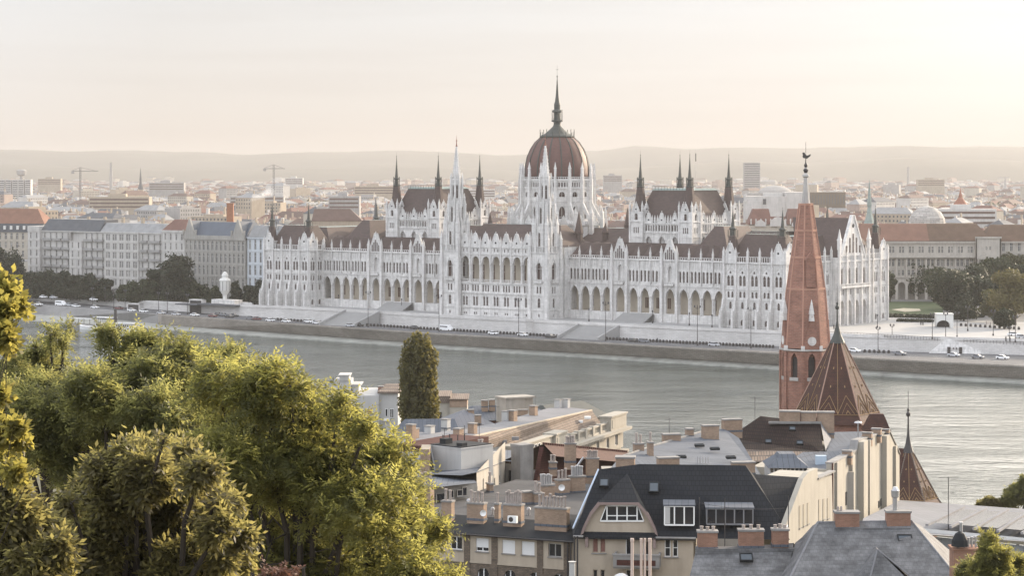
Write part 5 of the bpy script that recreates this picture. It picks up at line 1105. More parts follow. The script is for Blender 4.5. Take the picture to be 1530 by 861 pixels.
# wrapped monument on its pole and plinth
x, y, z = onw(336, -2, 9.0); s = y / F; e = empty('monument', (x, y, z), -AL, 'white statue monument wrapped in sheeting on a slim pedestal beside the parliament', 'monument')
m = MB(); m.lathe([(1.0, 0), (.9, 15 * s), (1.3, 17 * s), (2.2, 22 * s), (2.5, 36 * s), (2.7, 37 * s), (2.2, 40 * s), (1.4, 41 * s), (1.5, 45 * s), (.9, 49 * s), (.2, 50.5 * s)], 9, 0, 0, 10); m.build('wrapped_statue', M_['framewhite'], e)
m = MB(); 
for k in range(9): a = R(10 + 40 * k); m.box(2.45 * math.cos(a) - .1, 2.45 * math.cos(a) + .1, 2.45 * math.sin(a) - .1, 2.45 * math.sin(a) + .1, 22 * s, 37 * s)
m.build('scaffold_strut', MW['grey'], e)
m = MB().box(-6.5, 8, -2, 3, -.5, 2.6); m.box(-6.5, 14, 3, 4, -.5, 1.6); m.build('plinth', M_['stone'], e)
# dark slab over the underpass ramp by the monument
x0, y0, z0 = onw(306, -6, 9.2); q = MB().box(0, 24, -5, 0, .2, .8).box(-14, 0, -5, 1, -.2, .25); o = q.build('ramp_canopy', MR['slate']); o.location = (x0, y0, z0); o.rotation_euler = (0, 0, R(-AL)); tag(o, 'dark flat canopy slab over the ramp below the white monument', 'canopy')
# underpass mouths in the retaining wall (left), their shade painted by dark blocks
for px, py0, py1, wpx_, lab in ((203, 455, 463.5, 15, 'small dark underpass mouth in the wall, farther from the parliament'), (296, 449, 467.5, 16, 'tall dark underpass mouth in the wall near the white monument')):
    P0 = Vector(atz(px, py1, 5.2)); w = wpx_ / F * P0.y / .72; h = (py1 - py0) / F * P0.y; e = empty('underpass', tuple(P0), -AL + 6, lab, 'underpass')
    MB().box(-w / 2, w / 2, -1.6, 1, -.3, h).build('mouth_shade', M_['iron'], e); MB().box(-w / 2 - .5, -w / 2, -1.75, 1, -.3, h + .5).box(w / 2, w / 2 + .5, -1.75, 1, -.3, h + .5).box(-w / 2 - .5, w / 2 + .5, -1.8, 1, h, h + .5).build('frame', M_['ret'], e)
# white arched ventilation monument and the tunnel house at the right
x, y, z = ground_at(1412, 490, 10); s = y / F; e = empty('arched_shelter', (x, y, 10), -4, 'white block shelter with half-round dark arch on the square right of the lawn', 'shelter')
m = MB(); cell(m, -12.5 * s, 12.5 * s, 0, 20 * s, [(-2.5 * s, 10 * s, .05, 3.0 * s, 8 * s)], 0, 4, pane=False, n=8, pointed=False); m.box(-12.5 * s, 12.5 * s, 4, 6, 0, 20 * s); m.box(-12.5 * s, -12.4 * s, 0, 4, 0, 20 * s); m.box(12.4 * s, 12.5 * s, 0, 4, 0, 20 * s); m.box(-13 * s, 13 * s, -.2, 6.2, 20 * s, 21 * s); m.build('body', M_['framewhite'], e)
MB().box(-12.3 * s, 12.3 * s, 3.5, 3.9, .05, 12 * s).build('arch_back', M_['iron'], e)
x, y, z = atz(1428, 527.5, 5.2); s = y / F; e = empty('tunnel_portal', (x, y, 5.2), -AL + 26, 'sloping pale stone tunnel portal with two dark doors at the quay road', 'portal')
m = MB(); k = 42 * s; m.frus(-k * .95, k, -3.5, 12, -.2, -k * .35, k * .35, -1.5, 8, 21 * s, 0); m.build('body', M_['stone'], e)
for c in (-9.5, 7.5): MB().box((c - 2.3) * s, (c + 2.3) * s, -3.7, -2.2, 0, 9.5 * s).build('door', M_['iron'], e)
for c in (-3, 1.5): MB().box((c - .8) * s, (c + .8) * s, -3.6, -2.2, 6.5 * s, 8.6 * s).build('window', M_['iron'], e)

# cars
def car_meshes(van=False, bus=False):
    L, W = (4.4, 1.75) if not van else (6.2, 2.0); b = MB()
    def sec(x, z0, z1, w, wt): return [(x, -w, z0), (x, w, z0), (x, w, (z0 + z1) * .55), (x, wt, z1), (x, -wt, z1), (x, -w, (z0 + z1) * .55)]
    body = [sec(-L / 2, .4, .8, .7, .6), sec(-L / 2 + .25, .25, .95, W / 2, .75), sec(L / 2 - .3, .25, .85, W / 2, .7), sec(L / 2, .38, .68, .7, .6)] if not van else [sec(-L / 2, .3, 2.0, .9, .8), sec(-L / 2 + .2, .25, 2.35, 1, .85), sec(L / 2 - 1.6, .25, 2.35, 1, .85), sec(L / 2 - .6, .25, 1.3, 1, .85), sec(L / 2, .35, 1.0, .9, .75)]
    for i in range(len(body) - 1): b.add(body[i] + body[i + 1], [(j, (j + 1) % 6, 6 + (j + 1) % 6, 6 + j) for j in range(6)])
    b.add(body[0], [tuple(range(6))]); b.add(body[-1], [tuple(range(5, -1, -1))])
    gl = MB(); rf = MB()
    if not van: gl.frus(-1.75, 1.05, -.78, .78, .85, -1.2, .35, -.6, .6, 1.38); rf.frus(-1.2, .35, -.61, .61, 1.36, -1.1, .2, -.55, .55, 1.46)
    else: gl.box(-2.6, 1.3, -.99, .99, 1.4, 1.95); gl.box(1.4, 2.0, -.8, .8, 1.4, 1.9); rf.box(-2.4, 1.3, -.8, .8, 2.34, 2.42)
    wh = MB(); wh.at(0, 0, 0, 0); n = 10
    wh.add([(.33 * math.cos(k * 2 * math.pi / n), yy, .33 * math.sin(k * 2 * math.pi / n)) for yy in (-.1, .1) for k in range(n)], [(k, (k + 1) % n, n + (k + 1) % n, n + k) for k in range(n)] + [tuple(range(n)), tuple(range(2 * n - 1, n - 1, -1))])
    return b.mesh('car_body', [M_['iron']]), gl.mesh('car_glass', M_['glass']), rf.mesh('car_roof', [M_['iron']]), wh.mesh('car_wheel', M_['iron'])
paints = {k: mat('car_paint_' + k, c, .25, .05, .5, spec=.5) for k, c in {'white': (.75, .75, .75), 'silver': (.42, .43, .45), 'black': (.02, .02, .022), 'dark red': (.12, .03, .03), 'grey': (.15, .155, .17), 'blue': (.05, .08, .16)}.items()}
carm = {}
def vehicle(kind, colr, loc, rz, label, group=None):
    van = kind == 'van'
    if (van, colr) not in carm:
        b, gl, rf, wh = car_meshes(van); b.materials[0] = paints[colr]; rf.materials[0] = paints[colr]; carm[(van, colr)] = (b, gl, rf, wh)
    b, gl, rf, wh = carm[(van, colr)]; e = empty('parked_van' if van else 'car', loc, rz, label, 'van' if van else 'car', group)
    for nm, me in (('body', b), ('window', gl), ('roof', rf)): o = bpy.data.objects.new(nm, me); col.objects.link(o); o.parent = e
    for sx in (-1, 1):
        for sy in (-1, 1): o = bpy.data.objects.new('wheel', wh); col.objects.link(o); o.parent = e; o.location = (sx * (1.35 if not van else 2.0), sy * (.8 if not van else .92), .33)
CARS = [(58, 456.5, 'white', 'car'), (91, 457, 'white', 'van'), (104, 457.5, 'silver', 'car'), (114, 459, 'white', 'car'), (142, 461, 'white', 'car'), (178, 462.5, 'dark red', 'car'), (197, 465.5, 'white', 'car'), (215, 467, 'white', 'car'), (241, 469.5, 'silver', 'car'), (263, 471.5, 'silver', 'car'), (291, 472.5, 'white', 'car'),
        (318, 474, 'dark red', 'car'), (326, 472, 'black', 'car'), (343, 475, 'black', 'car'), (334, 472.5, 'grey', 'car'), (350, 473.5, 'black', 'car'), (374, 477.5, 'grey', 'car'), (384, 478.5, 'dark red', 'car'), (404, 480.5, 'white', 'car'), (428, 482, 'white', 'car'), (461, 482.5, 'white', 'car'), (474, 484.5, 'white', 'car'),
        (523, 488.5, 'silver', 'car'), (536, 488, 'black', 'car'), (667, 494.5, 'white', 'van'), (737, 500, 'white', 'car'), (781, 502.5, 'white', 'car'), (822, 505, 'black', 'car'), (620, 492, 'black', 'car'), (946, 511.5, 'black', 'car'), (962, 512, 'grey', 'car'), (1067, 517.5, 'silver', 'car'), (1277, 526.5, 'white', 'car'), (1345, 531, 'grey', 'car'), (1425, 533, 'silver', 'car'), (1461, 536, 'grey', 'car'), (1498, 537, 'white', 'car')]
LABS = []
for i, (px, py, c, k) in enumerate(CARS):
    p = atz(px, py, 5.26); ang = -AL + (4 if px < 300 else 0)
    where = ('on the upstream quay road at the left' if px < 160 else 'near the underpass mouths at the left' if px < 300 else 'in the parked cluster left of the parliament' if px < 396 else 'below the left pavilion of the parliament' if px < 500 else 'below the left wing of the parliament' if px < 650 else 'below the central front of the parliament' if px < 830 else 'below the right wing of the parliament' if px < 1100 else 'on the quay road right of the church spire' if px < 1400 else 'at the right end of the quay road')
    lab = '%s %s %s' % (c, k, where)
    LABS.append((k, c, p, ang, lab))
ORD = ['first', 'second', 'third', 'fourth', 'fifth', 'sixth', 'seventh', 'eighth', 'ninth', 'tenth', 'eleventh', 'twelfth', 'thirteenth']
for i, (k, c, p, ang, lab) in enumerate(LABS):
    same = [q_ for q_ in LABS if q_[4] == lab]
    if len(same) > 1: lab2 = lab + ', %s from the left' % ORD[[id(q_) for q_ in same].index(id(LABS[i]))]
    else: lab2 = lab
    vehicle(k, c, p, ang, lab2, 'cars along the quay road')
# riverside cars under the trees
for px, c in ((40, 'white'), (65, 'white'), (80, 'silver'), (140, 'white')): p = onw(px, -1, 8.1); vehicle('car', c, p, -AL, {40: 'white car under the trees at the left edge, leftmost', 65: 'white car under the trees, second from the left edge', 80: 'silver car half hidden under the trees above the left wall', 140: 'white car under the trees before the long apartment block, right of the others'}[px])
for px, py, c in ((1514, 502, 'white'), (1526, 506, 'silver'), (1536, 509, 'grey')): p = ground_at(px, py, 10); vehicle('car', c, p, 20, '%s car parked on the square at the right edge' % c)

# bollards along the terrace wall foot, street lamps, rails, people
bo = MB().lathe([(.5, 0), (.5, .7), (.42, 1.0), (.2, 1.15)], 8); bm_ = bo.mesh('planter', M_['iron']); k = 0
for px0, px1, cnt_ in ((415, 1160, 150), (1292, 1335, 6)):
    for i in range(cnt_):
        px = px0 + (px1 - px0) * i / cnt_; x, y, _ = atz(px, float(np.interp(px, PX, y_ret)) + 3.0, 5.2); o = bpy.data.objects.new('bollard', bm_); col.objects.link(o); o.location = (x, y, 5.2); tag(o, 'squat dark bollard in the long row along the foot of the terrace wall', 'bollard', 'dark bollards below the terrace')
def lamp_meshes(h, arms):
    p = MB().lathe([(.32, 0), (.3, .6), (.13, 1.0), (.1, h * .9), (.16, h * .92), (.06, h)], 7); l = MB().lathe([(.12, 0), (.3, .35), (.26, .75), (.05, .95)], 7); a = MB()
    for s_ in arms: a.tube((0, 0, h * .9), (s_, 0, h * .93), .06)
    if not arms: a.box(-.1, .1, -.1, .1, h, h + .1)
    return p.mesh('lamp_pole', M_['iron']), a.mesh('lamp_arm', M_['iron']), l.mesh('lamp_head', M_['dkwin'])
LM = {t_: lamp_meshes(*a) for t_, a in {'tall': (15, (-1.2, 1.2)), 'mid': (9, (-.7, .7)), 'short': (4.2, ())}.items()}
LP = [('tall', px, None, 'tall thin lamp post on the quay road, %s') for px in (550, 656, 775, 905, 1042, 1122)]
places = ['in front of the left wing arcade', 'left of the central river front', 'before the central river front', 'at the foot of the right stairs', 'before the right wing arcade', 'before the right pavilion']
def lamp(t_, loc, label, group=None):
    e = empty('street_lamp', loc, -AL, label, 'street lamp', group); p, a, l = LM[t_]
    for nm, me in (('pole', p), ('arm', a)): o = bpy.data.objects.new(nm, me); col.objects.link(o); o.parent = e
    h, xs = {'tall': (13.9, (-1.2, 1.2)), 'mid': (8.4, (-.7, .7)), 'short': (4.2, (0,))}[t_]
    for x_ in xs: o = bpy.data.objects.new('lamp_head', l); col.objects.link(o); o.parent = e; o.location = (x_, 0, h)
for (t_, px, _, lb), pl in zip(LP, places): lamp(t_, atz(px, float(np.interp(px, PX, y_ret)) + 5, 5.2), lb % pl)
for px, py, z_, pl in ((1333, 523, 5.2, 'at the wall foot right of the church spire'), (1312, 528, 5.2, 'on the near pavement right of the church spire'), (1508, 527, 5.2, 'beside the right end of the quay'), (1393, 507, 10, 'on the square left of the arched shelter'), (1413, 506, 10, 'in front of the arched shelter'), (1430, 505, 10, 'just right of the arched shelter'), (1446, 495, 10, 'far side of the square right of the shelter'), (1484, 502, 10, 'on the square beneath the small round olive tree'), (1517, 512, 10, 'nearest the cars on the square')):
    lamp('mid', atz(px, py, z_), 'black double-armed lamp ' + pl)
for px, py, pl in ((506, 458, 'left end of the terrace before the arcade'), (708, 470.5, 'left lamp before the central front basement'), (754, 472.5, 'right lamp before the central front basement'), (880, 480.5, 'right of the right river tower'), (1030, 487, 'before the arches of the right wing'), (1064, 490, 'at the right end of the arcade terrace'), (975, 483.5, 'at the head of the right stairs'), (600, 464, 'at the head of the left stairs'), (1311, 490, 'at the foot of the south corner of the parliament'), (157, 446, 'on the left embankment wall')):
    lamp('short', atz(px, py, 10), 'short dark terrace lamp, ' + pl)
for i, px in enumerate((138, 170, 187, 237, 250, 280)): lamp('mid', atz(px, float(np.interp(px, PX, y_ret)) + 4, 5.2), 'black lamp along the left quay road, %s from the left' % ORD[i], 'lamps along the left quay road')
# railing on the right square
rl = MB(); a = Vector(atz(1240, 490, 10)); pts = [atz(1225, 500, 10), atz(1300, 503.5, 10), atz(1380, 508, 10), atz(1405, 510, 10)]
for i in range(len(pts) - 1):
    p0, p1 = Vector(pts[i]), Vector(pts[i + 1]); L_ = (p1 - p0).length; k = int(L_ / 1.2)
    for z_ in (.5, 1.1): rl.tube(p0 + Vector((0, 0, z_)), p1 + Vector((0, 0, z_)), .06)
    for j in range(k): p = p0.lerp(p1, j / k); rl.box(p.x - .05, p.x + .05, p.y - .05, p.y + .05, p.z, p.z + (1.3 if j % 6 == 0 else 1.1))
tag(rl.build('railing', M_['iron']), 'dark iron railing along the edge of the square south of the parliament', 'railing')
rl = MB(); p0, p1 = Vector(atz(1440, 512, 10)), Vector(atz(1570, 518, 10))
for z_ in (.5, 1.1): rl.tube(p0 + Vector((0, 0, z_)), p1 + Vector((0, 0, z_)), .06)
for j in range(26): p = p0.lerp(p1, j / 26); rl.box(p.x - .05, p.x + .05, p.y - .05, p.y + .05, p.z, p.z + 1.1)
tag(rl.build('railing', M_['iron']), 'dark railing above the quay wall at the right edge', 'railing')
for i in range(13):
    px = 1436 + i * 7.2; x, y, z = atz(px, 487.5 + i * .45, 10); o = bpy.data.objects.new('stone_bollard', bm_); col.objects.link(o); o.location = (x, y, z); tag(o, '%s round dark bollard from the left in the row across the right square' % ORD[i], 'bollard', 'bollards across the right square')
# people walking
def person(px, py, z, label, ang, c):
    m = MB(); x, y, z = atz(px, py, z)
    m.lathe([(.11, .0), (.12, .08), (.09, .12), (.10, .45), (.13, .8), (.10, .86)], 8, -.10, .08); m.lathe([(.11, .0), (.12, .08), (.09, .12), (.10, .45), (.13, .8), (.10, .86)], 8, .10, -.08)
    m.lathe([(.19, .78), (.21, .95), (.18, 1.1), (.22, 1.35), (.2, 1.45), (.07, 1.5), (.06, 1.55), (.1, 1.6), (.115, 1.68), (.09, 1.76), (.03, 1.8)], 8)
    for s_ in (-1, 1): m.tube((s_ * .24, 0, 1.42), (s_ * .3, .02, 1.1), .055, .045, 6); m.tube((s_ * .3, .02, 1.1), (s_ * .27, -.12, .84), .045, .035, 6)
    o = m.build('person', c, smooth=True); o.location = (x, y, z); o.rotation_euler = (0, 0, R(ang)); tag(o, label, 'person')
dk = mat('dark_clothes', (.03, .03, .035), .9, .3, 3); lt_ = mat('light_clothes', (.4, .36, .33), .9, .3, 3)
for px, py, lb, c in ((1376, 486, 'person in dark clothes by the hedge, left one of a pair', dk), (1379, 486.3, 'person in dark clothes by the hedge, right one of a pair', dk), (1503, 510, 'person in dark clothes by the railing, left of the two at the right', dk), (1509, 511, 'person in dark clothes by the railing, right of the two at the right', dk), (1474, 486, 'person in pale clothes in the small group under the trees', lt_), (1480, 487, 'person in pale top sitting group end by the round tree', lt_), (1246, 492, 'person in dark clothes near the south entrance', dk), (982, 512, 'person standing on the quay road below the right stairs', dk)):
    person(px, py, 10 if px != 982 else 5.2, lb, 40, c)

# pontoon and boat at the left quay
x, y, z = atz(160, 493.5, 0); e = empty('moored_boat', (x, y, 0), -30, 'long white passenger boat with upper deck and dark funnel moored at the left quay', 'boat')
s = y / F; L = 105 * s
hull = MB(); st = []
for f, w, sh in ((0, .1, 1.9), (.06, 1.7, 1.5), (.2, 2.6, 1.2), (.5, 2.8, 1.1), (.85, 2.6, 1.1), (1, 1.8, 1.4)): st.append([(-L / 2 + f * L, -w, sh), (-L / 2 + f * L, -w * .8, -.3), (-L / 2 + f * L, w * .8, -.3), (-L / 2 + f * L, w, sh)])
for i in range(5): hull.add(st[i] + st[i + 1], [(0, 1, 5, 4), (1, 2, 6, 5), (2, 3, 7, 6), (3, 0, 4, 7)])
hull.add(st[-1], [(0, 1, 2, 3)]); hull.build('hull', paints['white'], e)
c = MB().box(-5, 3, -1.9, 1.9, 1.1, 3.2); c.box(6, 15, -2, 2, 1.1, 3.2); c.build('cabin', M_['framewhite'], e)
c = MB().box(-6, 4, -2.3, 2.3, 5.4, 5.65).box(5, 16, -2.3, 2.3, 3.25, 3.5); c.build('deck_roof', paints['white'], e)
for k in range(8): MB().box(-5.6 + k * 1.2, -5.5 + k * 1.2, -2.0, -1.9, 3.2, 5.4).build('post', M_['iron'], e)
c = MB()
for k in range(7): c.box(-4.6 + k * 1.1, -3.9 + k * 1.1, -1.95, -1.9, 1.9, 2.8)
for k in range(7): c.box(6.6 + k * 1.2, 7.4 + k * 1.2, -2.05, -2.0, 1.9, 2.8)
c.build('window', M_['glass'], e); MB().lathe([(.7, 3), (.6, 8.6), (.75, 8.7), (.7, 9.2)], 12, 4.6, 0).build('funnel', M_['iron'], e)
x, y, z = atz(125, 487, 0); e = empty('landing_pontoon', (x, y, 0), -32, 'flat grey landing pontoon with thin white roof beside the moored boat', 'pontoon'); MB().box(-9, 9, -2, 2, -.3, .9).build('deck', MW['grey'], e); MB().box(-6, 6, -1.8, 1.8, 3.2, 3.35).build('canopy', paints['white'], e)
for k in (-5, -1.6, 1.6, 5): MB().box(k - .08, k + .08, -1.6, -1.45, .9, 3.2).build('post', M_['iron'], e)
# ------------------------------------------------------------------ near bank: houses, church
M_['brick'] = patterned('chimney_brick', (.34, .235, .165), (.27, .18, .125), (.30, .26, .21), .26, .085, .9, .010, .3, .9, bump=.3)
M_['brick_red'] = patterned('red_chimney_brick', (.30, .155, .105), (.24, .12, .08), (.26, .2, .16), .26, .085, .9, .010, .3, .9, bump=.3)
M_['church_brick'] = patterned('church_brick', (.34, .17, .125), (.25, .125, .095), (.30, .21, .17), .55, .26, .9, .025, .38, .45, bump=.4)
M_['bitumen'] = mat('dark_bitumen_sheet', (.026, .028, .031), .7, .3, .5)
M_['anthracite'] = patterned('anthracite_tile', (.022, .024, .028), (.019, .021, .025), (.014, .015, .018), .33, .36, .9, .03, .15, .5, bump=.3)
M_['slate_old'] = patterned('old_diamond_slate', (.19, .19, .195), (.15, .15, .155), (.13, .13, .135), .28, .2, .75, .015, .6, .8, bump=.35)
M_['zinc'] = patterned('standing_seam_zinc', (.125, .137, .16), (.105, .115, .135), (.06, .07, .08), .55, 30, .75, .025, .25, .35, bump=.4, offset=0)
M_['zinc_lt'] = patterned('pale_sheet_roof', (.20, .20, .215), (.175, .18, .19), (.13, .13, .14), .7, 30, .8, .02, .2, .3, bump=.3, offset=0)
M_['tile_brown'] = patterned('dark_brown_tile', (.036, .022, .019), (.026, .017, .015), (.014, .01, .01), .25, .3, .85, .04, .35, .6, bump=.5)
M_['tile_pale'] = patterned('weathered_tile', (.24, .19, .15), (.19, .14, .11), (.1, .08, .07), .3, .3, .9, .05, .35, .5, bump=.5)
M_['beige'] = mat('beige_render', (.40, .34, .27), .9, .16, .6, streak=.16)
M_['greige'] = mat('worn_grey_render', (.34, .315, .28), .9, .22, .5, streak=.22)
M_['cream'] = mat('cream_render', (.34, .315, .27), .9, .12, .4, streak=.14)
M_['whitewall'] = mat('white_render', (.42, .415, .405), .9, .12, .5, streak=.18)
M_['shutter'] = patterned('roller_shutter', (.70, .70, .70), (.68, .68, .68), (.5, .5, .5), 5, .06, .5, .01, .05, 1, bump=.2)
M_['pot'] = mat('clay_pot', (.36, .31, .28), .8, .4, 2)
M_['steel'] = mat('galvanised_pipe', (.45, .45, .46), .35, .2, 2, metal=.7)
M_['redwall'] = patterned('red_fibre_sheet', (.085, .036, .03), (.07, .03, .026), (.05, .024, .02), .8, .25, .8, .03, .2, .4, bump=.3)
M_['whitepaint'] = mat('white_window_paint', (.72, .72, .71), .5, .06, 1)
M_['blind'] = mat('red_brown_blind', (.22, .11, .09), .7, .2, 1.5)
M_['concrete'] = mat('stained_concrete', (.27, .26, .25), .9, .35, .6, streak=.3)

for k_ in ('anthracite', 'bitumen', 'zinc', 'zinc_lt', 'slate_old', 'tile_brown', 'redwall'):
    for n_q in M_[k_].node_tree.nodes:
        if n_q.type == 'BSDF_PRINCIPLED': n_q.inputs['Specular IOR Level'].default_value = .12
class Bd:
    def __init__(s, name, label, px, Y, rz, cat='house'):
        s.x = (px - CX) / F * Y; s.y = Y; s.z = gz(Y); s.rz = rz; s.e = empty(name, (s.x, s.y, s.z), rz, label, cat)
    def part(s, nm, mb, mats, parent=None, smooth=False):
        c, d = math.cos(R(s.rz)), math.sin(R(s.rz))
        mb.v = [((x - s.x) * c + (y - s.y) * d, -(x - s.x) * d + (y - s.y) * c, z - s.z) for x, y, z in mb.v]
        return mb.build(nm, mats, parent or s.e, smooth)
def plane(pA, YA, pB, YB):
    """upright plane through two photo columns at given distances: frame origin, direction, and pixel -> (a, z)"""
    A = ((pA - CX) / F * YA, YA); B = ((pB - CX) / F * YB, YB); L = math.hypot(B[0] - A[0], B[1] - A[1]); ux, uy = (B[0] - A[0]) / L, (B[1] - A[1]) / L
    def f(px, py):
        s = (px - CX) / F                         # x = s*y ; A + a*u
        a = (s * A[1] - A[0]) / (ux - s * uy); Y = A[1] + a * uy; return a, H - (py - HZ) / F * Y
    return A, math.degrees(math.atan2(uy, ux)), L, f
def pots_on(B, ch, x, y, z, w, n, ang, h=.95, m=None, steel=False):
    for i in range(n):
        t = MB(); t.at(x, y, 0, ang); cx = -w / 2 + (i + .5) * w / n; hh = h * (.85 + .3 * random.random())
        t.lathe([(.13, z), (.115, z + hh * .85), (.16, z + hh * .88), (.15, z + hh), (.1, z + hh)], 8, cx, 0); B.part('pot', t, m or M_['pot'], ch)
def chimney(B, px, pb, pt, wp, z=None, Y=None, d=.75, ang=None, pots=0, m='brick', poth=.95, potm=None):
    """masonry stack whose foot is at photo row pb and top at row pt"""
    x, y, zb = at(px, pb, Y) if Y else atz(px, pb, z)
    k = y / F; h = (pb - pt) * k; w = wp * k; ang = B.rz if ang is None else ang
    t = MB().at(x, y, 0, ang); t.box(-w / 2, w / 2, -d / 2, d / 2, zb - .8, zb + h - .14, 0); t.box(-w / 2 - .07, w / 2 + .07, -d / 2 - .07, d / 2 + .07, zb + h - .14, zb + h, 1); t.box(-w / 2 - .04, w / 2 + .04, -d / 2 - .04, d / 2 + .04, zb - .1, zb + .1, 2)
    ch = B.part('chimney', t, [M_[m], M_['concrete'], M_['zinc']])
    if pots: pots_on(B, ch, x, y, zb + h, w * .9, pots, ang, poth, potm)
    return ch
def win(B, T, a0, a1, z0, z1, b=.18, cols=2, rows=1, style='open', frame='whitepaint', fw=.07, glass='glass'):
    m = MB(); m.T = T; m.box(a0, a1, b, b + .05, z0, z1); w = B.part('window', m, M_[glass])
    m = MB(); m.T = T; e = b - .05
    m.box(a0, a0 + fw, e, b, z0, z1); m.box(a1 - fw, a1, e, b, z0, z1); m.box(a0 + fw, a1 - fw, e, b, z0, z0 + fw); m.box(a0 + fw, a1 - fw, e, b, z1 - fw, z1)
    for i in range(1, cols): c = a0 + (a1 - a0) * i / cols; m.box(c - fw * .6, c + fw * .6, e - .003, b, z0 + fw, z1 - fw)
    for i in range(1, rows): c = z0 + (z1 - z0) * i / rows; m.box(a0 + fw, a1 - fw, e - .005, b, c - fw * .4, c + fw * .4)
    B.part('frame', m, M_[frame], w)
    m = MB(); m.T = T; m.box(a0 - .08, a1 + .08, -.1, b, z0 - .08, z0 - .003); B.part('sill', m, M_['concrete'], w)
    if style != 'open':
        m = MB(); m.T = T; zz = z0 if style == 'shut' else z0 + (z1 - z0) * .30; m.box(a0 - .02, a1 + .02, e - .06, e - .01, zz, z1 + .05); B.part('shutter', m, M_['shutter'], w)
    return w
def fr(P): A, th, L, f = P; return (A[0], A[1], 0, math.cos(R(th)), math.sin(R(th)))
def quadw(mb, *pts, th=.0, mi=0): mb.add(list(pts), [tuple(range(len(pts)))], mi); return mb
def skylight(B, px, py, Y, w, h, rz, tilt=40):
    x, y, z = at(px, py, Y); c = math.cos(R(tilt)); s = math.sin(R(tilt)); t = MB().at(x, y, 0, rz); o = .07
    def P(a, b): return (a, b * c - o * s, z + b * s + o * c)
    t.add([P(-w / 2, -h / 2), P(w / 2, -h / 2), P(w / 2, h / 2), P(-w / 2, h / 2)], [(0, 1, 2, 3)])
    sk = B.part('skylight', t, M_['skyglass']); f = MB().at(x, y, 0, rz)
    for (a0, a1, b0, b1) in ((-w / 2 - .09, -w / 2, -h / 2 - .09, h / 2 + .09), (w / 2, w / 2 + .09, -h / 2 - .09, h / 2 + .09), (-w / 2, w / 2, -h / 2 - .09, -h / 2), (-w / 2, w / 2, h / 2, h / 2 + .09)):
        v = [];
        for oo in (-.1, .12): v += [(a, b * c - oo * s, z + b * s + oo * c) for a, b in ((a0, b0), (a1, b0), (a1, b1), (a0, b1))]
        f.add(v, [(4, 5, 6, 7), (0, 1, 5, 4), (1, 2, 6, 5), (2, 3, 7, 6), (3, 0, 4, 7)])
    B.part('frame', f, M_['bitumen'], sk)
M_['skyglass'] = mat('skylight_glass', (.07, .085, .10), .12, .2, 1, spec=.5)

# ---- 1. house with roller shutters (front row, left of centre)
B = Bd('shutter_house', 'beige house with white roller shutters, dark flat roof and a row of brick chimneys', 585, 207, -23)
P = plane(585, 207.3, 857, 200); A, th, L, f = P; T = fr(P); ze = 37.5
w = MB(); w.T = T
ops = []
for px, hwp in ((653, 10), (681.5, 10), (720.5, 10.5), (760, 10.5), (789, 10.5), (829, 10.5)): a, _ = f(px, 815); ops.append((a, hwp * .0575, 34.0 + 2.0 - .0, 34.0 + 2.0 + 1.25, 0))
z0w = f(760, 828)[1]; z1w = f(760, 808)[1]
ops = [(a, hw, z0w, z1w, 0) for a, hw, *_ in ops]
zb_ = f(760, 845)[1]
cell(w, 0, L, zb_, ze, ops, 0, .22, pane=False)
low = [(f(p, 860)[0], .55, zb_ - 2.6, zb_ - .95, .5) for p in (620, 665, 722, 762, 800, 835)]
w2 = MB(); w2.T = T; cell(w2, 0, L, zb_ - 4, zb_, low, .0, .3, pane=False, pointed=False, n=5); w2.box(0, L, .3, .4, zb_ - 22, zb_); w2.box(0, L, -.003, .3, zb_ - 22, zb_ - 4)
for p in (698, 739, 807, 847): a = f(p, 820)[0]; w2.box(a - .28, a + .28, -.07, -.003, zb_ - 4, ze - .1)
w.box(0, L, -.06, -.002, zb_ - .05, zb_ + .1); w.box(L - .3, L, .22, 26, zb_ - 22, ze); w.box(0, .3, .22, 26, zb_ - 22, ze); w.box(0, L, .3, .5, zb_, ze)
B.part('wall', w, M_['beige']); B.part('brick_facing', w2, patterned('rough_brown_brick', (.20, .15, .11), (.13, .10, .075), (.10, .09, .08), .3, .14, .95, .02, .4, 1.2))
for k, (a, hw, z0, z1, _) in enumerate(ops): win(B, T, a - hw, a + hw, z0, z1, cols=2, style=['half', 'open', 'half', 'shut', 'shut', 'open'][k], frame='whitepaint' if k < 5 else 'steel')
for a, hw, z0, z1, _ in low: win(B, T, a - hw, a + hw, z0, z1 + .5, cols=2)
r = MB(); r.T = T; zr = 38.35; r.add([(-.2, -.45, ze), (L + .2, -.45, ze), (L + .2, 3.8, zr), (-.2, 3.8, zr), (-.2, 27, zr + .1), (L + .2, 27, zr + .1), (-.2, -.45, ze - .18), (L + .2, -.45, ze - .18), (-.2, 0, ze - .18), (L + .2, 0, ze - .18)], [(0, 1, 2, 3), (6, 7, 1, 0), (6, 8, 9, 7)], 0)
r.add([(-.2, 3.8, zr), (L + .2, 3.8, zr), (L + .2, 27, zr + .1), (-.2, 27, zr + .1)], [(0, 1, 2, 3)], 1); r.box(-.3, 0, -.4, 3.8, ze - .1, ze + .05); B.part('roof', r, [M_['bitumen'], mat('grey_roofing_felt', (.06, .06, .065), .9, .45, .4)])
g_ = MB(); g_.T = T; g_.tube((-.2, -.5, ze - .1), (L + .2, -.5, ze - .1), .09); g_.tube((L - .15, -.25, ze - .2), (L - .15, -.25, zb_ - 12), .07); g_.tube((L - .45, -.25, ze - .2), (L - .45, -.25, zb_ - 12), .07); B.part('gutter', g_, M_['iron'])
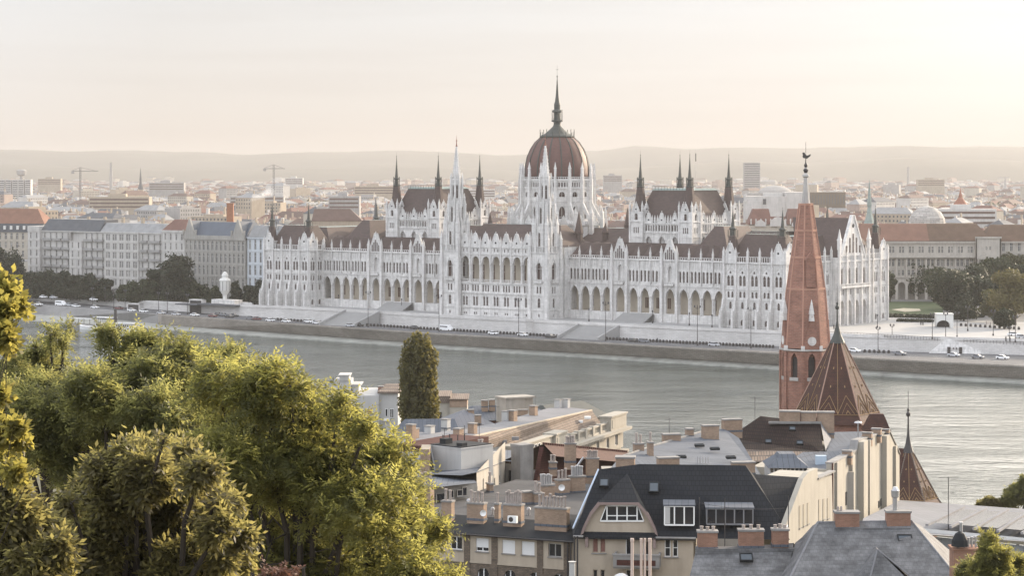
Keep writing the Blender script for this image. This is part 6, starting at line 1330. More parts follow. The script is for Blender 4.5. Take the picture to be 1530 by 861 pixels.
for px, pb, pt, wp, n_p, d in ((635.5, 771, 724, 23, 5, .8), (669.5, 773, 748, 16, 2, .7), (712.5, 776, 751, 27, 4, .75), (743.5, 777, 752, 7, 1, .5), (767.5, 780, 753, 29, 7, .75), (825, 785, 758, 51, 8, .8)):
    chimney(B, px, pb, pt, wp, z=zr, d=d, pots=n_p, poth=1.05)
for px, pb, pt, wp, n_p in ((803, 752, 736, 14, 2), (816, 744, 724, 22, 5), (840, 738, 716, 19, 3), (862, 735, 711, 22, 5), (787, 752, 734, 14, 0), (732, 735, 722, 6, 1)):
    chimney(B, px, pb, pt, wp, z=zr + .1, d=.8, pots=n_p, poth=.95, ang=25, potm=M_['steel'] if n_p == 5 else None)
x, y, z = atz(766, 781, zr); t = MB().at(x, y - .7, 0, -23); t.box(-.42, .42, -.16, .16, zr + .05, zr + .65); ac = B.part('air_conditioner', t, M_['whitepaint']); t = MB().at(x, y - .7, 0, -23); t.add([(-.1 + .22 * math.cos(k * .52), -.17, zr + .36 + .22 * math.sin(k * .52)) for k in range(12)], [tuple(range(12))]); B.part('fan_grille', t, M_['iron'], ac)
for px, py, zz_, rr in ((722, 766, 39.4, .28), (839, 728, 39.9, .3)): x, y, z = atz(px, py, zz_); t = MB(); t.add([(x + rr * math.cos(k * .52), y - .5 - .05, z + rr * math.sin(k * .52)) for k in range(12)] + [(x, y - .38, z)], [(k, (k + 1) % 12, 12) for k in range(12)]); t.tube((x, y - .4, z), (x, y, z - .3), .03); B.part('satellite_dish', t, M_['whitepaint'])

# ---- 2. dormer house with anthracite roof
B = Bd('dormer_house', 'beige house with large anthracite roof, half-hipped front gable and dormer windows', 860, 195, -5)
P = plane(860, 195.4, 1170, 193.6); A, th, L, f = P; T = fr(P); ze = f(985, 802)[1]
w = MB(); w.T = T; Lw = f(1036, 800)[0]
rows = [((885, 894, 798, 827), (896.5, 905, 798, 827), (935, 946, 801, 832), (961, 972, 801, 832), (993, 1002, 806, 833), (1005, 1013, 806, 833)), ((886, 893, 852, 872), (897, 904, 852, 872), (935, 946, 852, 872), (961, 972, 852, 872), (993, 1002, 862, 880))]
for ri, row in enumerate(rows):
    ops = []; zlo = f(920, 840 if ri == 0 else 890)[1]; zhi = ze if ri == 0 else f(920, 840)[1]
    zs0 = min(f(p0, y1)[1] for p0, p1, y0, y1 in row); 
    for p0, p1, y0, y1 in row: a0, a1 = f(p0, 800)[0], f(p1, 800)[0]; ops.append(((a0 + a1) / 2, (a1 - a0) / 2, f(p0, y1)[1], f(p0, y0)[1], 0))
    # align sills inside one band
    cell(w, 0, Lw, zlo, zhi, [(c, hw, s0, s1, 0) for c, hw, s0, s1, _ in ops], 0, .22, pane=False)
    for k, (c, hw, s0, s1, _) in enumerate(ops): win(B, T, c - hw, c + hw, s0, s1, cols=1, rows=2 if k > 3 else 1, frame='whitepaint' if k > 1 else 'beige', glass='blind' if (ri == 0 and k < 2) else 'glass')
w.box(0, Lw, .22, .4, ze - 24, f(920, 890)[1]); w.box(Lw - .3, Lw, .25, 11, ze - 24, ze); w.box(0, .3, .25, 11, ze - 24, ze)
# gable front above the eave
gp = [f(*q) for q in ((872, 797), (875, 790), (884, 770), (897, 754), (952, 754), (966, 770), (976, 789), (979, 797))]
wl, wr = f(897, 778), f(960, 778); wt0, wt1 = f(905, 756), f(952, 756)
w.wallpoly([(gp[0][0], ze - .02)] + gp[1:-1] + [(gp[-1][0], ze - .02)], -.02, .3)
B.part('wall', w, M_['beige'])
# trapezoid studio window
m = MB(); m.T = T; a = [f(897, 779), f(906, 756), f(953, 756), f(962, 779)]; m.wallpoly(a, -.06, .03); ww = B.part('window', m, M_['glass']); m = MB(); m.T = T
def bar(p, q_, wd=.06, b=-.12):
    (x0, z0), (x1, z1) = p, q_; dx, dz = x1 - x0, z1 - z0; n = math.hypot(dx, dz); nx, nz_ = -dz / n * wd, dx / n * wd
    m.wallpoly([(x0 - nx, z0 - nz_), (x1 - nx, z1 - nz_), (x1 + nx, z1 + nz_), (x0 + nx, z0 + nz_)], b, .058)
bar(a[0], a[3]); bar(a[1], a[2]); bar(a[0], a[1], .04); bar(a[3], a[2], .04)
for p in (907, 922, 937, 952): bar(f(p, 779), f(p, 756), .055)
for p, q_ in ((907, 922), (922, 937), (937, 952)): bar(f(p, 771), f(q_, 771), .04)
B.part('frame', m, M_['whitepaint'], ww)
# curved barge board
m = MB(); m.T = T; cu = [f(*q) for q in ((868, 799), (871, 788), (881, 767), (894, 750), (955, 750), (969, 767), (979, 787), (983, 800))]; ci = gp
for i in range(7): m.add([(cu[i][0], -.5, cu[i][1]), (cu[i + 1][0], -.5, cu[i + 1][1]), (ci[i + 1][0], -.5, ci[i + 1][1]), (ci[i][0], -.5, ci[i][1]), (cu[i][0], -.02, cu[i][1]), (cu[i + 1][0], -.02, cu[i + 1][1]), (ci[i + 1][0], -.02, ci[i + 1][1]), (ci[i][0], -.02, ci[i][1])], [(0, 1, 2, 3), (0, 4, 5, 1), (3, 2, 6, 7)])
for p in (877, 978): c = f(p, 800)[0]; m.box(c - .12, c + .12, -.45, -.03, ze - .95, ze - .1)
B.part('barge_board', m, mat('mauve_board', (.24, .18, .165), .8, .2, 1))
r = MB(); YR = 200.6
def W(px, py, Y): return at(px, py, Y)
RL, RR = W(894, 702, 200.8), W(1114, 696, 200.2); RM = W(956, 694, 200.6)
EL, ER = W(856, 790, 195.6), W(1176, 806, 193.3)
e1 = T[:2]
def eav(px): a, _ = f(px, 800); return (T[0] + a * T[3] + .45 * T[4], T[1] + a * T[4] - .45 * T[3], ze - .05)
quadw(r, eav(857), eav(1180), RR, RM, RL)
bk = lambda p, d: (p[0], p[1] + d, p[2] - d * .8)
quadw(r, RL, RM, bk(RM, 6), bk(RL, 6)); quadw(r, RM, RR, bk(RR, 6), bk(RM, 6)); quadw(r, eav(857), RL, bk(RL, 6), (eav(857)[0], eav(857)[1] + 12, ze))
quadw(r, eav(857), eav(1040), tuple(np.array(eav(1040)) - (0, 0, .2)), tuple(np.array(eav(857)) - (0, 0, .2)))
# cross gable roof
fp_ = [(T[0] + a_ * T[3] + .5 * T[4], T[1] + a_ * T[4] - .5 * T[3], z_) for a_, z_ in cu]; apex = W(937, 708, 198.9); aL = W(886, 736, 197.8); aR = W(966, 736, 197.7)
quadw(r, fp_[3], fp_[4], apex)
for i in range(0, 3): quadw(r, fp_[i], fp_[i + 1], apex)
for i in range(4, 7): quadw(r, fp_[i], fp_[i + 1], apex)
# right wing roof, lower ridge
RW0, RW1 = W(1125, 709, 203.5), W(1199, 714, 204.2)
quadw(r, W(1166, 792, 194.6), W(1176, 792, 194.8), RW1, RW0, RR); quadw(r, RW0, RW1, bk(RW1, 5), bk(RW0, 5)); quadw(r, RR, RW0, bk(RW0, 5), bk(RR, 6))
B.part('roof', r, M_['anthracite'])
m = MB(); m.tube(EL, RL, .09, mi=0); m.tube(W(1174, 790, 194.6), RW1, .11); B.part('verge_flashing', m, mat('blue_white_flashing', (.45, .52, .62), .4, .1, 1))
g_ = MB(); g_.tube(eav(980), eav(1040), .11); g_.tube(eav(857), eav(872), .11); B.part('gutter', g_, M_['concrete'])
g_ = MB(); x, y, z = W(858, 810, 195); g_.tube((x, y - .3, ze), (x, y - .3, ze - 12), .08); g_.tube((x + .25, y - .3, ze), (x + .25, y - .3, ze - 12), .08); B.part('downpipe', g_, M_['iron'])
skylight(B, 902.5, 722, 198.9, .62, .75, -5, 41); skylight(B, 977, 729, 198.2, .68, .95, -5, 41)
def dormer(pl, pr, pt, pb, n, Yd, fm):
    P2 = plane(pl, Yd, pr, Yd - .15); T2 = fr(P2); f2 = P2[3]; a0, z0 = f2(pl, pb); a1, z1 = f2(pr, pt); b = MB(); b.T = T2
    b.add([(a0 - .12, -.1, z1 + .12), (a1 + .12, -.1, z1 + .12), (a1 + .12, 2.4, z1 + .2), (a0 - .12, 2.4, z1 + .2), (a0 - .12, -.1, z1 + .0), (a1 + .12, -.1, z1 + .0)], [(0, 1, 2, 3), (4, 5, 1, 0)])
    b.add([(a0 - .05, .02, z0), (a0 - .05, .02, z1 + .1), (a0 - .05, 2.2, z1 + .1), (a0 - .05, 1.4, z0 + 1.0)], [(0, 1, 2, 3)]); b.add([(a1 + .05, .02, z0), (a1 + .05, .02, z1 + .1), (a1 + .05, 2.2, z1 + .1), (a1 + .05, 1.4, z0 + 1.0)], [(0, 1, 2, 3)]); b.box(a0, a1, .12, .16, z0, z1)
    d = B.part('dormer', b, M_['zinc'])
    m = MB(); m.T = T2; m.box(a0, a1, .04, .08, z0, z1); B.part('window', m, M_['glass'], d)
    m = MB(); m.T = T2
    for i in range(n + 1): c = a0 + (a1 - a0) * i / n; m.box(c - .055, c + .055, -.05, .03, z0, z1)
    m.box(a0, a1, -.055, .03, z0 - .06, z0 + .07); m.box(a0, a1, -.055, .03, z1 - .07, z1 + .05); B.part('frame', m, M_[fm], d)
    if n == 3: m = MB(); m.T = T2; m.box(a0 + .06, a0 + .45, -.02, .0, z0 + .1, z1 - .1); B.part('curtain', m, M_['whitewall'], d)
dormer(993, 1037, 757, 785, 3, 194.6, 'whitepaint'); dormer(1056, 1125, 761, 784, 5, 194.1, 'zinc_lt')
# balcony
P3 = plane(916, 192.9, 985, 192.4); T3 = fr(P3); f3 = P3[3]; a0, z0 = f3(916, 848); a1, z1 = f3(985, 830)
b = MB(); b.T = T3; b.box(a0, a1, 0, .15, z0, z0 + .95, 0); b.box(a0 - .08, a1 + .08, -.06, .2, z0 + .95, z0 + 1.08, 1); b.box(a0, a0 + .15, .15, 2.2, z0, z0 + .95, 0); b.box(a1 - .15, a1, .15, 2.2, z0, z0 + .95, 0); b.box(a0, a1, .15, 2.2, z0 - .15, z0, 1); b.box(a0 + .3, a1 - .3, -.02, -.003, z0 + .15, z0 + .6, 2)
B.part('balcony', b, [M_['concrete'], M_['concrete'], M_['redwall']])
chimney(B, 934.5, 704, 682, 28, Y=202.5, d=1.4)
# wing below the eave right of the gable
# ---- cream gable wall with slit windows
B = Bd('cream_gable_house', 'cream house wall with two groups of three slit windows beside the anthracite roof', 1172, 194, 66)
P = plane(1172, 194.2, 1246, 209); A, th, L, f = P; T = fr(P); w = MB(); w.T = T
poly = [f(*q) for q in ((1173, 870), (1172, 791), (1200, 716), (1208, 706), (1221.5, 700), (1222, 716), (1243, 711), (1246, 870))]
w.wallpoly(poly[::-1], .0, .45); w.box(poly[4][0], L, .45, 5, 20, poly[5][1] - .1); w.box(0, L, .45, .6, 20, 30)
B.part('wall', w, M_['cream'])
for p, y0, y1 in ((1195, 755, 790), (1201, 753, 787), (1207, 751, 784), (1224, 746, 779), (1230.5, 745, 777), (1237, 744, 776)):
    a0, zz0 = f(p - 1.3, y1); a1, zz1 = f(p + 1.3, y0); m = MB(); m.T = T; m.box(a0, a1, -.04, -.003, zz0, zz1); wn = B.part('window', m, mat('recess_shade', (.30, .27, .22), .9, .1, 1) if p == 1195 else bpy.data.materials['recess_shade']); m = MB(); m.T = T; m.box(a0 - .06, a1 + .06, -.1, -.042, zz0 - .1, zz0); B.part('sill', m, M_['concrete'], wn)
m = MB(); m.T = T; m.box(poly[5][0] - .1, L + .1, -.12, .5, poly[5][1] - .05, poly[5][1] + .08); B.part('coping', m, M_['concrete'])
# ---- long cream firewall
B = Bd('tall_cream_house', 'tall cream house with long sunlit blank wall and pilasters', 1243, 235, 68)
P = plane(1243.5, 235, 1344, 269); A, th, L, f = P; T = fr(P); w = MB(); w.T = T
top = [f(*q) for q in ((1243.5, 694), (1262, 684), (1279, 674), (1281, 660), (1300, 654), (1313, 649), (1329, 646), (1339, 668), (1344, 680))]
w.wallpoly([(0, 10)] + top + [(L, 10)], 0, .6) if False else w.wallpoly(([(0, 10)] + top + [(L, 10)])[::-1], 0, .6)
for p, y0, wd, pr in ((1249, 688, 1.0, .25), (1271, 678, 1.3, .35), (1284, 656, 2.2, .7), (1296, 654, 1.2, .4), (1319, 648, 1.6, .6), (1336, 664, .9, .3)): a, z_ = f(p, y0); w.box(a - wd / 2, a + wd / 2, -pr, -.003, 10, z_ - .2)
w.box(0, L, .6, 10, 10, top[0][1] - 1.5); w.box(0, .6, .6, 10, 10, top[0][1] - .6)
B.part('wall', w, M_['cream'])
for p, y0, y1 in ((1264, 735, 756), (1299, 715, 735), (1252, 752, 772), (1316, 745, 757), (1313, 748, 760), (1290, 722, 738)): a0, zz0 = f(p - .9, y1); a1, zz1 = f(p + .9, y0); m = MB(); m.T = T; m.box(a0, a1, -.05, -.003, zz0, zz1); wn = B.part('window', m, M_['glass'])
m = MB(); m.T = T
for i in range(len(top) - 1): (x0, z0), (x1, z1) = top[i], top[i + 1]; m.wallpoly([(x0, z0), (x1, z1), (x1, z1 + .16), (x0, z0 + .16)], -.12, .85)
B.part('coping', m, M_['concrete'])
for p, pb, pt, wp in ((1266, 682, 673, 7), (1296, 655, 646, 8), (1310, 650, 640, 8), (1322, 648, 641, 6)): a, z_ = f(p, pb); x = T[0] + a * T[3] - .8 * T[4] * 1; y = T[1] + a * T[4] + .8 * T[3]; chimney(B, p, pb + 1, pt, wp, Y=y, d=1.0)
m = MB(); x, y, z = at(1244, 700, 234.7); m.tube((x, y, z + .5), (x, y, 20), .09); B.part('downpipe', m, M_['redwall'])
m = MB(); x, y, z = at(1282, 640, 255); m.tube((x, y, z - 2.0), (x, y, z + .8), .07); m.lathe([(.05, z + .5), (.45, z + .55), (.35, z + .7), (.05, z + .75)], 12, x, y); B.part('vent_cowl', m, M_['steel'])

# ---- slate roofs in front at the right
B = Bd('slate_roof_house', 'house with weathered grey slate hip roof and two brick chimneys, lower right', 1190, 165, 0)
r = MB(); Yt = 172
TL, TR = at(1222, 781, Yt), at(1362, 779, Yt); FL, FR = at(1160, 905, 163), at(1452, 890, 163)
quadw(r, FL, FR, TR, TL); quadw(r, FL, TL, at(1214, 786, 178), at(1130, 880, 178)); quadw(r, TR, FR, at(1462, 860, 180), at(1376, 786, 179)); quadw(r, TL, TR, at(1376, 786, 179), at(1214, 786, 178))
# cross gable
ap = at(1308, 817, 169.2); fa = at(1311, 822, 164.5); quadw(r, at(1262, 890, 163.2), fa, ap); quadw(r, at(1395, 895, 163.2), at(1395, 890, 163.5), ap, fa); quadw(r, at(1262, 890, 163.2), at(1290, 905, 162.0), fa); quadw(r, fa, at(1290, 905, 162), at(1395, 905, 162))
B.part('roof', r, M_['slate_old'])
w = MB().box(FL[0] + 2, FR[0] - .5, 164, 178, 15, FL[2] - .1); B.part('wall', w, M_['greige'])
m = MB(); m.tube(TL, FL, .09); m.tube(TR, FR, .07); m.tube(fa, at(1290, 905, 161.9), .07); m.tube(fa, at(1395, 890, 163.3), .07); m.tube(TL, TR, .08); B.part('ridge_flashing', m, M_['zinc_lt'])
m = MB(); x0, x1 = at(1247, 790, Yt - .8)[0], at(1360, 790, Yt - .8)[0]; zz_ = at(1300, 790, Yt)[2]; m.box(x0, x1, Yt - 1.0, Yt + .5, zz_ - .6, zz_ + .15); B.part('chimney_bench', m, M_['slate_old'])
chimney(B, 1265, 790, 764, 35, Y=171.9, d=1.0, m='brick_red', pots=0); ch = chimney(B, 1341.5, 789, 763, 35, Y=171.9, d=1.0, m='brick_red')
x, y, z = at(1337.5, 763, 171.9); m = MB(); m.lathe([(.17, z), (.17, z + .9), (.28, z + 1.0), (.30, z + 1.45), (.2, z + 1.55), (.14, z + 1.72)], 12, x, y); B.part('steel_cowl', m, M_['steel'], ch)
x, y, z = at(1252, 764, 171.9)
for i in range(2): m = MB(); m.lathe([(.1, z), (.09, z + .3), (.05, z + .35)], 8, x + i * .25, y); B.part('pot', m, M_['pot'])
skylight(B, 1352, 806, 170.0, .9, .6, 0, 32); skylight(B, 1409, 858, 167, .5, .7, 0, 40)
B = Bd('slate_shed_house', 'low house with mottled grey slate roof and three red brick chimneys', 1040, 172, 0)
r = MB(); TL, TR = at(1040, 822, 176), at(1186, 812, 176.5); quadw(r, at(1020, 905, 168), at(1168, 905, 168), TR, TL); quadw(r, TR, TL, at(1040, 826, 181), at(1190, 818, 181)); B.part('roof', r, M_['slate_old'])
quadw_ = MB(); quadw(quadw_, at(1168, 905, 167.9), at(1186, 905, 167), at(1222, 784, 177), at(1188, 812, 176.4)); B.part('side_roof', quadw_, M_['slate_old'])
w = MB(); w.box(at(1042, 800, 170)[0], at(1165, 800, 170)[0], 169, 180, 15, at(1100, 905, 168)[2] - .2); B.part('wall', w, M_['greige'])
m = MB(); a_ = at(1040, 822, 175.6); b_ = at(1186, 811, 175.6); m.box(a_[0], b_[0], 175.2, 176.4, a_[2] - .5, a_[2] + .12); B.part('chimney_bench', m, M_['slate_old'])
for px, pb, pt, wp in ((1057, 819, 793, 29), (1122, 817, 791, 37), (1165.5, 815, 790, 24)): chimney(B, px, pb, pt, wp, Y=176, d=.9, m='brick_red', pots=3, poth=.3)
skylight(B, 1115, 834, 173.6, .8, .6, 0, 38)
# skyline antennas and flues near the camera
def mast(label, px, pt, pb, Y, arms=()):
    x, y, z1 = at(px, pt, Y); _, _, z0 = at(px, pb, Y); m = MB(); m.tube((0, 0, z0 - z0), (0, 0, z1 - z0), .035)
    e = empty('antenna', (x, y, z0), 0, label, 'antenna'); m.build('mast', M_['iron'], e)
    m = MB()
    for h_, w_ in arms: m.tube((-w_, 0, (z1 - z0) * h_), (w_, 0, (z1 - z0) * h_), .022); [m.tube((-w_ + 2 * w_ * k / 6, -.2, (z1 - z0) * h_), (-w_ + 2 * w_ * k / 6, .2, (z1 - z0) * h_), .012) for k in range(7)]
    if arms: m.build('aerial', M_['iron'], e)
mast('thin mast with crossbars standing against the white water at the right', 1417, 713, 800, 210, ((.98, .9), (.72, .6)))
mast('thin dark mast rising in front of the five-pane dormer', 1083, 745, 822, 178, ((.8, .3),))
mast('thin aerial beside the two dormers on the anthracite roof', 1045, 744, 800, 180, ())
mast('plain mast on the wall between the anthracite roof and cream wall', 1178, 742, 800, 178, ())
mast('aerial standing on the long zinc ridge, leftmost', 664, 640, 672, 300, ((.9, .5),))
mast('aerial standing on the long zinc ridge, middle', 694, 636, 668, 300, ((.85, .4), (.6, .3)))
mast('aerial standing on the long zinc ridge, rightmost', 716, 632, 664, 300, ((.9, .6),))
# white flue pipes in front of the balcony
for i, (px, wp) in enumerate(((944.5, 4.6), (958, 3.6), (963.5, 3.2), (971, 4.8))):
    x, y, z1 = at(px, 811, 150); r_ = wp / 2 * 150 / F; m = MB(); m.lathe([(r_, 0), (r_, z1 - 24), (r_ * 1.25, z1 - 23.95), (r_ * 1.25, z1 - 23.75)], 10); o = m.build('flue_pipe', mat('flue_%d' % i, (.50, .40, .35), .6, .15, 1)); o.location = (x, y, 24)
    tag(o, ['white flue pipe standing alone left of the other three, before the balcony', 'thin flue pipe, left one of the close group of three', 'thinnest flue pipe in the middle of the close group of three', 'thicker flue pipe at the right of the close group of three'][i], 'flue pipe')
x, y, z = at(925, 858, 150); m = MB(); m.lathe([(.0, .0), (.4, .06), (.62, .2), (.66, .27)], 18); o = m.build('dish', M_['whitepaint'], None, True); o.location = (x, y, z - .5); o.rotation_euler = (R(100), 0, R(15)); tag(o, 'large white satellite dish below the balcony at the bottom edge', 'dish')
x, y, z1 = at(857, 842, 170); m = MB(); m.lathe([(.22, 0), (.22, z1 - 24), (.3, z1 - 23.9)], 10); o = m.build('flue_pipe', M_['whitewall']); o.location = (x - .1, y, 24); tag(o, 'short pale flue pipe at the bottom between the shutter house and the gabled house', 'flue pipe')

# ---- glass roofed market hall at the right
B = Bd('glazed_hall', 'low hall with pale ribbed glass roof and blue-grey metal walls at the right edge', 1290, 215, 0, 'hall')
zt_ = at(1400, 787, 205)[2]
r = MB(); quadw(r, at(1285, 792, 203), at(1600, 815, 196), at(1600, 766, 236), at(1345, 748, 262), at(1290, 775, 225)); B.part('roof', r, M_['zinc_lt'])
m = MB(); pA, pB = Vector(at(1385, 787, 204.5)), Vector(at(1600, 806, 198)); cA, cB = Vector(at(1440, 760, 226)), Vector(at(1640, 772, 222))
for i in range(7):
    f_ = i / 6; p = pA.lerp(pB, f_); c = cA.lerp(cB, f_); n_ = MB()
    for k, (wd, hh) in enumerate(((.13, .2),)): m.add([(p.x - wd, p.y, p.z), (p.x + wd, p.y, p.z), (p.x + wd, p.y, p.z + hh), (p.x - wd, p.y, p.z + hh), (c.x - wd, c.y, c.z), (c.x + wd, c.y, c.z), (c.x + wd, c.y, c.z + hh), (c.x - wd, c.y, c.z + hh)], [(0, 1, 2, 3), (3, 2, 6, 7), (0, 3, 7, 4), (1, 5, 6, 2)])
B.part('roof_rib', m, M_['zinc_lt'])
m = MB(); 
for i in range(6):
    for (u0, u1) in ((.12, .88),):
        a_ = pA.lerp(pB, (i + .16) / 6); b_ = pA.lerp(pB, (i + .84) / 6); c_ = cA.lerp(cB, (i + .84) / 6); d_ = cA.lerp(cB, (i + .16) / 6); up = Vector((0, 0, .12))
        q_ = [a_.lerp(d_, u0) + up, b_.lerp(c_, u0) + up, b_.lerp(c_, u1) + up, a_.lerp(d_, u1) + up]; m.add([tuple(v) for v in q_], [(0, 1, 2, 3)])
B.part('roof_glass', m, M_['skyglass'])
m = MB(); quadw(m, at(1378, 790, 203.8), at(1600, 811, 197), at(1600, 822, 197), at(1378, 800, 203.8)); B.part('parapet', m, M_['framewhite'])
m = MB(); quadw(m, at(1378, 801, 204.0), at(1600, 823, 197.2), at(1600, 900, 197.2), at(1378, 880, 204.0)); quadw(m, at(1378, 801, 204), at(1288, 792, 203.2), at(1288, 880, 203.2), at(1378, 880, 204)); B.part('wall', m, patterned('blue_metal_panel', (.33, .37, .43), (.31, .35, .41), (.2, .22, .26), .9, 30, .5, .03, .12, .4))
B = Bd('brick_stack_house', 'round-topped brick chimney block with thin grey flues above the trees at the lower right', 1425, 150, 0)
m = MB(); x0, x1 = at(1425, 823, 150)[0], at(1462, 823, 150)[0]; zt_ = at(1440, 823, 150)[2]; m.box(x0, x1, 150, 151.5, 20, zt_); m.box(x0 - .08, x1 + .08, 149.9, 151.6, zt_, zt_ + .12); B.part('stack', m, M_['brick_red'])
for px, pt, r_ in ((1436, 783, .10), (1447, 806, .07), (1452, 805, .07), (1458, 804, .08)): x, y, z1 = at(px, pt, 150.6); m = MB(); m.lathe([(r_, zt_), (r_, z1), (r_ * 1.4, z1 + .02), (r_ * 1.3, z1 + .1)], 8, x, y); B.part('flue', m, M_['steel'])
m = MB(); x, y, z = at(1434, 805, 150.2); m.lathe([(.55, z - .5), (.5, z - .1), (.3, z + .3), (.05, z + .45)], 10, x, y); B.part('cowl', m, M_['bitumen'])

# ---- church with brick steeple
Yc = 385; B = Bd('brick_church', 'red brick riverside church with tall stone-tipped steeple and patterned tile roofs', 1204, Yc, 0, 'church')
cx, cy = (1204 - CX) / F * Yc, Yc; k = Yc / F
def zc(py): return H - (py - HZ) * k
m = MB(); rr = 34.5 * k / math.cos(R(22.5))
for j in range(8):
    a = 45 * j; r_ = 34.5 * k; Ls = 2 * r_ * math.tan(R(22.5)); m.at(cx + r_ * math.cos(R(a - 90 + 8)) - Ls / 2 * math.cos(R(a + 8)), cy + r_ * math.sin(R(a - 90 + 8)) - Ls / 2 * math.sin(R(a + 8)), 0, a + 8)
    cell(m, 0, Ls, 6, zc(572), [], 0, .5); cell(m, 0, Ls, zc(572), zc(522), [(Ls / 2, .62, zc(562), zc(537), 1.2)], 0, .7, n=4, pane=False); m.box(-.25, .25, -.25, .1, 6, zc(524))
m.at(); m.lathe([(rr * .8, 6), (rr * .8, zc(523))], 8, cx, cy, 30.5)
B.part('tower', m, M_['church_brick'])
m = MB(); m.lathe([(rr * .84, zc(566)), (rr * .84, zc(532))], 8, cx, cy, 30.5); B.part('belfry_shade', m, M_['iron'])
m = MB()
for py, o_ in ((523, .2),): m.lathe([(rr + o_, zc(py)), (rr + o_ + .06, zc(py) + .12), (rr + o_, zc(py) + .28)], 8, cx, cy, 30.5)
for j in range(8): a = R(45 * j - 90 + 8); m.at(cx + 34.6 * k * math.cos(a), cy + 34.6 * k * math.sin(a), 0, 45 * j + 8); m.box(-.8, .8, -.12, .1, zc(567), zc(562))
B.part('stone_band', m, M_['stone_dk'])
m = MB(); pr = [(33 * k, zc(519)), (27.5 * k, zc(440)), (22.5 * k, zc(400)), (14.5 * k, zc(345)), (9.3 * k, zc(305))]; m.lathe([(a_ / math.cos(R(22.5)), b_) for a_, b_ in pr], 8, cx, cy, 30.5); sp_ = B.part('spire', m, M_['church_brick'])
m = MB()
for py, hw_ in ((432, 26.6), (385, 20.4), (345, 14.6), (306, 9.6)): m.lathe([(hw_ * k / math.cos(R(22.5)) + .06, zc(py) - .1), (hw_ * k / math.cos(R(22.5)) + .1, zc(py) + .25)], 8, cx, cy, 30.5)
for j in range(8):
    a0 = R(30.5 + 45 * j)
    for i in range(len(pr) - 1): (r0, z0), (r1, z1) = pr[i], pr[i + 1]; r0 /= math.cos(R(22.5)); r1 /= math.cos(R(22.5)); m.tube((cx + r0 * math.cos(a0), cy + r0 * math.sin(a0), z0), (cx + r1 * math.cos(a0), cy + r1 * math.sin(a0), z1), .13, .11, 5)
B.part('spire_rib', m, mat('rib_brick', (.42, .24, .18), .9, .2, 1), sp_)
m = MB(); m.lathe([(6.8 * k, zc(305)), (4.3 * k, zc(285)), (2.8 * k, zc(262)), (2.4 * k, zc(262)), (2.2 * k, zc(250))], 8, cx, cy, 30.5); m.lathe([(2 * k, zc(266)), (5.5 * k, zc(263.5)), (5 * k, zc(261)), (2 * k, zc(259))], 8, cx, cy); B.part('stone_tip', m, M_['stone_dk'], sp_)
m = MB(); m.lathe([(.1, zc(262)), (.3, zc(257)), (.45, zc(254)), (.15, zc(251)), (.32, zc(247)), (.1, zc(243)), (.05, zc(236))], 10, cx, cy); m.tube((cx, cy, zc(236)), (cx, cy, zc(212)), .035)
m.at(cx, cy, 0, 0); m.wallpoly([(-.45, zc(236)), (.2, zc(237)), (.75, zc(233)), (.8, zc(230)), (.5, zc(231.5)), (.2, zc(232.5)), (-.1, zc(230.5)), (-.2, zc(228)), (-.45, zc(227.5)), (-.6, zc(229.5)), (-.45, zc(231)), (-.55, zc(233.5))][::-1], -.06, .12); B.part('weathercock', m, M_['iron'], sp_)
for j in range(4):        # clock gables with stone pinnacles
    a = 90 * j + 8 + 0; r_ = 33.5 * k; gx, gy = cx + r_ * math.cos(R(a - 90)), cy + r_ * math.sin(R(a - 90)); m = MB().at(gx, gy, 0, a)
    m.add([(-1.5, -.15, zc(520)), (1.5, -.15, zc(520)), (0, -.15, zc(470)), (0, 1.9, zc(470)), (-1.5, 1.2, zc(520)), (1.5, 1.2, zc(520))], [(0, 1, 2), (0, 2, 3, 4), (1, 5, 3, 2)]); gb = B.part('clock_gable', m, M_['church_brick'])
    m = MB().at(gx, gy, 0, a); m.add([(.72 * math.cos(t * math.pi / 8), -.22, zc(508) + .72 * math.sin(t * math.pi / 8)) for t in range(16)] + [(.72 * math.cos(t * math.pi / 8), -.16, zc(508) + .72 * math.sin(t * math.pi / 8)) for t in range(16)], [tuple(range(16))] + [(t, (t + 1) % 16, 16 + (t + 1) % 16, 16 + t) for t in range(16)]); B.part('roundel', m, M_['stone'], gb)
    m = MB().at(gx, gy, 0, a); m.frus(-.42, .42, -.2, .6, zc(478), -.3, .3, -.1, .5, zc(468)); m.frus(-.4, .4, -.2, .6, zc(468), -.03, .03, .1, .16, zc(446)); B.part('pinnacle', m, M_['stone'], gb)
    [B.part('corner_stone', MB().at(gx, gy, 0, a).box(q_, q_ + .5, -.35, .2, zc(522), zc(515)), M_['stone'], gb) for q_ in (-1.75, 1.25)]
m = MB()
for a in (8,):
    r_ = 24.5 * k; m.at(cx + (r_ - .1) * math.cos(R(a - 90)), cy + (r_ - .1) * math.sin(R(a - 90)), 0, a); m.box(-.75, .75, -.55, .4, zc(428), zc(388)); m.wallpoly([(-.9, zc(388)), (.9, zc(388)), (0, zc(376))], -.6, 1.0)
B.part('spire_dormer', m, M_['church_brick'], sp_)
tilem = patterned('glazed_roof_tile', (.095, .034, .022), (.065, .027, .02), (.04, .02, .015), .28, .22, .75, .04, .4, .7, bump=.4)
goldm = mat('ochre_glazed_tile', (.30, .19, .085), .5, .2, 1)
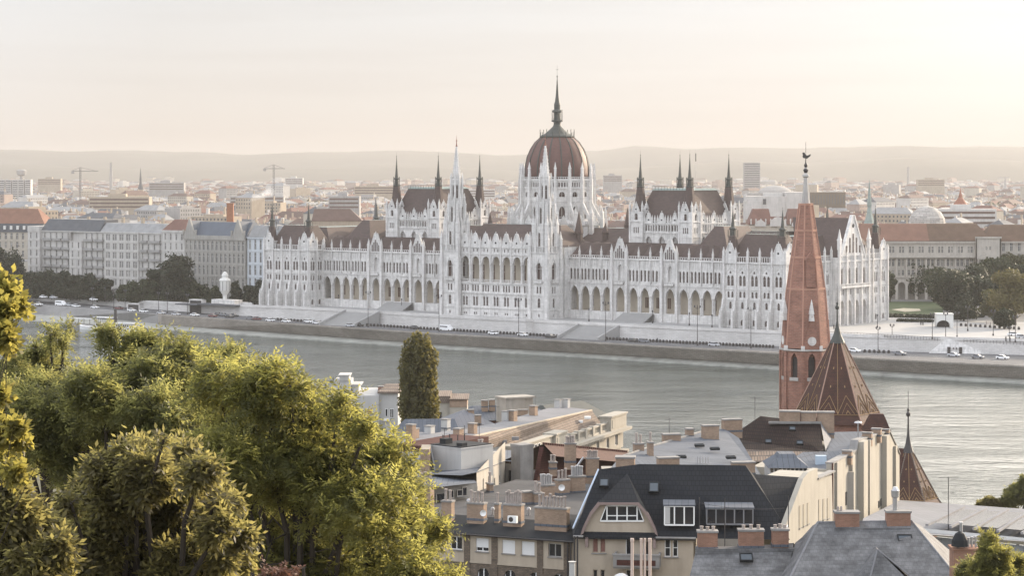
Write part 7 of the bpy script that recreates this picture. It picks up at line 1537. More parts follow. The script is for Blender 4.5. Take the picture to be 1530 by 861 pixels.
def tiled_roof(cx, cy, zb, zt, r, n, ph, green=True, nm='tile_roof'):
    pr = [(r * 1.06, zb - .1), (r * .94, zb + (zt - zb) * .09), (r * .16, zt)]
    m = MB(); m.lathe(pr, n, cx, cy, ph); o = B.part(nm, m, tilem); m = MB()
    for j in range(n):
        a = R(ph + 360 / n * j)
        for i in range(2): (r0, z0), (r1, z1) = pr[i], pr[i + 1]; m.tube((cx + r0 * math.cos(a), cy + r0 * math.sin(a), z0), (cx + r1 * math.cos(a), cy + r1 * math.sin(a), z1), .11, .09, 5)
    B.part('hip_rib', m, mat('pinkish_ridge', (.34, .22, .17), .8, .2, 1) if nm == 'tile_roof' else M_['tile_pale'], o); m = MB()
    for j in range(n):
        a0 = ph + 360 / n * j; P0 = Vector((cx + r * .94 * math.cos(R(a0)), cy + r * .94 * math.sin(R(a0)), zb + (zt - zb) * .09)); P1 = Vector((cx + r * .94 * math.cos(R(a0 + 360 / n)), cy + r * .94 * math.sin(R(a0 + 360 / n)), zb + (zt - zb) * .09)); Tp = Vector((cx, cy, zt + (zt - zb) * .17)); mid_ = P0.lerp(P1, .5)
        nrm = (P1 - P0).cross(Tp - P0).normalized() * .05
        def pt(u, v): q_ = P0.lerp(P1, u); return q_.lerp(Tp, v) + nrm
        for i in range(2):
            m.tube(pt(i / 2, .03), pt((i + .5) / 2, .24), .045, n=4); m.tube(pt((i + .5) / 2, .24), pt((i + 1) / 2, .03), .045, n=4); m.tube(pt((i + .2) / 2, .03), pt((i + .5) / 2, .155), .035, n=4); m.tube(pt((i + .5) / 2, .155), pt((i + .8) / 2, .03), .035, n=4); m.tube(pt((i + .4) / 2, .03), pt((i + .5) / 2, .07), .06, n=4); m.tube(pt((i + .5) / 2, .07), pt((i + .6) / 2, .03), .06, n=4)
        m.tube(pt(0, .02), pt(1, .02), .05, n=4); m.tube(pt(.5, .02), pt(.5, .84), .045, n=4)
        for u, v in ((.25, .34), (.75, .34), (.3, .55), (.7, .55)): m.tube(pt(u, v - .012), pt(u, v + .012), .09, n=4)
    B.part('tile_pattern', m, goldm, o)
    m = MB(); m.lathe([(r * .175, zt - .1), (r * .09, zt + 1.2), (r * .045, zt + 2.4), (.14, zt + 3.4), (.1, zt + 5.2), (.3, zt + 5.35), (.34, zt + 5.7), (.12, zt + 6.0), (.18, zt + 6.3), (.05, zt + 6.5), (.03, zt + 9.0)], 10, cx, cy); B.part('finial', m, M_['copper'] if green else M_['iron'], o)
Y2 = 372; k2 = Y2 / F; tiled_roof((1251 - CX) * k2, Y2, H - (628 - HZ) * k2, H - (512 - HZ) * k2, 67 * k2, 6, -67)
Y3 = 345; k3 = Y3 / F; tiled_roof((1357 - CX) * k3, Y3, H - (752 - HZ) * k3, H - (676 - HZ) * k3, 47 * k3, 6, -67, False, 'small_tile_roof')
m = MB(); m.lathe([(6.6, 5), (6.6, H - (628 - HZ) * k2)], 6, (1251 - CX) * k2, Y2, -67); m.lathe([(4.2, 5), (4.2, H - (752 - HZ) * k3)], 6, (1357 - CX) * k3, Y3, -67); m.at((1268 - CX) / F * 358, 358, 0, -50); m.box(-5, 5, -4, 4, 5, 24); B.part('nave_wall', m, M_['church_brick'])
m = MB(); m.at((1268 - CX) / F * 358, 358, 0, -50); m.frus(-5.4, 5.4, -4.6, 4.6, 24, -5, 5, -.1, .1, 28.5); B.part('nave_roof', m, tilem)
m = MB(); A1, A2, A3, A4 = at(1357.5, 671, 345), at(1322, 669, 346), at(1322, 756, 341.5), at(1347, 757, 341); m.add([A1, A2, A3, A4, (A1[0], A1[1] + 5, A1[2] - 8), (A2[0], A2[1] + 5, A2[2] - 8)], [(0, 1, 2, 3), (0, 4, 5, 1)]); B.part('side_roof', m, tilem)
x, y, z = at(1308, 636, 362); m = MB(); m.frus(x - 2, x + 2.2, y - 1.5, y + 1.5, z - .8, x - .8, x + 1.2, y - .5, y + .5, z + 1.8); B.part('dormer', m, tilem)

# ---- brown tiled roof and neighbours in front of the church
B = Bd('brown_tile_house', 'house with dark brown tiled hip roof and long brick chimneys before the church', 1110, 255, -5)
r = MB(); Yb = 262
quadw(r, at(1108, 672, 255), at(1230, 676, 254), at(1226, 633, 263), at(1136.5, 622, 266), at(1088, 655, 262), mi=0); quadw(r, at(1226, 633, 263), at(1136.5, 622, 266), at(1150, 640, 276), at(1230, 648, 274))
B.part('roof', r, M_['tile_brown']); r = MB(); quadw(r, at(1108, 672, 255.0), at(1229, 676, 254.1), at(1232, 696, 249), at(1122, 690, 250)); B.part('lower_roof', r, M_['tile_pale'])
w = MB(); w.at(at(1122, 690, 250)[0], 250.6, 0, -5); w.box(0, 8.0, 0, 12, 10, at(1122, 692, 250)[2]); B.part('wall', w, M_['greige'])
m = MB(); a_ = at(1148, 631, 263.4); m.box(a_[0], at(1226, 631, 263.4)[0], 262.6, 263.2, a_[2] - .12, a_[2] + .1); B.part('snow_ledge', m, M_['concrete'])
for px, pb, pt, wp in ((1180, 633, 613.5, 30), (1208, 633, 615, 22), (1233.5, 648, 615, 25)): chimney(B, px, pb, pt, wp, Y=263.6, d=1.1, pots=0)
for px, py in ((1184, 641), (1148, 660), (1195, 662)): skylight(B, px, py, 259.5 - (py - 641) * .18, .55, .45, -5, 38)
m = MB(); quadw(m, at(1226, 632, 262.8), at(1246, 650, 266), at(1234, 677, 254)); B.part('hip_flashing', m, M_['zinc_lt'])
B = Bd('zinc_roof_annex', 'blue-grey zinc roofed annex between the brown tiled roof and the cream firewall', 1232, 258, 0)
r = MB(); quadw(r, at(1234, 678, 252), at(1270, 676, 252), at(1292, 645, 268), at(1246, 646, 268)); quadw(r, at(1150, 706, 240), at(1245, 702, 238), at(1282, 674, 252), at(1200, 676, 251)); B.part('roof', r, M_['zinc'])
w = MB(); a_ = at(1160, 706, 242); w.box(a_[0], a_[0] + 8, 242, 262, 12, a_[2]); B.part('wall', w, M_['greige'])
x, y, z = at(1226, 690, 243); m = MB(); m.box(x - .5, x + .6, y - .2, y + .5, z - .4, z + .6); B.part('roof_box', m, mat('light_blue_cladding', (.42, .5, .58), .5, .1, 1))
B = Bd('glass_turret_house', 'small grey mansard roof lantern with glazed skirt above the anthracite roof', 1150, 228, 0)
x0, y0, z0 = at(1150, 707, 226); x1 = at(1206, 707, 226)[0]; zt2 = at(1178, 683, 228)[2]; m = MB(); m.frus(x0 - .2, x1 + .2, 225.6, 231, z0 + .5, x0 + .9, x1 - .8, 227, 230, zt2); m.frus(x0 + .9, x1 - .8, 227, 230, zt2 + .01, x0 + 1.1, x1 - 1.0, 227.4, 229.6, zt2 + .35); B.part('roof', m, M_['zinc']); m = MB(); m.box(x0, x1, 226, 230.6, z0 - 8, z0 + .5); B.part('wall', m, M_['whitewall'])
m = MB()
for i in range(9): xx = x0 + (x1 - x0) * (i + .2) / 9; m.box(xx, xx + (x1 - x0) / 14, 225.95, 225.99, z0 + .05, z0 + .42)
B.part('window', m, M_['glass'])
# ---- grey metal roof house behind the anthracite roof
B = Bd('metal_roof_house', 'house with big light grey metal roof and scattered brick chimneys behind the anthracite roof', 930, 240, 12)
r = MB(); quadw(r, at(903, 712, 222), at(1138, 712, 229), at(1048, 646, 254), at(975, 667, 242), at(925, 684, 231)); quadw(r, at(1138, 712, 229), at(1104, 655, 252), at(1082, 641, 259), at(1048, 646, 254)); quadw(r, at(925, 684, 231), at(975, 667, 242), at(1048, 646, 254), at(1046, 660, 262), at(940, 690, 245)); B.part('roof', r, M_['zinc'])
w = MB(); a_ = at(912, 708, 226); w.box(a_[0], a_[0] + 14, 227, 250, 12, 37.5); B.part('wall', w, M_['greige'])
m = MB(); m.tube(at(925, 684, 231), at(975, 667, 242), .12); m.tube(at(975, 667, 242), at(1048, 646, 254), .14); B.part('ridge_flashing', m, M_['concrete'])
for px, pb, pt, wp, Yq, n_p in ((1061, 658, 635, 24, 250, 0), (1093.5, 644, 626, 29, 259, 0), (1003, 662, 648, 26, 247, 0), (971.5, 688, 660, 7, 235, 1), (954, 678, 662, 14, 238, 2), (998, 699, 683, 32, 226, 0), (1030, 652, 640, 10, 251, 0), (1110, 708, 690, 34, 228.5, 0)): chimney(B, px, pb, pt, wp, Y=Yq, d=.9, pots=n_p, m='brick')
for px, py in ((1045, 666), (1068, 671), (1092, 684), (1018, 683)): skylight(B, px, py, 241.5 - (py - 670) * .45, .8, .3, 10, 12)
for i in range(5): x, y, z = at(1042 + i * 4, 692, 233); m = MB(); m.tube((x, y, z - .4), (x, y, z + .6), .04); B.part('vent_pipe', m, M_['steel'])
# dark red firewall house
B = Bd('red_firewall_house', 'house with dark red firewall and tiled ridge behind the chimneys', 795, 240, 8)
P = plane(800, 246, 938, 262); A, th, L, f = P; T = fr(P); w = MB(); w.T = T; w.wallpoly([f(*q) for q in ((796, 760), (940, 740), (938, 680), (812, 668), (808, 690))], 0, .5); B.part('wall', w, M_['redwall'])
r = MB(); r.T = T; p0, p1 = f(812, 668), f(938, 680); r.add([(p0[0], -1.4, p0[1] - .9), (p1[0], -1.4, p1[1] - .9), (p1[0], 0, p1[1] + .3), (p0[0], 0, p0[1] + .3), (p0[0], 8, p0[1] - 3), (p1[0], 8, p1[1] - 3)], [(0, 1, 2, 3), (3, 2, 5, 4)])
B.part('roof', r, mat('red_pantile', (.085, .042, .034), .85, .3, 1.0, bump=.4)); m = MB(); m.T = T
for i in range(40): f_ = i / 40; a = p0[0] + (p1[0] - p0[0]) * f_; z_ = p0[1] + (p1[1] - p0[1]) * f_ + .3; m.box(a, a + .18, -.14, .14, z_ - .03, z_ + .14)
B.part('ridge_tile', m, M_['redwall'])
for px, pb, pt, wp, n_p in ((852, 690, 662, 16, 4), (885, 712, 684, 18, 5), (826, 700, 690, 10, 2)): chimney(B, px, pb, pt, wp, Y=243, d=.8, pots=n_p, poth=.7, ang=10)
m = MB(); m.tube(at(856, 706, 242), at(872, 684, 242), .12); B.part('slanted_flue', m, M_['steel'])
# grey-white courtyard house with arched windows
B = Bd('courtyard_house', 'grey-white courtyard house with flat grey roofs, arched windows and boxy white rooftop room', 640, 230, 0)
P = plane(712, 222, 755, 247); A, th, L, f = P; T = fr(P); w = MB(); w.T = T
o1 = [(f(722, 730)[0], .42, f(722, 745)[1], f(722, 722)[1], .45), (f(730, 730)[0], .42, f(730, 742)[1], f(730, 718)[1], .45), (f(739, 720)[0], .4, f(739, 726)[1], f(739, 715)[1], 0), (f(746.5, 720)[0], .4, f(746.5, 722)[1], f(746.5, 711)[1], 0)]
zt3 = f(712, 706)[1]; cell(w, 0, L, zt3 - 4.6, zt3, [(c, h_, max(s_, zt3 - 4.5), t_, r_) for c, h_, s_, t_, r_ in o1], 0, .25, pane=False, pointed=False, n=5); w.box(0, L, .25, 6, 20, zt3 - 1.0)
for c, h_, s_, t_, r_ in o1: win(B, T, c - h_, c + h_, max(s_, zt3 - 4.5), t_ + r_, b=.16, cols=1)
P = plane(755, 247, 778, 245.5); T2 = fr(P); f2 = P[3]; L2 = P[2]; w.T = T2; zt4 = f2(757, 693)[1]; cell(w, 0, L2, zt4 - 4, zt4, [(L2 / 2, .72, zt4 - 2.0, zt4 - .7, 0)], 0, .25, pane=False); w.box(0, L2, .25, 4, 20, zt4 - 1.0)
win(B, T2, L2 / 2 - .72, L2 / 2 + .72, zt4 - 2.0, zt4 - .7, cols=2, frame='iron')
B.part('wall', w, M_['greige'])  # darker render also stands in for the neighbouring house's shade on this wall
r = MB(); quadw(r, at(690, 711, 221), at(714, 706, 221.5), at(757, 689, 247.5), at(742, 683, 253), at(706, 688, 247), at(645, 686, 247), at(640, 709, 226)); quadw(r, at(726, 686, 252), at(779, 692, 246), at(779, 674, 268), at(722, 672, 268)); quadw(r, at(640, 727, 216), at(650, 729, 214), at(713, 722, 219.6), at(708, 717, 222.5), at(648, 708, 229)); B.part('roof', r, M_['zinc'])
w = MB(); quadw(w, at(640, 728, 216), at(713, 723, 219.4), at(713, 775, 219.4), at(640, 775, 216)); B.part('back_wall', w, M_['greige'])
P = plane(648, 215.8, 713, 219.0); T3 = fr(P); f3 = P[3]
for p, y0, y1, wd in ((658, 737, 757, .5), (674, 733, 745, .3), (687, 732, 742, .35), (694, 728, 742, .3)): a, z0 = f3(p, y1); _, z1 = f3(p, y0); win(B, T3, a - wd, a + wd, z0, z1, b=.0, cols=1, frame='greige')
m = MB(); a0_, z0_ = f3(678, 766); a1_, z1_ = f3(698, 750); m.T = T3; m.box(a0_, a1_, -.6, -.5, z0_, z1_); B.part('terrace_screen', m, M_['wood'])
m = MB(); P = plane(641, 232, 690, 229); m.T = fr(P); f4 = P[3]; a0_, z0_ = f4(641, 712); a1_, z1_ = f4(689, 672); m.box(a0_, a1_, 0, 4.6, z0_, z1_); m.box(a0_ - .05, a1_ + .05, -.05, 4.65, z1_ - .003, z1_ + .1); m.tube((a0_ + .3, -.15, z1_ + .1), (a0_ + 1.1, -.15, z0_ + .1), .12); B.part('rooftop_room', m, M_['whitewall']); m = MB(); m.T = fr(P); m.box(a0_ + .1, a1_ - .1, .1, 4.5, z1_ + .11, z1_ + .2); m.box(a0_ + .5, a0_ + 1.3, 1, 2, z1_ + .2, z1_ + .7); m.box(a1_ - 1.2, a1_ - .5, .6, 1.4, z1_ + .2, z1_ + .5); B.part('room_roof', m, M_['bitumen'])
m = MB(); P = plane(689, 229, 706, 246); m.T = fr(P); a1_, z1_ = P[3](705, 672); m.box(0, .02, 0, .1, z0_, z1_); B.part('room_side', m, M_['whitewall'])
m = MB(); x0 = at(628, 700, 228); m.box(x0[0], x0[0] + .9, 228, 232, 22, at(628, 672, 228)[2]); B.part('brick_buttress', m, M_['brick'])
m = MB(); P = plane(777, 243, 797, 244); m.T = fr(P); m.box(0, P[2], 0, 1.6, 20, P[3](785, 667)[1]); m.box(-.06, P[2] + .06, -.06, 1.66, P[3](785, 669)[1], P[3](785, 665)[1]); m.box(0, P[2] * .5, -.05, -.003, 20, P[3](785, 669)[1]); B.part('concrete_pier', m, M_['concrete'])
chimney(B, 718, 690, 672, 9, Y=243, d=.7, pots=2); chimney(B, 708, 692, 678, 14, Y=240, d=.8, pots=2)
for px, py, Yq in ((662, 668, 236), (672, 667, 236), (684, 668, 236), (694, 667, 238)): x, y, z = at(px, py, Yq); m = MB(); m.tube((x, y, z - .4), (x, y, z + 1.2), .06); m.tube((x - .2, y, z + .3), (x + .3, y, z + .5), .05); B.part('vent_pipe', m, M_['iron'])
# ---- long zinc roofed palace with attic balustrade, running to the river
B = Bd('balustrade_house', 'long cream riverside house with zinc roof, orange brick attic and stone balustrade', 640, 310, 60)
r = MB(); quadw(r, at(583, 662, 306), at(643, 666, 302), at(760, 641, 333), at(857, 619, 363), at(884, 613, 373), at(850, 609, 378), at(820, 610, 374), at(740, 633, 340), at(646, 648, 318), at(630, 646, 320), at(583, 650, 318)); B.part('roof', r, M_['zinc_lt'])
m = MB(); m.tube(at(583, 663, 306), at(643, 667, 302), .14); m.tube(at(643, 667, 302), at(884, 613.5, 373), .16); B.part('roof_edge', m, M_['beige'])
# brick attic slope below the ridge, facing the sun
rs = MB(); quadw(rs, at(643, 667, 302), at(884, 613.5, 373), at(899, 634, 371), at(862, 645, 359), at(745, 668, 327), at(650, 682, 301)); B.part('attic_slope', rs, M_['tile_pale'])
P = plane(732, 318, 928, 372); A, th, L, f = P; T = fr(P)
w = MB(); w.T = T
zt5 = f(915, 642)[1]; w.box(f(735, 660)[0], L, 0, 12, 8, zt5)
cell(w, f(815, 660)[0], L, zt5 - 3.2, zt5 - .5, [(f(p, 670)[0], .7, zt5 - 2.6, zt5 - 1.0, 0) for p in (826, 842, 858, 874, 890, 905, 918)], -.35, .3)
windows(B.e, pane_proto(), [M_['glass'], M_['whitepaint']]) if False else take_windows()
B.part('wall', w, M_['cream'])
for p in (826, 842, 858, 874, 890, 905, 918): a = f(p, 670)[0]; win(B, T, a - .7, a + .7, zt5 - 2.6, zt5 - 1.0, b=-.1, cols=2)
c = MB(); c.T = T; c.box(f(800, 660)[0], L + .8, -1.6, 0, zt5 - .4, zt5 + .05); c.box(f(735, 660)[0], L + .5, -1.2, 0, zt5 - 4.0, zt5 - 3.5); 
for i in range(46): a = f(800, 660)[0] + i * .7; c.box(a, a + .3, -1.4, -.4, zt5 - .75, zt5 - .4) if a < L else None
B.part('cornice', c, M_['cream'])
zb5 = zt5 + .05; seg = [(735, 762, 'b'), (762, 772, 'p'), (772, 822, 'w'), (822, 838, 'p'), (838, 905, 'b'), (905, 928, 'p')]
for p0, p1, kk in seg:
    a0, a1 = f(p0, 650)[0], f(p1, 650)[0]; c = MB(); c.T = T
    if kk == 'p': c.box(a0, a1, -.9, .9, zb5, zb5 + 2.1); c.box(a0 - .2, a1 + .2, -1.1, 1.1, zb5 + 2.1, zb5 + 2.35); c.box(a0 + .5, a1 - .5, -.98, -.9, zb5 + .4, zb5 + 1.7); B.part('attic_pier', c, M_['cream'])
    elif kk == 'w': c.box(a0, a1, -.4, .4, zb5, zb5 + 2.0); c.box(a0, a1, -.7, .7, zb5 + 2.0, zb5 + 2.2); B.part('attic_wall', c, M_['cream']); [win(B, T, aa, aa + 1.0, zb5 + .3, zb5 + 1.6, b=-.42, cols=1) for aa in ((a0 + a1) / 2 - .8, (a0 + a1) / 2 + .6)]
    else:
        n = max(2, int((a1 - a0) / 3.1))
        for i in range(n + 1): aa = a0 + (a1 - a0) * i / n; c.box(aa - .35, aa + .35, -.45, .35, zb5, zb5 + 1.5)
        c.box(a0, a1, -.3, .3, zb5 + 1.1, zb5 + 1.35); c.box(a0, a1, -.3, .3, zb5, zb5 + .3)
        for i in range(int((a1 - a0) / .5)): aa = a0 + i * .5; c.box(aa - .08, aa + .08, -.12, .12, zb5 + .3, zb5 + 1.1)
        B.part('balustrade', c, M_['cream'])
for px, pb, pt, wp, Yq in ((834, 612, 597, 8, 376), (846, 611, 596, 8, 377), (797, 622, 606, 9, 358), (766, 631, 613, 11, 346), (756, 632, 614, 9, 346), (706, 652, 632, 10, 322), (685, 655, 640, 13, 316), (666, 640, 626, 10, 326), (614, 662, 634, 10, 307), (642, 650, 636, 12, 318), (619, 656, 640, 10, 312)): chimney(B, px, pb, pt, wp, Y=Yq, d=1.0, ang=60, m='brick' if px % 3 else 'whitewall')
for px, py in ((856, 633), (878, 625), (866, 631)): x, y, z = at(px, py, 364); m = MB(); m.box(x - .5, x + .5, y - .4, y + .4, z - .1, z + .25); B.part('roof_hatch', m, M_['whitepaint'])
for px, py in ((752, 662), (770, 657)): x, y, z = at(px, py, 329); m = MB(); m.box(x - .5, x + .5, y - .4, y + .4, z - .1, z + .35); B.part('roof_hatch', m, M_['zinc_lt'])
w = MB(); P = plane(588, 303, 643, 300); w.T = fr(P); w.box(0, P[2], .5, 14, 8, P[3](620, 667)[1]); B.part('end_wall', w, M_['redwall'])
# ---- houses by the poplar
B = Bd('white_block_house', 'white modern house with stepped chimney stack at the far left of the near roofs', 500, 392, 0)
w = MB(); Yq = 390; xa_ = lambda p: (p - CX) / F * Yq; zq = lambda p: H - (p - HZ) / F * Yq
w.box(xa_(500), xa_(525), Yq - 1, Yq + 5, 7, zq(568)); w.box(xa_(508), xa_(522), Yq - 1.2, Yq + 3, zq(568), zq(561)); w.box(xa_(506), xa_(524), Yq - 1.4, Yq + 3.2, zq(561), zq(559.5)); w.box(xa_(526), xa_(536), Yq, Yq + 5, zq(590), zq(576)); w.box(xa_(524), xa_(540), Yq - .2, Yq + 5.2, zq(576), zq(574.5))
w.box(xa_(522), xa_(568), Yq - 4, Yq + 10, 7, zq(588)); w.box(xa_(568), xa_(596), Yq - 3.2, Yq + 9, 7, zq(585)); B.part('wall', w, M_['whitewall'])
T = (xa_(522), Yq - 4, 0, 1, 0); win(B, T, xa_(549) - xa_(522), xa_(559) - xa_(522), zq(616), zq(607), b=-.04, cols=1, glass='blind'); T = (xa_(568), Yq - 3.2, 0, 1, 0); win(B, T, xa_(577) - xa_(568), xa_(581) - xa_(568), zq(620), zq(608), b=-.04, cols=1); win(B, T, xa_(584) - xa_(568), xa_(590) - xa_(568), zq(622), zq(608), b=-.04, cols=2)
m = MB(); m.box(xa_(575), xa_(584), Yq - 3.7, Yq - 3.25, zq(626), zq(622)); B.part('air_conditioner', m, M_['whitepaint']); r = MB(); r.box(xa_(566), xa_(600), Yq - 3.8, Yq + 9, zq(585), zq(582.5)); r.frus(xa_(566), xa_(600), Yq - 3.8, Yq + 9, zq(582.5), xa_(575), xa_(598), Yq + 2, Yq + 4, zq(577)); B.part('roof', r, M_['tile_pale'])
chimney(B, 569, 584, 577, 8, Y=Yq, d=.9, m='brick_red')
B = Bd('flat_roof_house', 'cream house with tall brick cornice wall just right of the poplar', 655, 375, 0)
Yq = 372; w = MB(); w.box(xa_(652), xa_(672), Yq, Yq + 9, 7, zq(602)) if False else w.box((652 - CX) / F * Yq, (672 - CX) / F * Yq, Yq, Yq + 9, 7, H - (602 - HZ) / F * Yq); xq = lambda p: (p - CX) / F * Yq; zq = lambda p: H - (p - HZ) / F * Yq
w.box(xq(672), xq(698), Yq - .8, Yq + 8, 7, zq(608)); B.part('wall', w, M_['cream']); m = MB(); m.box(xq(672), xq(698), Yq - .9, Yq - .803, zq(608), zq(600)); m.box(xq(672), xq(698), Yq - .8, Yq + 8, zq(608.5), zq(597)); B.part('brick_parapet', m, M_['brick']); m = MB(); m.box(xq(651), xq(673), Yq - .3, Yq + 9.2, zq(602), zq(592)); m.box(xq(671), xq(700), Yq - 1.1, Yq + 8.2, zq(597), zq(595.6)); B.part('roof', m, M_['tile_pale'])
T = (xq(652), Yq, 0, 1, 0); win(B, T, .2, xq(660) - xq(652), zq(628), zq(616), b=-.04, cols=2, frame='copper')
B = Bd('pavilion_roof_house', 'small house with pale pyramid tin roof behind the long zinc roof', 690, 345, 20)
m = MB(); x, y, z = at(693, 632, 350); m.at(x, y, 0, 20); m.frus(-5, 5, -4.5, 4.5, z - .6, -.1, .1, -.1, .1, z + 1.9); B.part('roof', m, M_['zinc_lt']); m = MB().at(x, y, 0, 20); m.box(-4.6, 4.6, -4.2, 4.2, 8, z - .6); B.part('wall', m, M_['whitewall']); chimney(B, 703, 628, 612, 9, Y=350, d=.8); chimney(B, 714, 634, 620, 8, Y=346, d=.8)
B = Bd('low_dark_roof_house', 'house with low dark roof and grey penthouse by the water right of the poplar', 720, 385, 10)
r = MB(); x, y, z = at(740, 612, 395); r.at(x, y, 0, 20); r.frus(-7, 9, -6, 6, z - 1.2, -4, 6, -.3, .3, z + .7); B.part('roof', r, M_['zinc']); m = MB().at(x, y, 0, 20); m.box(-6.6, 8.6, -5.6, 5.6, 7, z - 1.2); B.part('wall', m, M_['redwall'])
m = MB(); x, y, z = at(763, 622, 386); m.at(x, y, 0, 30); m.box(-1.8, 1.8, -1.6, 1.6, z - 1, z + 3.0); m.box(1.81, 3.6, -1.2, 1.4, z + .3, z + 3.0); m.box(-2, 3.8, -1.8, 1.8, z + 3.0, z + 3.25); B.part('penthouse', m, M_['greige']); chimney(B, 724, 608, 598, 9, Y=392, d=.9); chimney(B, 735, 607, 597, 8, Y=392, d=.9); chimney(B, 781, 622, 612, 14, Y=382, d=.9)
B = Bd('small_gable_house', 'low cottage-like house with slate blue roof and wooden chimney below the poplar', 600, 325, 0)
r = MB(); x, y, z = at(632, 640, 330); r.at(x, y, 0, 5); r.frus(-4.6, 5.4, -3, 4, z - 1.2, -2.5, 4.5, .4, .8, z + 1.2); B.part('roof', r, M_['zinc']); m = MB().at(x, y, 0, 5); m.box(-4.4, 5.2, -2.8, 3.8, 8, z - 1.2); B.part('wall', m, M_['whitewall'])
B = Bd('copper_roof_house', 'house with dull green copper roof at the water behind the zinc ridge', 810, 400, 50)
r = MB(); x, y, z = at(826, 612, 405); r.at(x, y, 0, 50); r.frus(-5, 10, -5, 5, z - 1.6, -3, 8, -.3, .3, z + .9); B.part('roof', r, M_['copper']); m = MB().at(x, y, 0, 50); m.box(-4.6, 9.6, -4.6, 4.6, 7, z - 1.6); B.part('wall', m, M_['greige'])
B = Bd('infill_house', 'plain low house filling the yard between the courtyard house and the zinc ridge', 600, 262, 0)
m = MB(); x, y, z = at(620, 690, 275); m.box(x - 12, x + 10, 262, 285, 10, z - .6); B.part('wall', m, M_['greige']); m = MB(); m.frus(x - 12.4, x + 10.4, 261.6, 285.4, z - .6, x - 9, x + 7, 270, 276, z + 1); B.part('roof', m, M_['zinc'])
# ------------------------------------------------------------------ foreground trees
def compound(name, lobes, n, length, lw, m, seed, parent, oname='crown', pairs=6, droop=.45, shell=.8, simple=False, wob=.22):
    """sprays of long leaves made of paired leaflets, spread over and through the lobes"""
    g = np.random.default_rng(seed); L = np.array(lobes, float); vol = (L[:, 3] * L[:, 4] * L[:, 5]) ** .67; idx = g.choice(len(L), n, p=vol / vol.sum())
    d = g.normal(size=(n, 3)); d /= np.linalg.norm(d, axis=1)[:, None]; rad = np.where(g.random(n) < shell, g.normal(.9, .12, n), g.random(n) ** .5)
    rad *= 1 + wob * np.sin(d[:, 0] * 9 + idx * 1.3) * np.sin(d[:, 1] * 8 + idx) * np.sin(d[:, 2] * 9 + idx * 2)
    c = L[idx, :3] + d * rad[:, None] * L[idx, 3:6]
    ax = d + g.normal(size=(n, 3)) * .4; ax[:, 2] -= droop * g.random(n); ax /= np.linalg.norm(ax, axis=1)[:, None]
    up = g.normal(size=(n, 3)) * .45; up[:, 2] += 1; side = np.cross(ax, up); side /= np.linalg.norm(side, axis=1)[:, None]; nrm = np.cross(side, ax)
    ln = length * g.uniform(.6, 1.25, n); Q = []
    if simple:
        ks = [(0, 0)]
    else: ks = [(i / pairs, s) for i in range(pairs) for s in (-1, 1)] + [(1.0, 0)]
    for t, s in ks:
        base = c + ax * (ln * (t if not simple else 0))[:, None] - nrm * (ln * .25 * t * t)[:, None]
        if s == 0: dr = ax * .9 + g.normal(size=(n, 3)) * .25
        else: dr = ax * .45 + side * s * .95 - nrm * g.uniform(.0, .5, n)[:, None]
        dr = dr + g.normal(size=(n, 3)) * .16; dr /= np.linalg.norm(dr, axis=1)[:, None]
        wv = np.cross(dr, nrm + g.normal(size=(n, 3)) * .35); wv /= np.linalg.norm(wv, axis=1)[:, None]
        ll = (lw[0] * (1 - .35 * abs(t - .45)) * g.uniform(.8, 1.15, n))[:, None]; ww = (lw[1] * g.uniform(.8, 1.2, n))[:, None]
        V = np.empty((n, 4, 3)); V[:, 0] = base; V[:, 1] = base + dr * ll * .45 + wv * ww * .5; V[:, 2] = base + dr * ll; V[:, 3] = base + dr * ll * .45 - wv * ww * .5; Q.append(V)
    return quad_mesh(name, np.concatenate(Q), m, parent, oname)
def ftree(name, label, base_px, Y, lobes_px, n, length, lw, m, seed, cat='tree', depth=1.0, jit=2.0, **kw):
    g = random.Random(seed); k = Y / F; bx = (base_px - CX) * k; zb = gz(Y) - .3; e = empty(name, (bx, Y, zb), 0, label, cat); lob = []; main = []
    for (px, py, r) in lobes_px:
        rr = r * k; yy = g.uniform(-jit, jit); x, y, z = at(px, py, Y + yy); c = (x - bx, yy, z - zb)
        main.append((*c, rr)); lob.append((*c, rr * .62, rr * .62, rr * .55)); nb = 26 if rr > 14 * k else 9
        for j in range(nb):            # each bough is a cloud of separate leaf tufts with air between them
            v = Vector((g.gauss(0, 1), g.gauss(0, 1), g.gauss(.15, 1))).normalized(); q = rr * g.uniform(.4, 1.02); s = rr * g.uniform(.14, .27); lob.append((c[0] + q * v.x, c[1] + q * v.y * depth, c[2] + q * v.z * .9, s * 1.25, s * 1.25, s * .72))
    t = MB(); low = min(l[2] for l in main); cx_ = sum(l[0] for l in main) / len(main); fork = (cx_ * .3, 0, max(2.0, low * .75)); R0 = .07 * (sum(l[3] for l in main) / len(main)) + .08
    if base_px < -100: R0 = .012
    t.tube((0, 0, 0), fork, R0 * 1.6, R0 * 1.2, 9)
    for l in main:
        p = Vector(fork); tgt = Vector(l[:3]); segs = 4; r0 = R0 * .75
        for i in range(segs):
            f_ = (i + 1) / segs; q = Vector(fork).lerp(tgt, f_) + Vector((g.uniform(-.2, .2), g.uniform(-.2, .2), .35 * math.sin(f_ * 3.14))); r1 = R0 * .75 * (1 - f_) + min(.025, R0 * .3); t.tube(p, q, r0, r1, 6); p, r0 = q, r1
            for j in range(3): v = Vector((g.uniform(-1, 1), g.uniform(-1, 1), g.uniform(-.2, 1))).normalized() * l[3] * .85; t.tube(q, q + v * .6, r1 * .5, r1 * .25, 4); t.tube(q + v * .6, q + v, r1 * .25, .008, 4)
    t.build('trunk', M_['bark'], e); compound(name, lob, n, length, lw, m, seed, e, **kw); return e
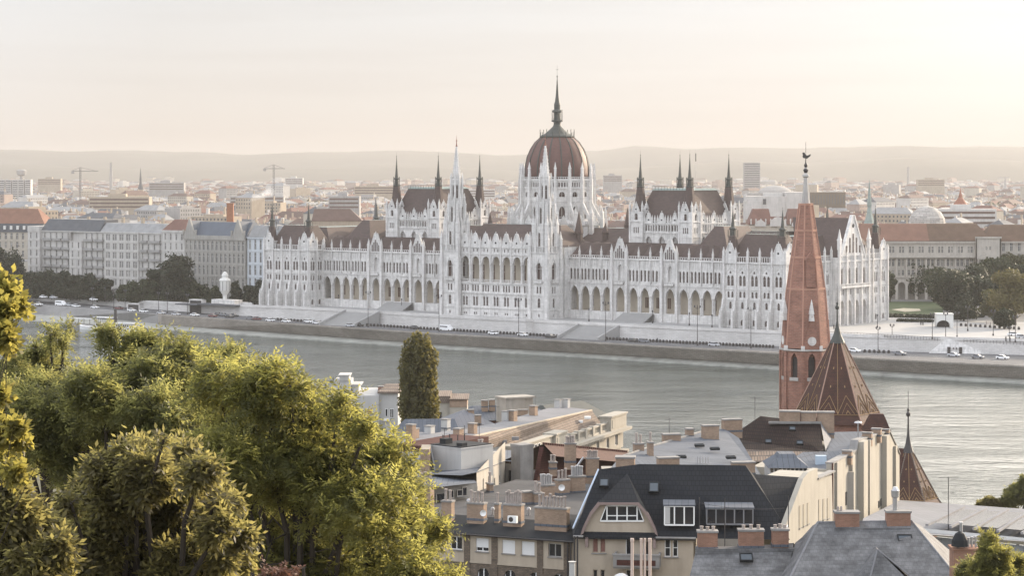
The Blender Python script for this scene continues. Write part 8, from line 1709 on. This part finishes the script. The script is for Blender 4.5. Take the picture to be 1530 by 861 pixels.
FL = {'green': leafmat('ash_leaves', (.065, .07, .027), (.68, .64, .18), .55, 2.2, .46), 'back': leafmat('locust_leaves', (.06, .066, .028), (.62, .60, .20), .55, 2.0, .45),
      'gold': leafmat('browning_leaves', (.07, .062, .028), (.62, .55, .19), .55, 2.6, .40), 'yell': leafmat('yellow_leaves', (.12, .11, .038), (.60, .52, .12), .4, 2.5, .44), 'poplar': leafmat('poplar_leaves', (.085, .082, .033), (.40, .34, .09), .5, .8, .38)}
ftree('ash_tree', 'large feathery green tree filling the lower left, its right edge before the roofs', 430, 58, [(330, 575, 50), (395, 590, 50), (385, 640, 75), (460, 620, 50), (500, 640, 45), (455, 700, 80), (545, 690, 55), (590, 690, 38), (540, 760, 75), (605, 745, 42), (625, 800, 42), (560, 830, 65), (470, 790, 80), (380, 770, 80), (430, 850, 80), (335, 850, 60), (610, 850, 45), (505, 610, 28), (350, 690, 60), (660, 862, 24), (425, 560, 18), (445, 575, 20), (540, 640, 22), (655, 790, 18), (400, 830, 50), (500, 850, 45)], 15000, .42, (.16, .046), FL['green'], 11, jit=2.4)
ftree('locust_tree', 'tall airy green tree at the left whose crown reaches up to the moored boat', 190, 68, [(215, 520, 32), (190, 555, 45), (235, 570, 50), (270, 535, 32), (300, 560, 40), (340, 545, 32), (140, 585, 45), (180, 620, 60), (250, 630, 62), (110, 620, 45), (60, 630, 50), (30, 665, 45), (105, 680, 50), (300, 620, 50), (160, 500, 16), (375, 560, 25), (415, 570, 26), (70, 585, 30), (20, 600, 30)], 13500, .46, (.17, .048), FL['back'], 23, jit=3.0)
ftree('tree_of_heaven', 'thin sparse treetop with open twigs before the river at the far left', 70, 74, [(78, 500, 13), (62, 520, 14), (95, 515, 10), (60, 545, 18), (30, 540, 16), (85, 545, 15), (10, 560, 22), (40, 570, 22), (100, 490, 8)], 1700, .42, (.15, .04), FL['back'], 31, jit=1.5)
ftree('chestnut_tree', 'golden brown leafed tree in front of the ash, lower left', 220, 41, [(190, 682, 24), (225, 675, 20), (265, 680, 26), (300, 705, 26), (320, 735, 22), (160, 705, 28), (130, 730, 26), (215, 715, 38), (265, 735, 40), (175, 755, 40), (120, 770, 28), (225, 780, 45), (290, 785, 38), (325, 790, 22), (150, 810, 42), (95, 815, 26), (215, 835, 50), (180, 850, 40), (250, 858, 42), (320, 862, 30), (150, 862, 34), (285, 845, 42), (120, 855, 36), (332, 755, 14), (330, 835, 18), (100, 750, 14), (352, 748, 11), (362, 800, 16), (356, 840, 18), (72, 790, 16), (80, 845, 18), (205, 660, 12), (240, 658, 10), (285, 672, 12)], 17000, .2, (.17, .055), FL['gold'], 47, jit=1.6, pairs=2, droop=.9)
ftree('maple_tree', 'golden leafed tree cut by the lower left corner', 20, 37, [(15, 770, 42), (50, 800, 40), (0, 830, 60), (60, 850, 40), (10, 720, 24), (85, 815, 18)], 6000, .2, (.19, .062), FL['gold'], 53, jit=1.2, pairs=2, droop=.9)
ftree('yellow_branch_tree', 'yellow-leaved tree whose boughs reach in from the left edge', -150, 25, [(4, 426, 7), (14, 436, 5), (26, 452, 5), (38, 457, 3), (5, 462, 7), (4, 498, 9), (14, 512, 5), (-2, 590, 6), (4, 645, 10), (24, 640, 6), (34, 655, 4), (4, 695, 11), (24, 704, 6)], 1100, .12, (.10, .07), FL['yell'], 61, jit=.7, pairs=2)
ftree('twig_shrub', 'reddish twiggy shrub top at the bottom edge below the ash tree', 430, 34, [(420, 854, 6), (440, 850, 5), (398, 858, 5)], 45, .2, (.08, .03), leafmat('red_leaves', (.15, .075, .05), (.22, .10, .06), .4, 2, .3), 67, cat='shrub', jit=.3)
# poplar
Yp = 335; x, y, z = at(625, 640, Yp); kp = Yp / F; e = empty('poplar_tree', (x, y, gz(Yp)), 0, 'tall columnar dark poplar standing among the roofs by the river', 'tree'); zb = gz(Yp)
lob = []
for i in range(46):
    f_ = i / 45; hw_ = float(np.interp(f_, [0, .15, .4, .65, .8, .9, 1], [2.2, 2.8, 3.0, 2.95, 2.6, 1.95, .7])); a = i * 2.4; s_ = min(hw_ * .42, 1.0) * (.62 + .5 * ((i * 37) % 10) / 10); q = (hw_ - s_) * (.86 + .26 * ((i * 53) % 10) / 10); zz = at(625, 640 - f_ * 136, Yp)[2] - zb; lob.append((q * math.cos(a) * (1 + .18 * math.sin(i * 1.7)) + .15 * math.sin(f_ * 9), q * math.sin(a), zz, s_, s_, 1.9 * min(1, hw_ / 2)))
for i in range(10): f_ = i / 9; hw_ = float(np.interp(f_, [0, .5, .8, 1], [1.7, 2.1, 1.6, .5])); lob.append((0, 0, at(625, 640 - f_ * 134, Yp)[2] - zb, hw_, hw_, 1.2))
crown_mesh('poplar', lob, 22000, .30, FL['poplar'], 71, parent=e, up=.2); MB().tube((0, 0, 0), (0, 0, lob[20][2]), .4, .2, 8).build('trunk', M_['bark'], e)
# lower right and right edge
ftree('cypress_tree', 'upright green tree at the bottom right corner', 1482, 112, [(1478, 805, 14), (1482, 830, 22), (1488, 860, 28), (1470, 850, 20)], 4200, .3, (.12, .05), FL['green'], 83, jit=.8)
ftree('garden_tree', 'rounder green tree left of the upright one, bottom right corner', 1452, 116, [(1450, 852, 16), (1438, 862, 14), (1462, 866, 18)], 1500, .3, (.12, .05), FL['back'], 84, jit=.8)
ftree('corner_tree', 'green tree touching the very bottom right corner', 1525, 114, [(1515, 842, 16), (1528, 860, 22), (1508, 862, 15)], 2400, .3, (.12, .05), FL['green'], 85, jit=.8)
ftree('bank_tree', 'dark tree against the white water at the right edge', 1522, 300, [(1522, 738, 17), (1510, 748, 13), (1535, 730, 20), (1500, 752, 8)], 2600, .5, (.3, .14), FL['back'], 86, jit=1.0)
ftree('bank_bush', 'small brown-green bush left of the tree against the white water', 1476, 300, [(1476, 752, 9), (1466, 755, 6), (1487, 755, 7)], 800, .5, (.3, .14), FL['gold'], 87, jit=.6)
# ------------------------------------------------------------------ small things over the near roofs
g = random.Random(77)
def cable(label, p0, p1, sag=.5, r=.018):
    p0, p1 = Vector(p0), Vector(p1); m = MB(); q = Vector((0, 0, 0)); n = 10
    for i in range(1, n + 1): f_ = i / n; v = (p1 - p0) * f_ - Vector((0, 0, sag * 4 * f_ * (1 - f_))); m.tube(q, v, r, r, 4); q = v
    o = m.build('cable', M_['iron']); o.location = p0; tag(o, label, 'cable')
cable('thin cable sagging over the felt roof between the chimney rows', at(705, 742, 204), at(845, 718, 222), .5)
cable('cable running across the anthracite roof above the dormers', at(1045, 752, 190), at(1172, 760, 189), .25)
cable('cable between the brown tiled roof and the cream gable house', at(1150, 690, 236), at(1240, 668, 252), .4)
for i, (px, py, Y, t) in enumerate(((736, 770, 206, 'on the felt roof left of the wide chimney'), (790, 770, 206, 'right of the air conditioner'), (778, 745, 216, 'in the middle of the felt roof'), (700, 757, 210, 'among the pots at the left of the felt roof'))):
    x, y, z = atz(px, py, 38.4); m = MB().lathe([(.12, 0), (.11, .55), (.19, .58), (.15, .74), (.03, .8)], 9); o = m.build('roof_vent', M_['steel']); o.location = (x, y, 38.3); tag(o, 'small metal roof vent ' + t, 'roof vent')
for i, (px, py, Y, rz, t) in enumerate(((740, 629, 338, 10, 'on the long zinc ridge near the grey penthouse'), (800, 612, 366, -20, 'near the river end of the long zinc roof'), (1000, 655, 249, 15, 'on the light metal roof'), (1128, 622, 262, 0, 'at the peak of the brown tiled roof'), (880, 704, 243, 10, 'on the red ridge behind the chimneys'))):
    x, y, z = at(px, py, Y); e = empty('antenna', (x, y, z), rz, 'comb aerial ' + t, 'antenna'); m = MB(); m.tube((0, 0, -.8), (0, 0, 2.2), .03); m.build('mast', M_['iron'], e); m = MB()
    m.tube((-.6, 0, 2.0), (.6, 0, 2.0), .02)
    for k in range(7): m.tube((-.6 + k * .2, -.25, 2.0), (-.6 + k * .2, .25, 2.0), .012, n=4)
    m.build('aerial', M_['iron'], e)
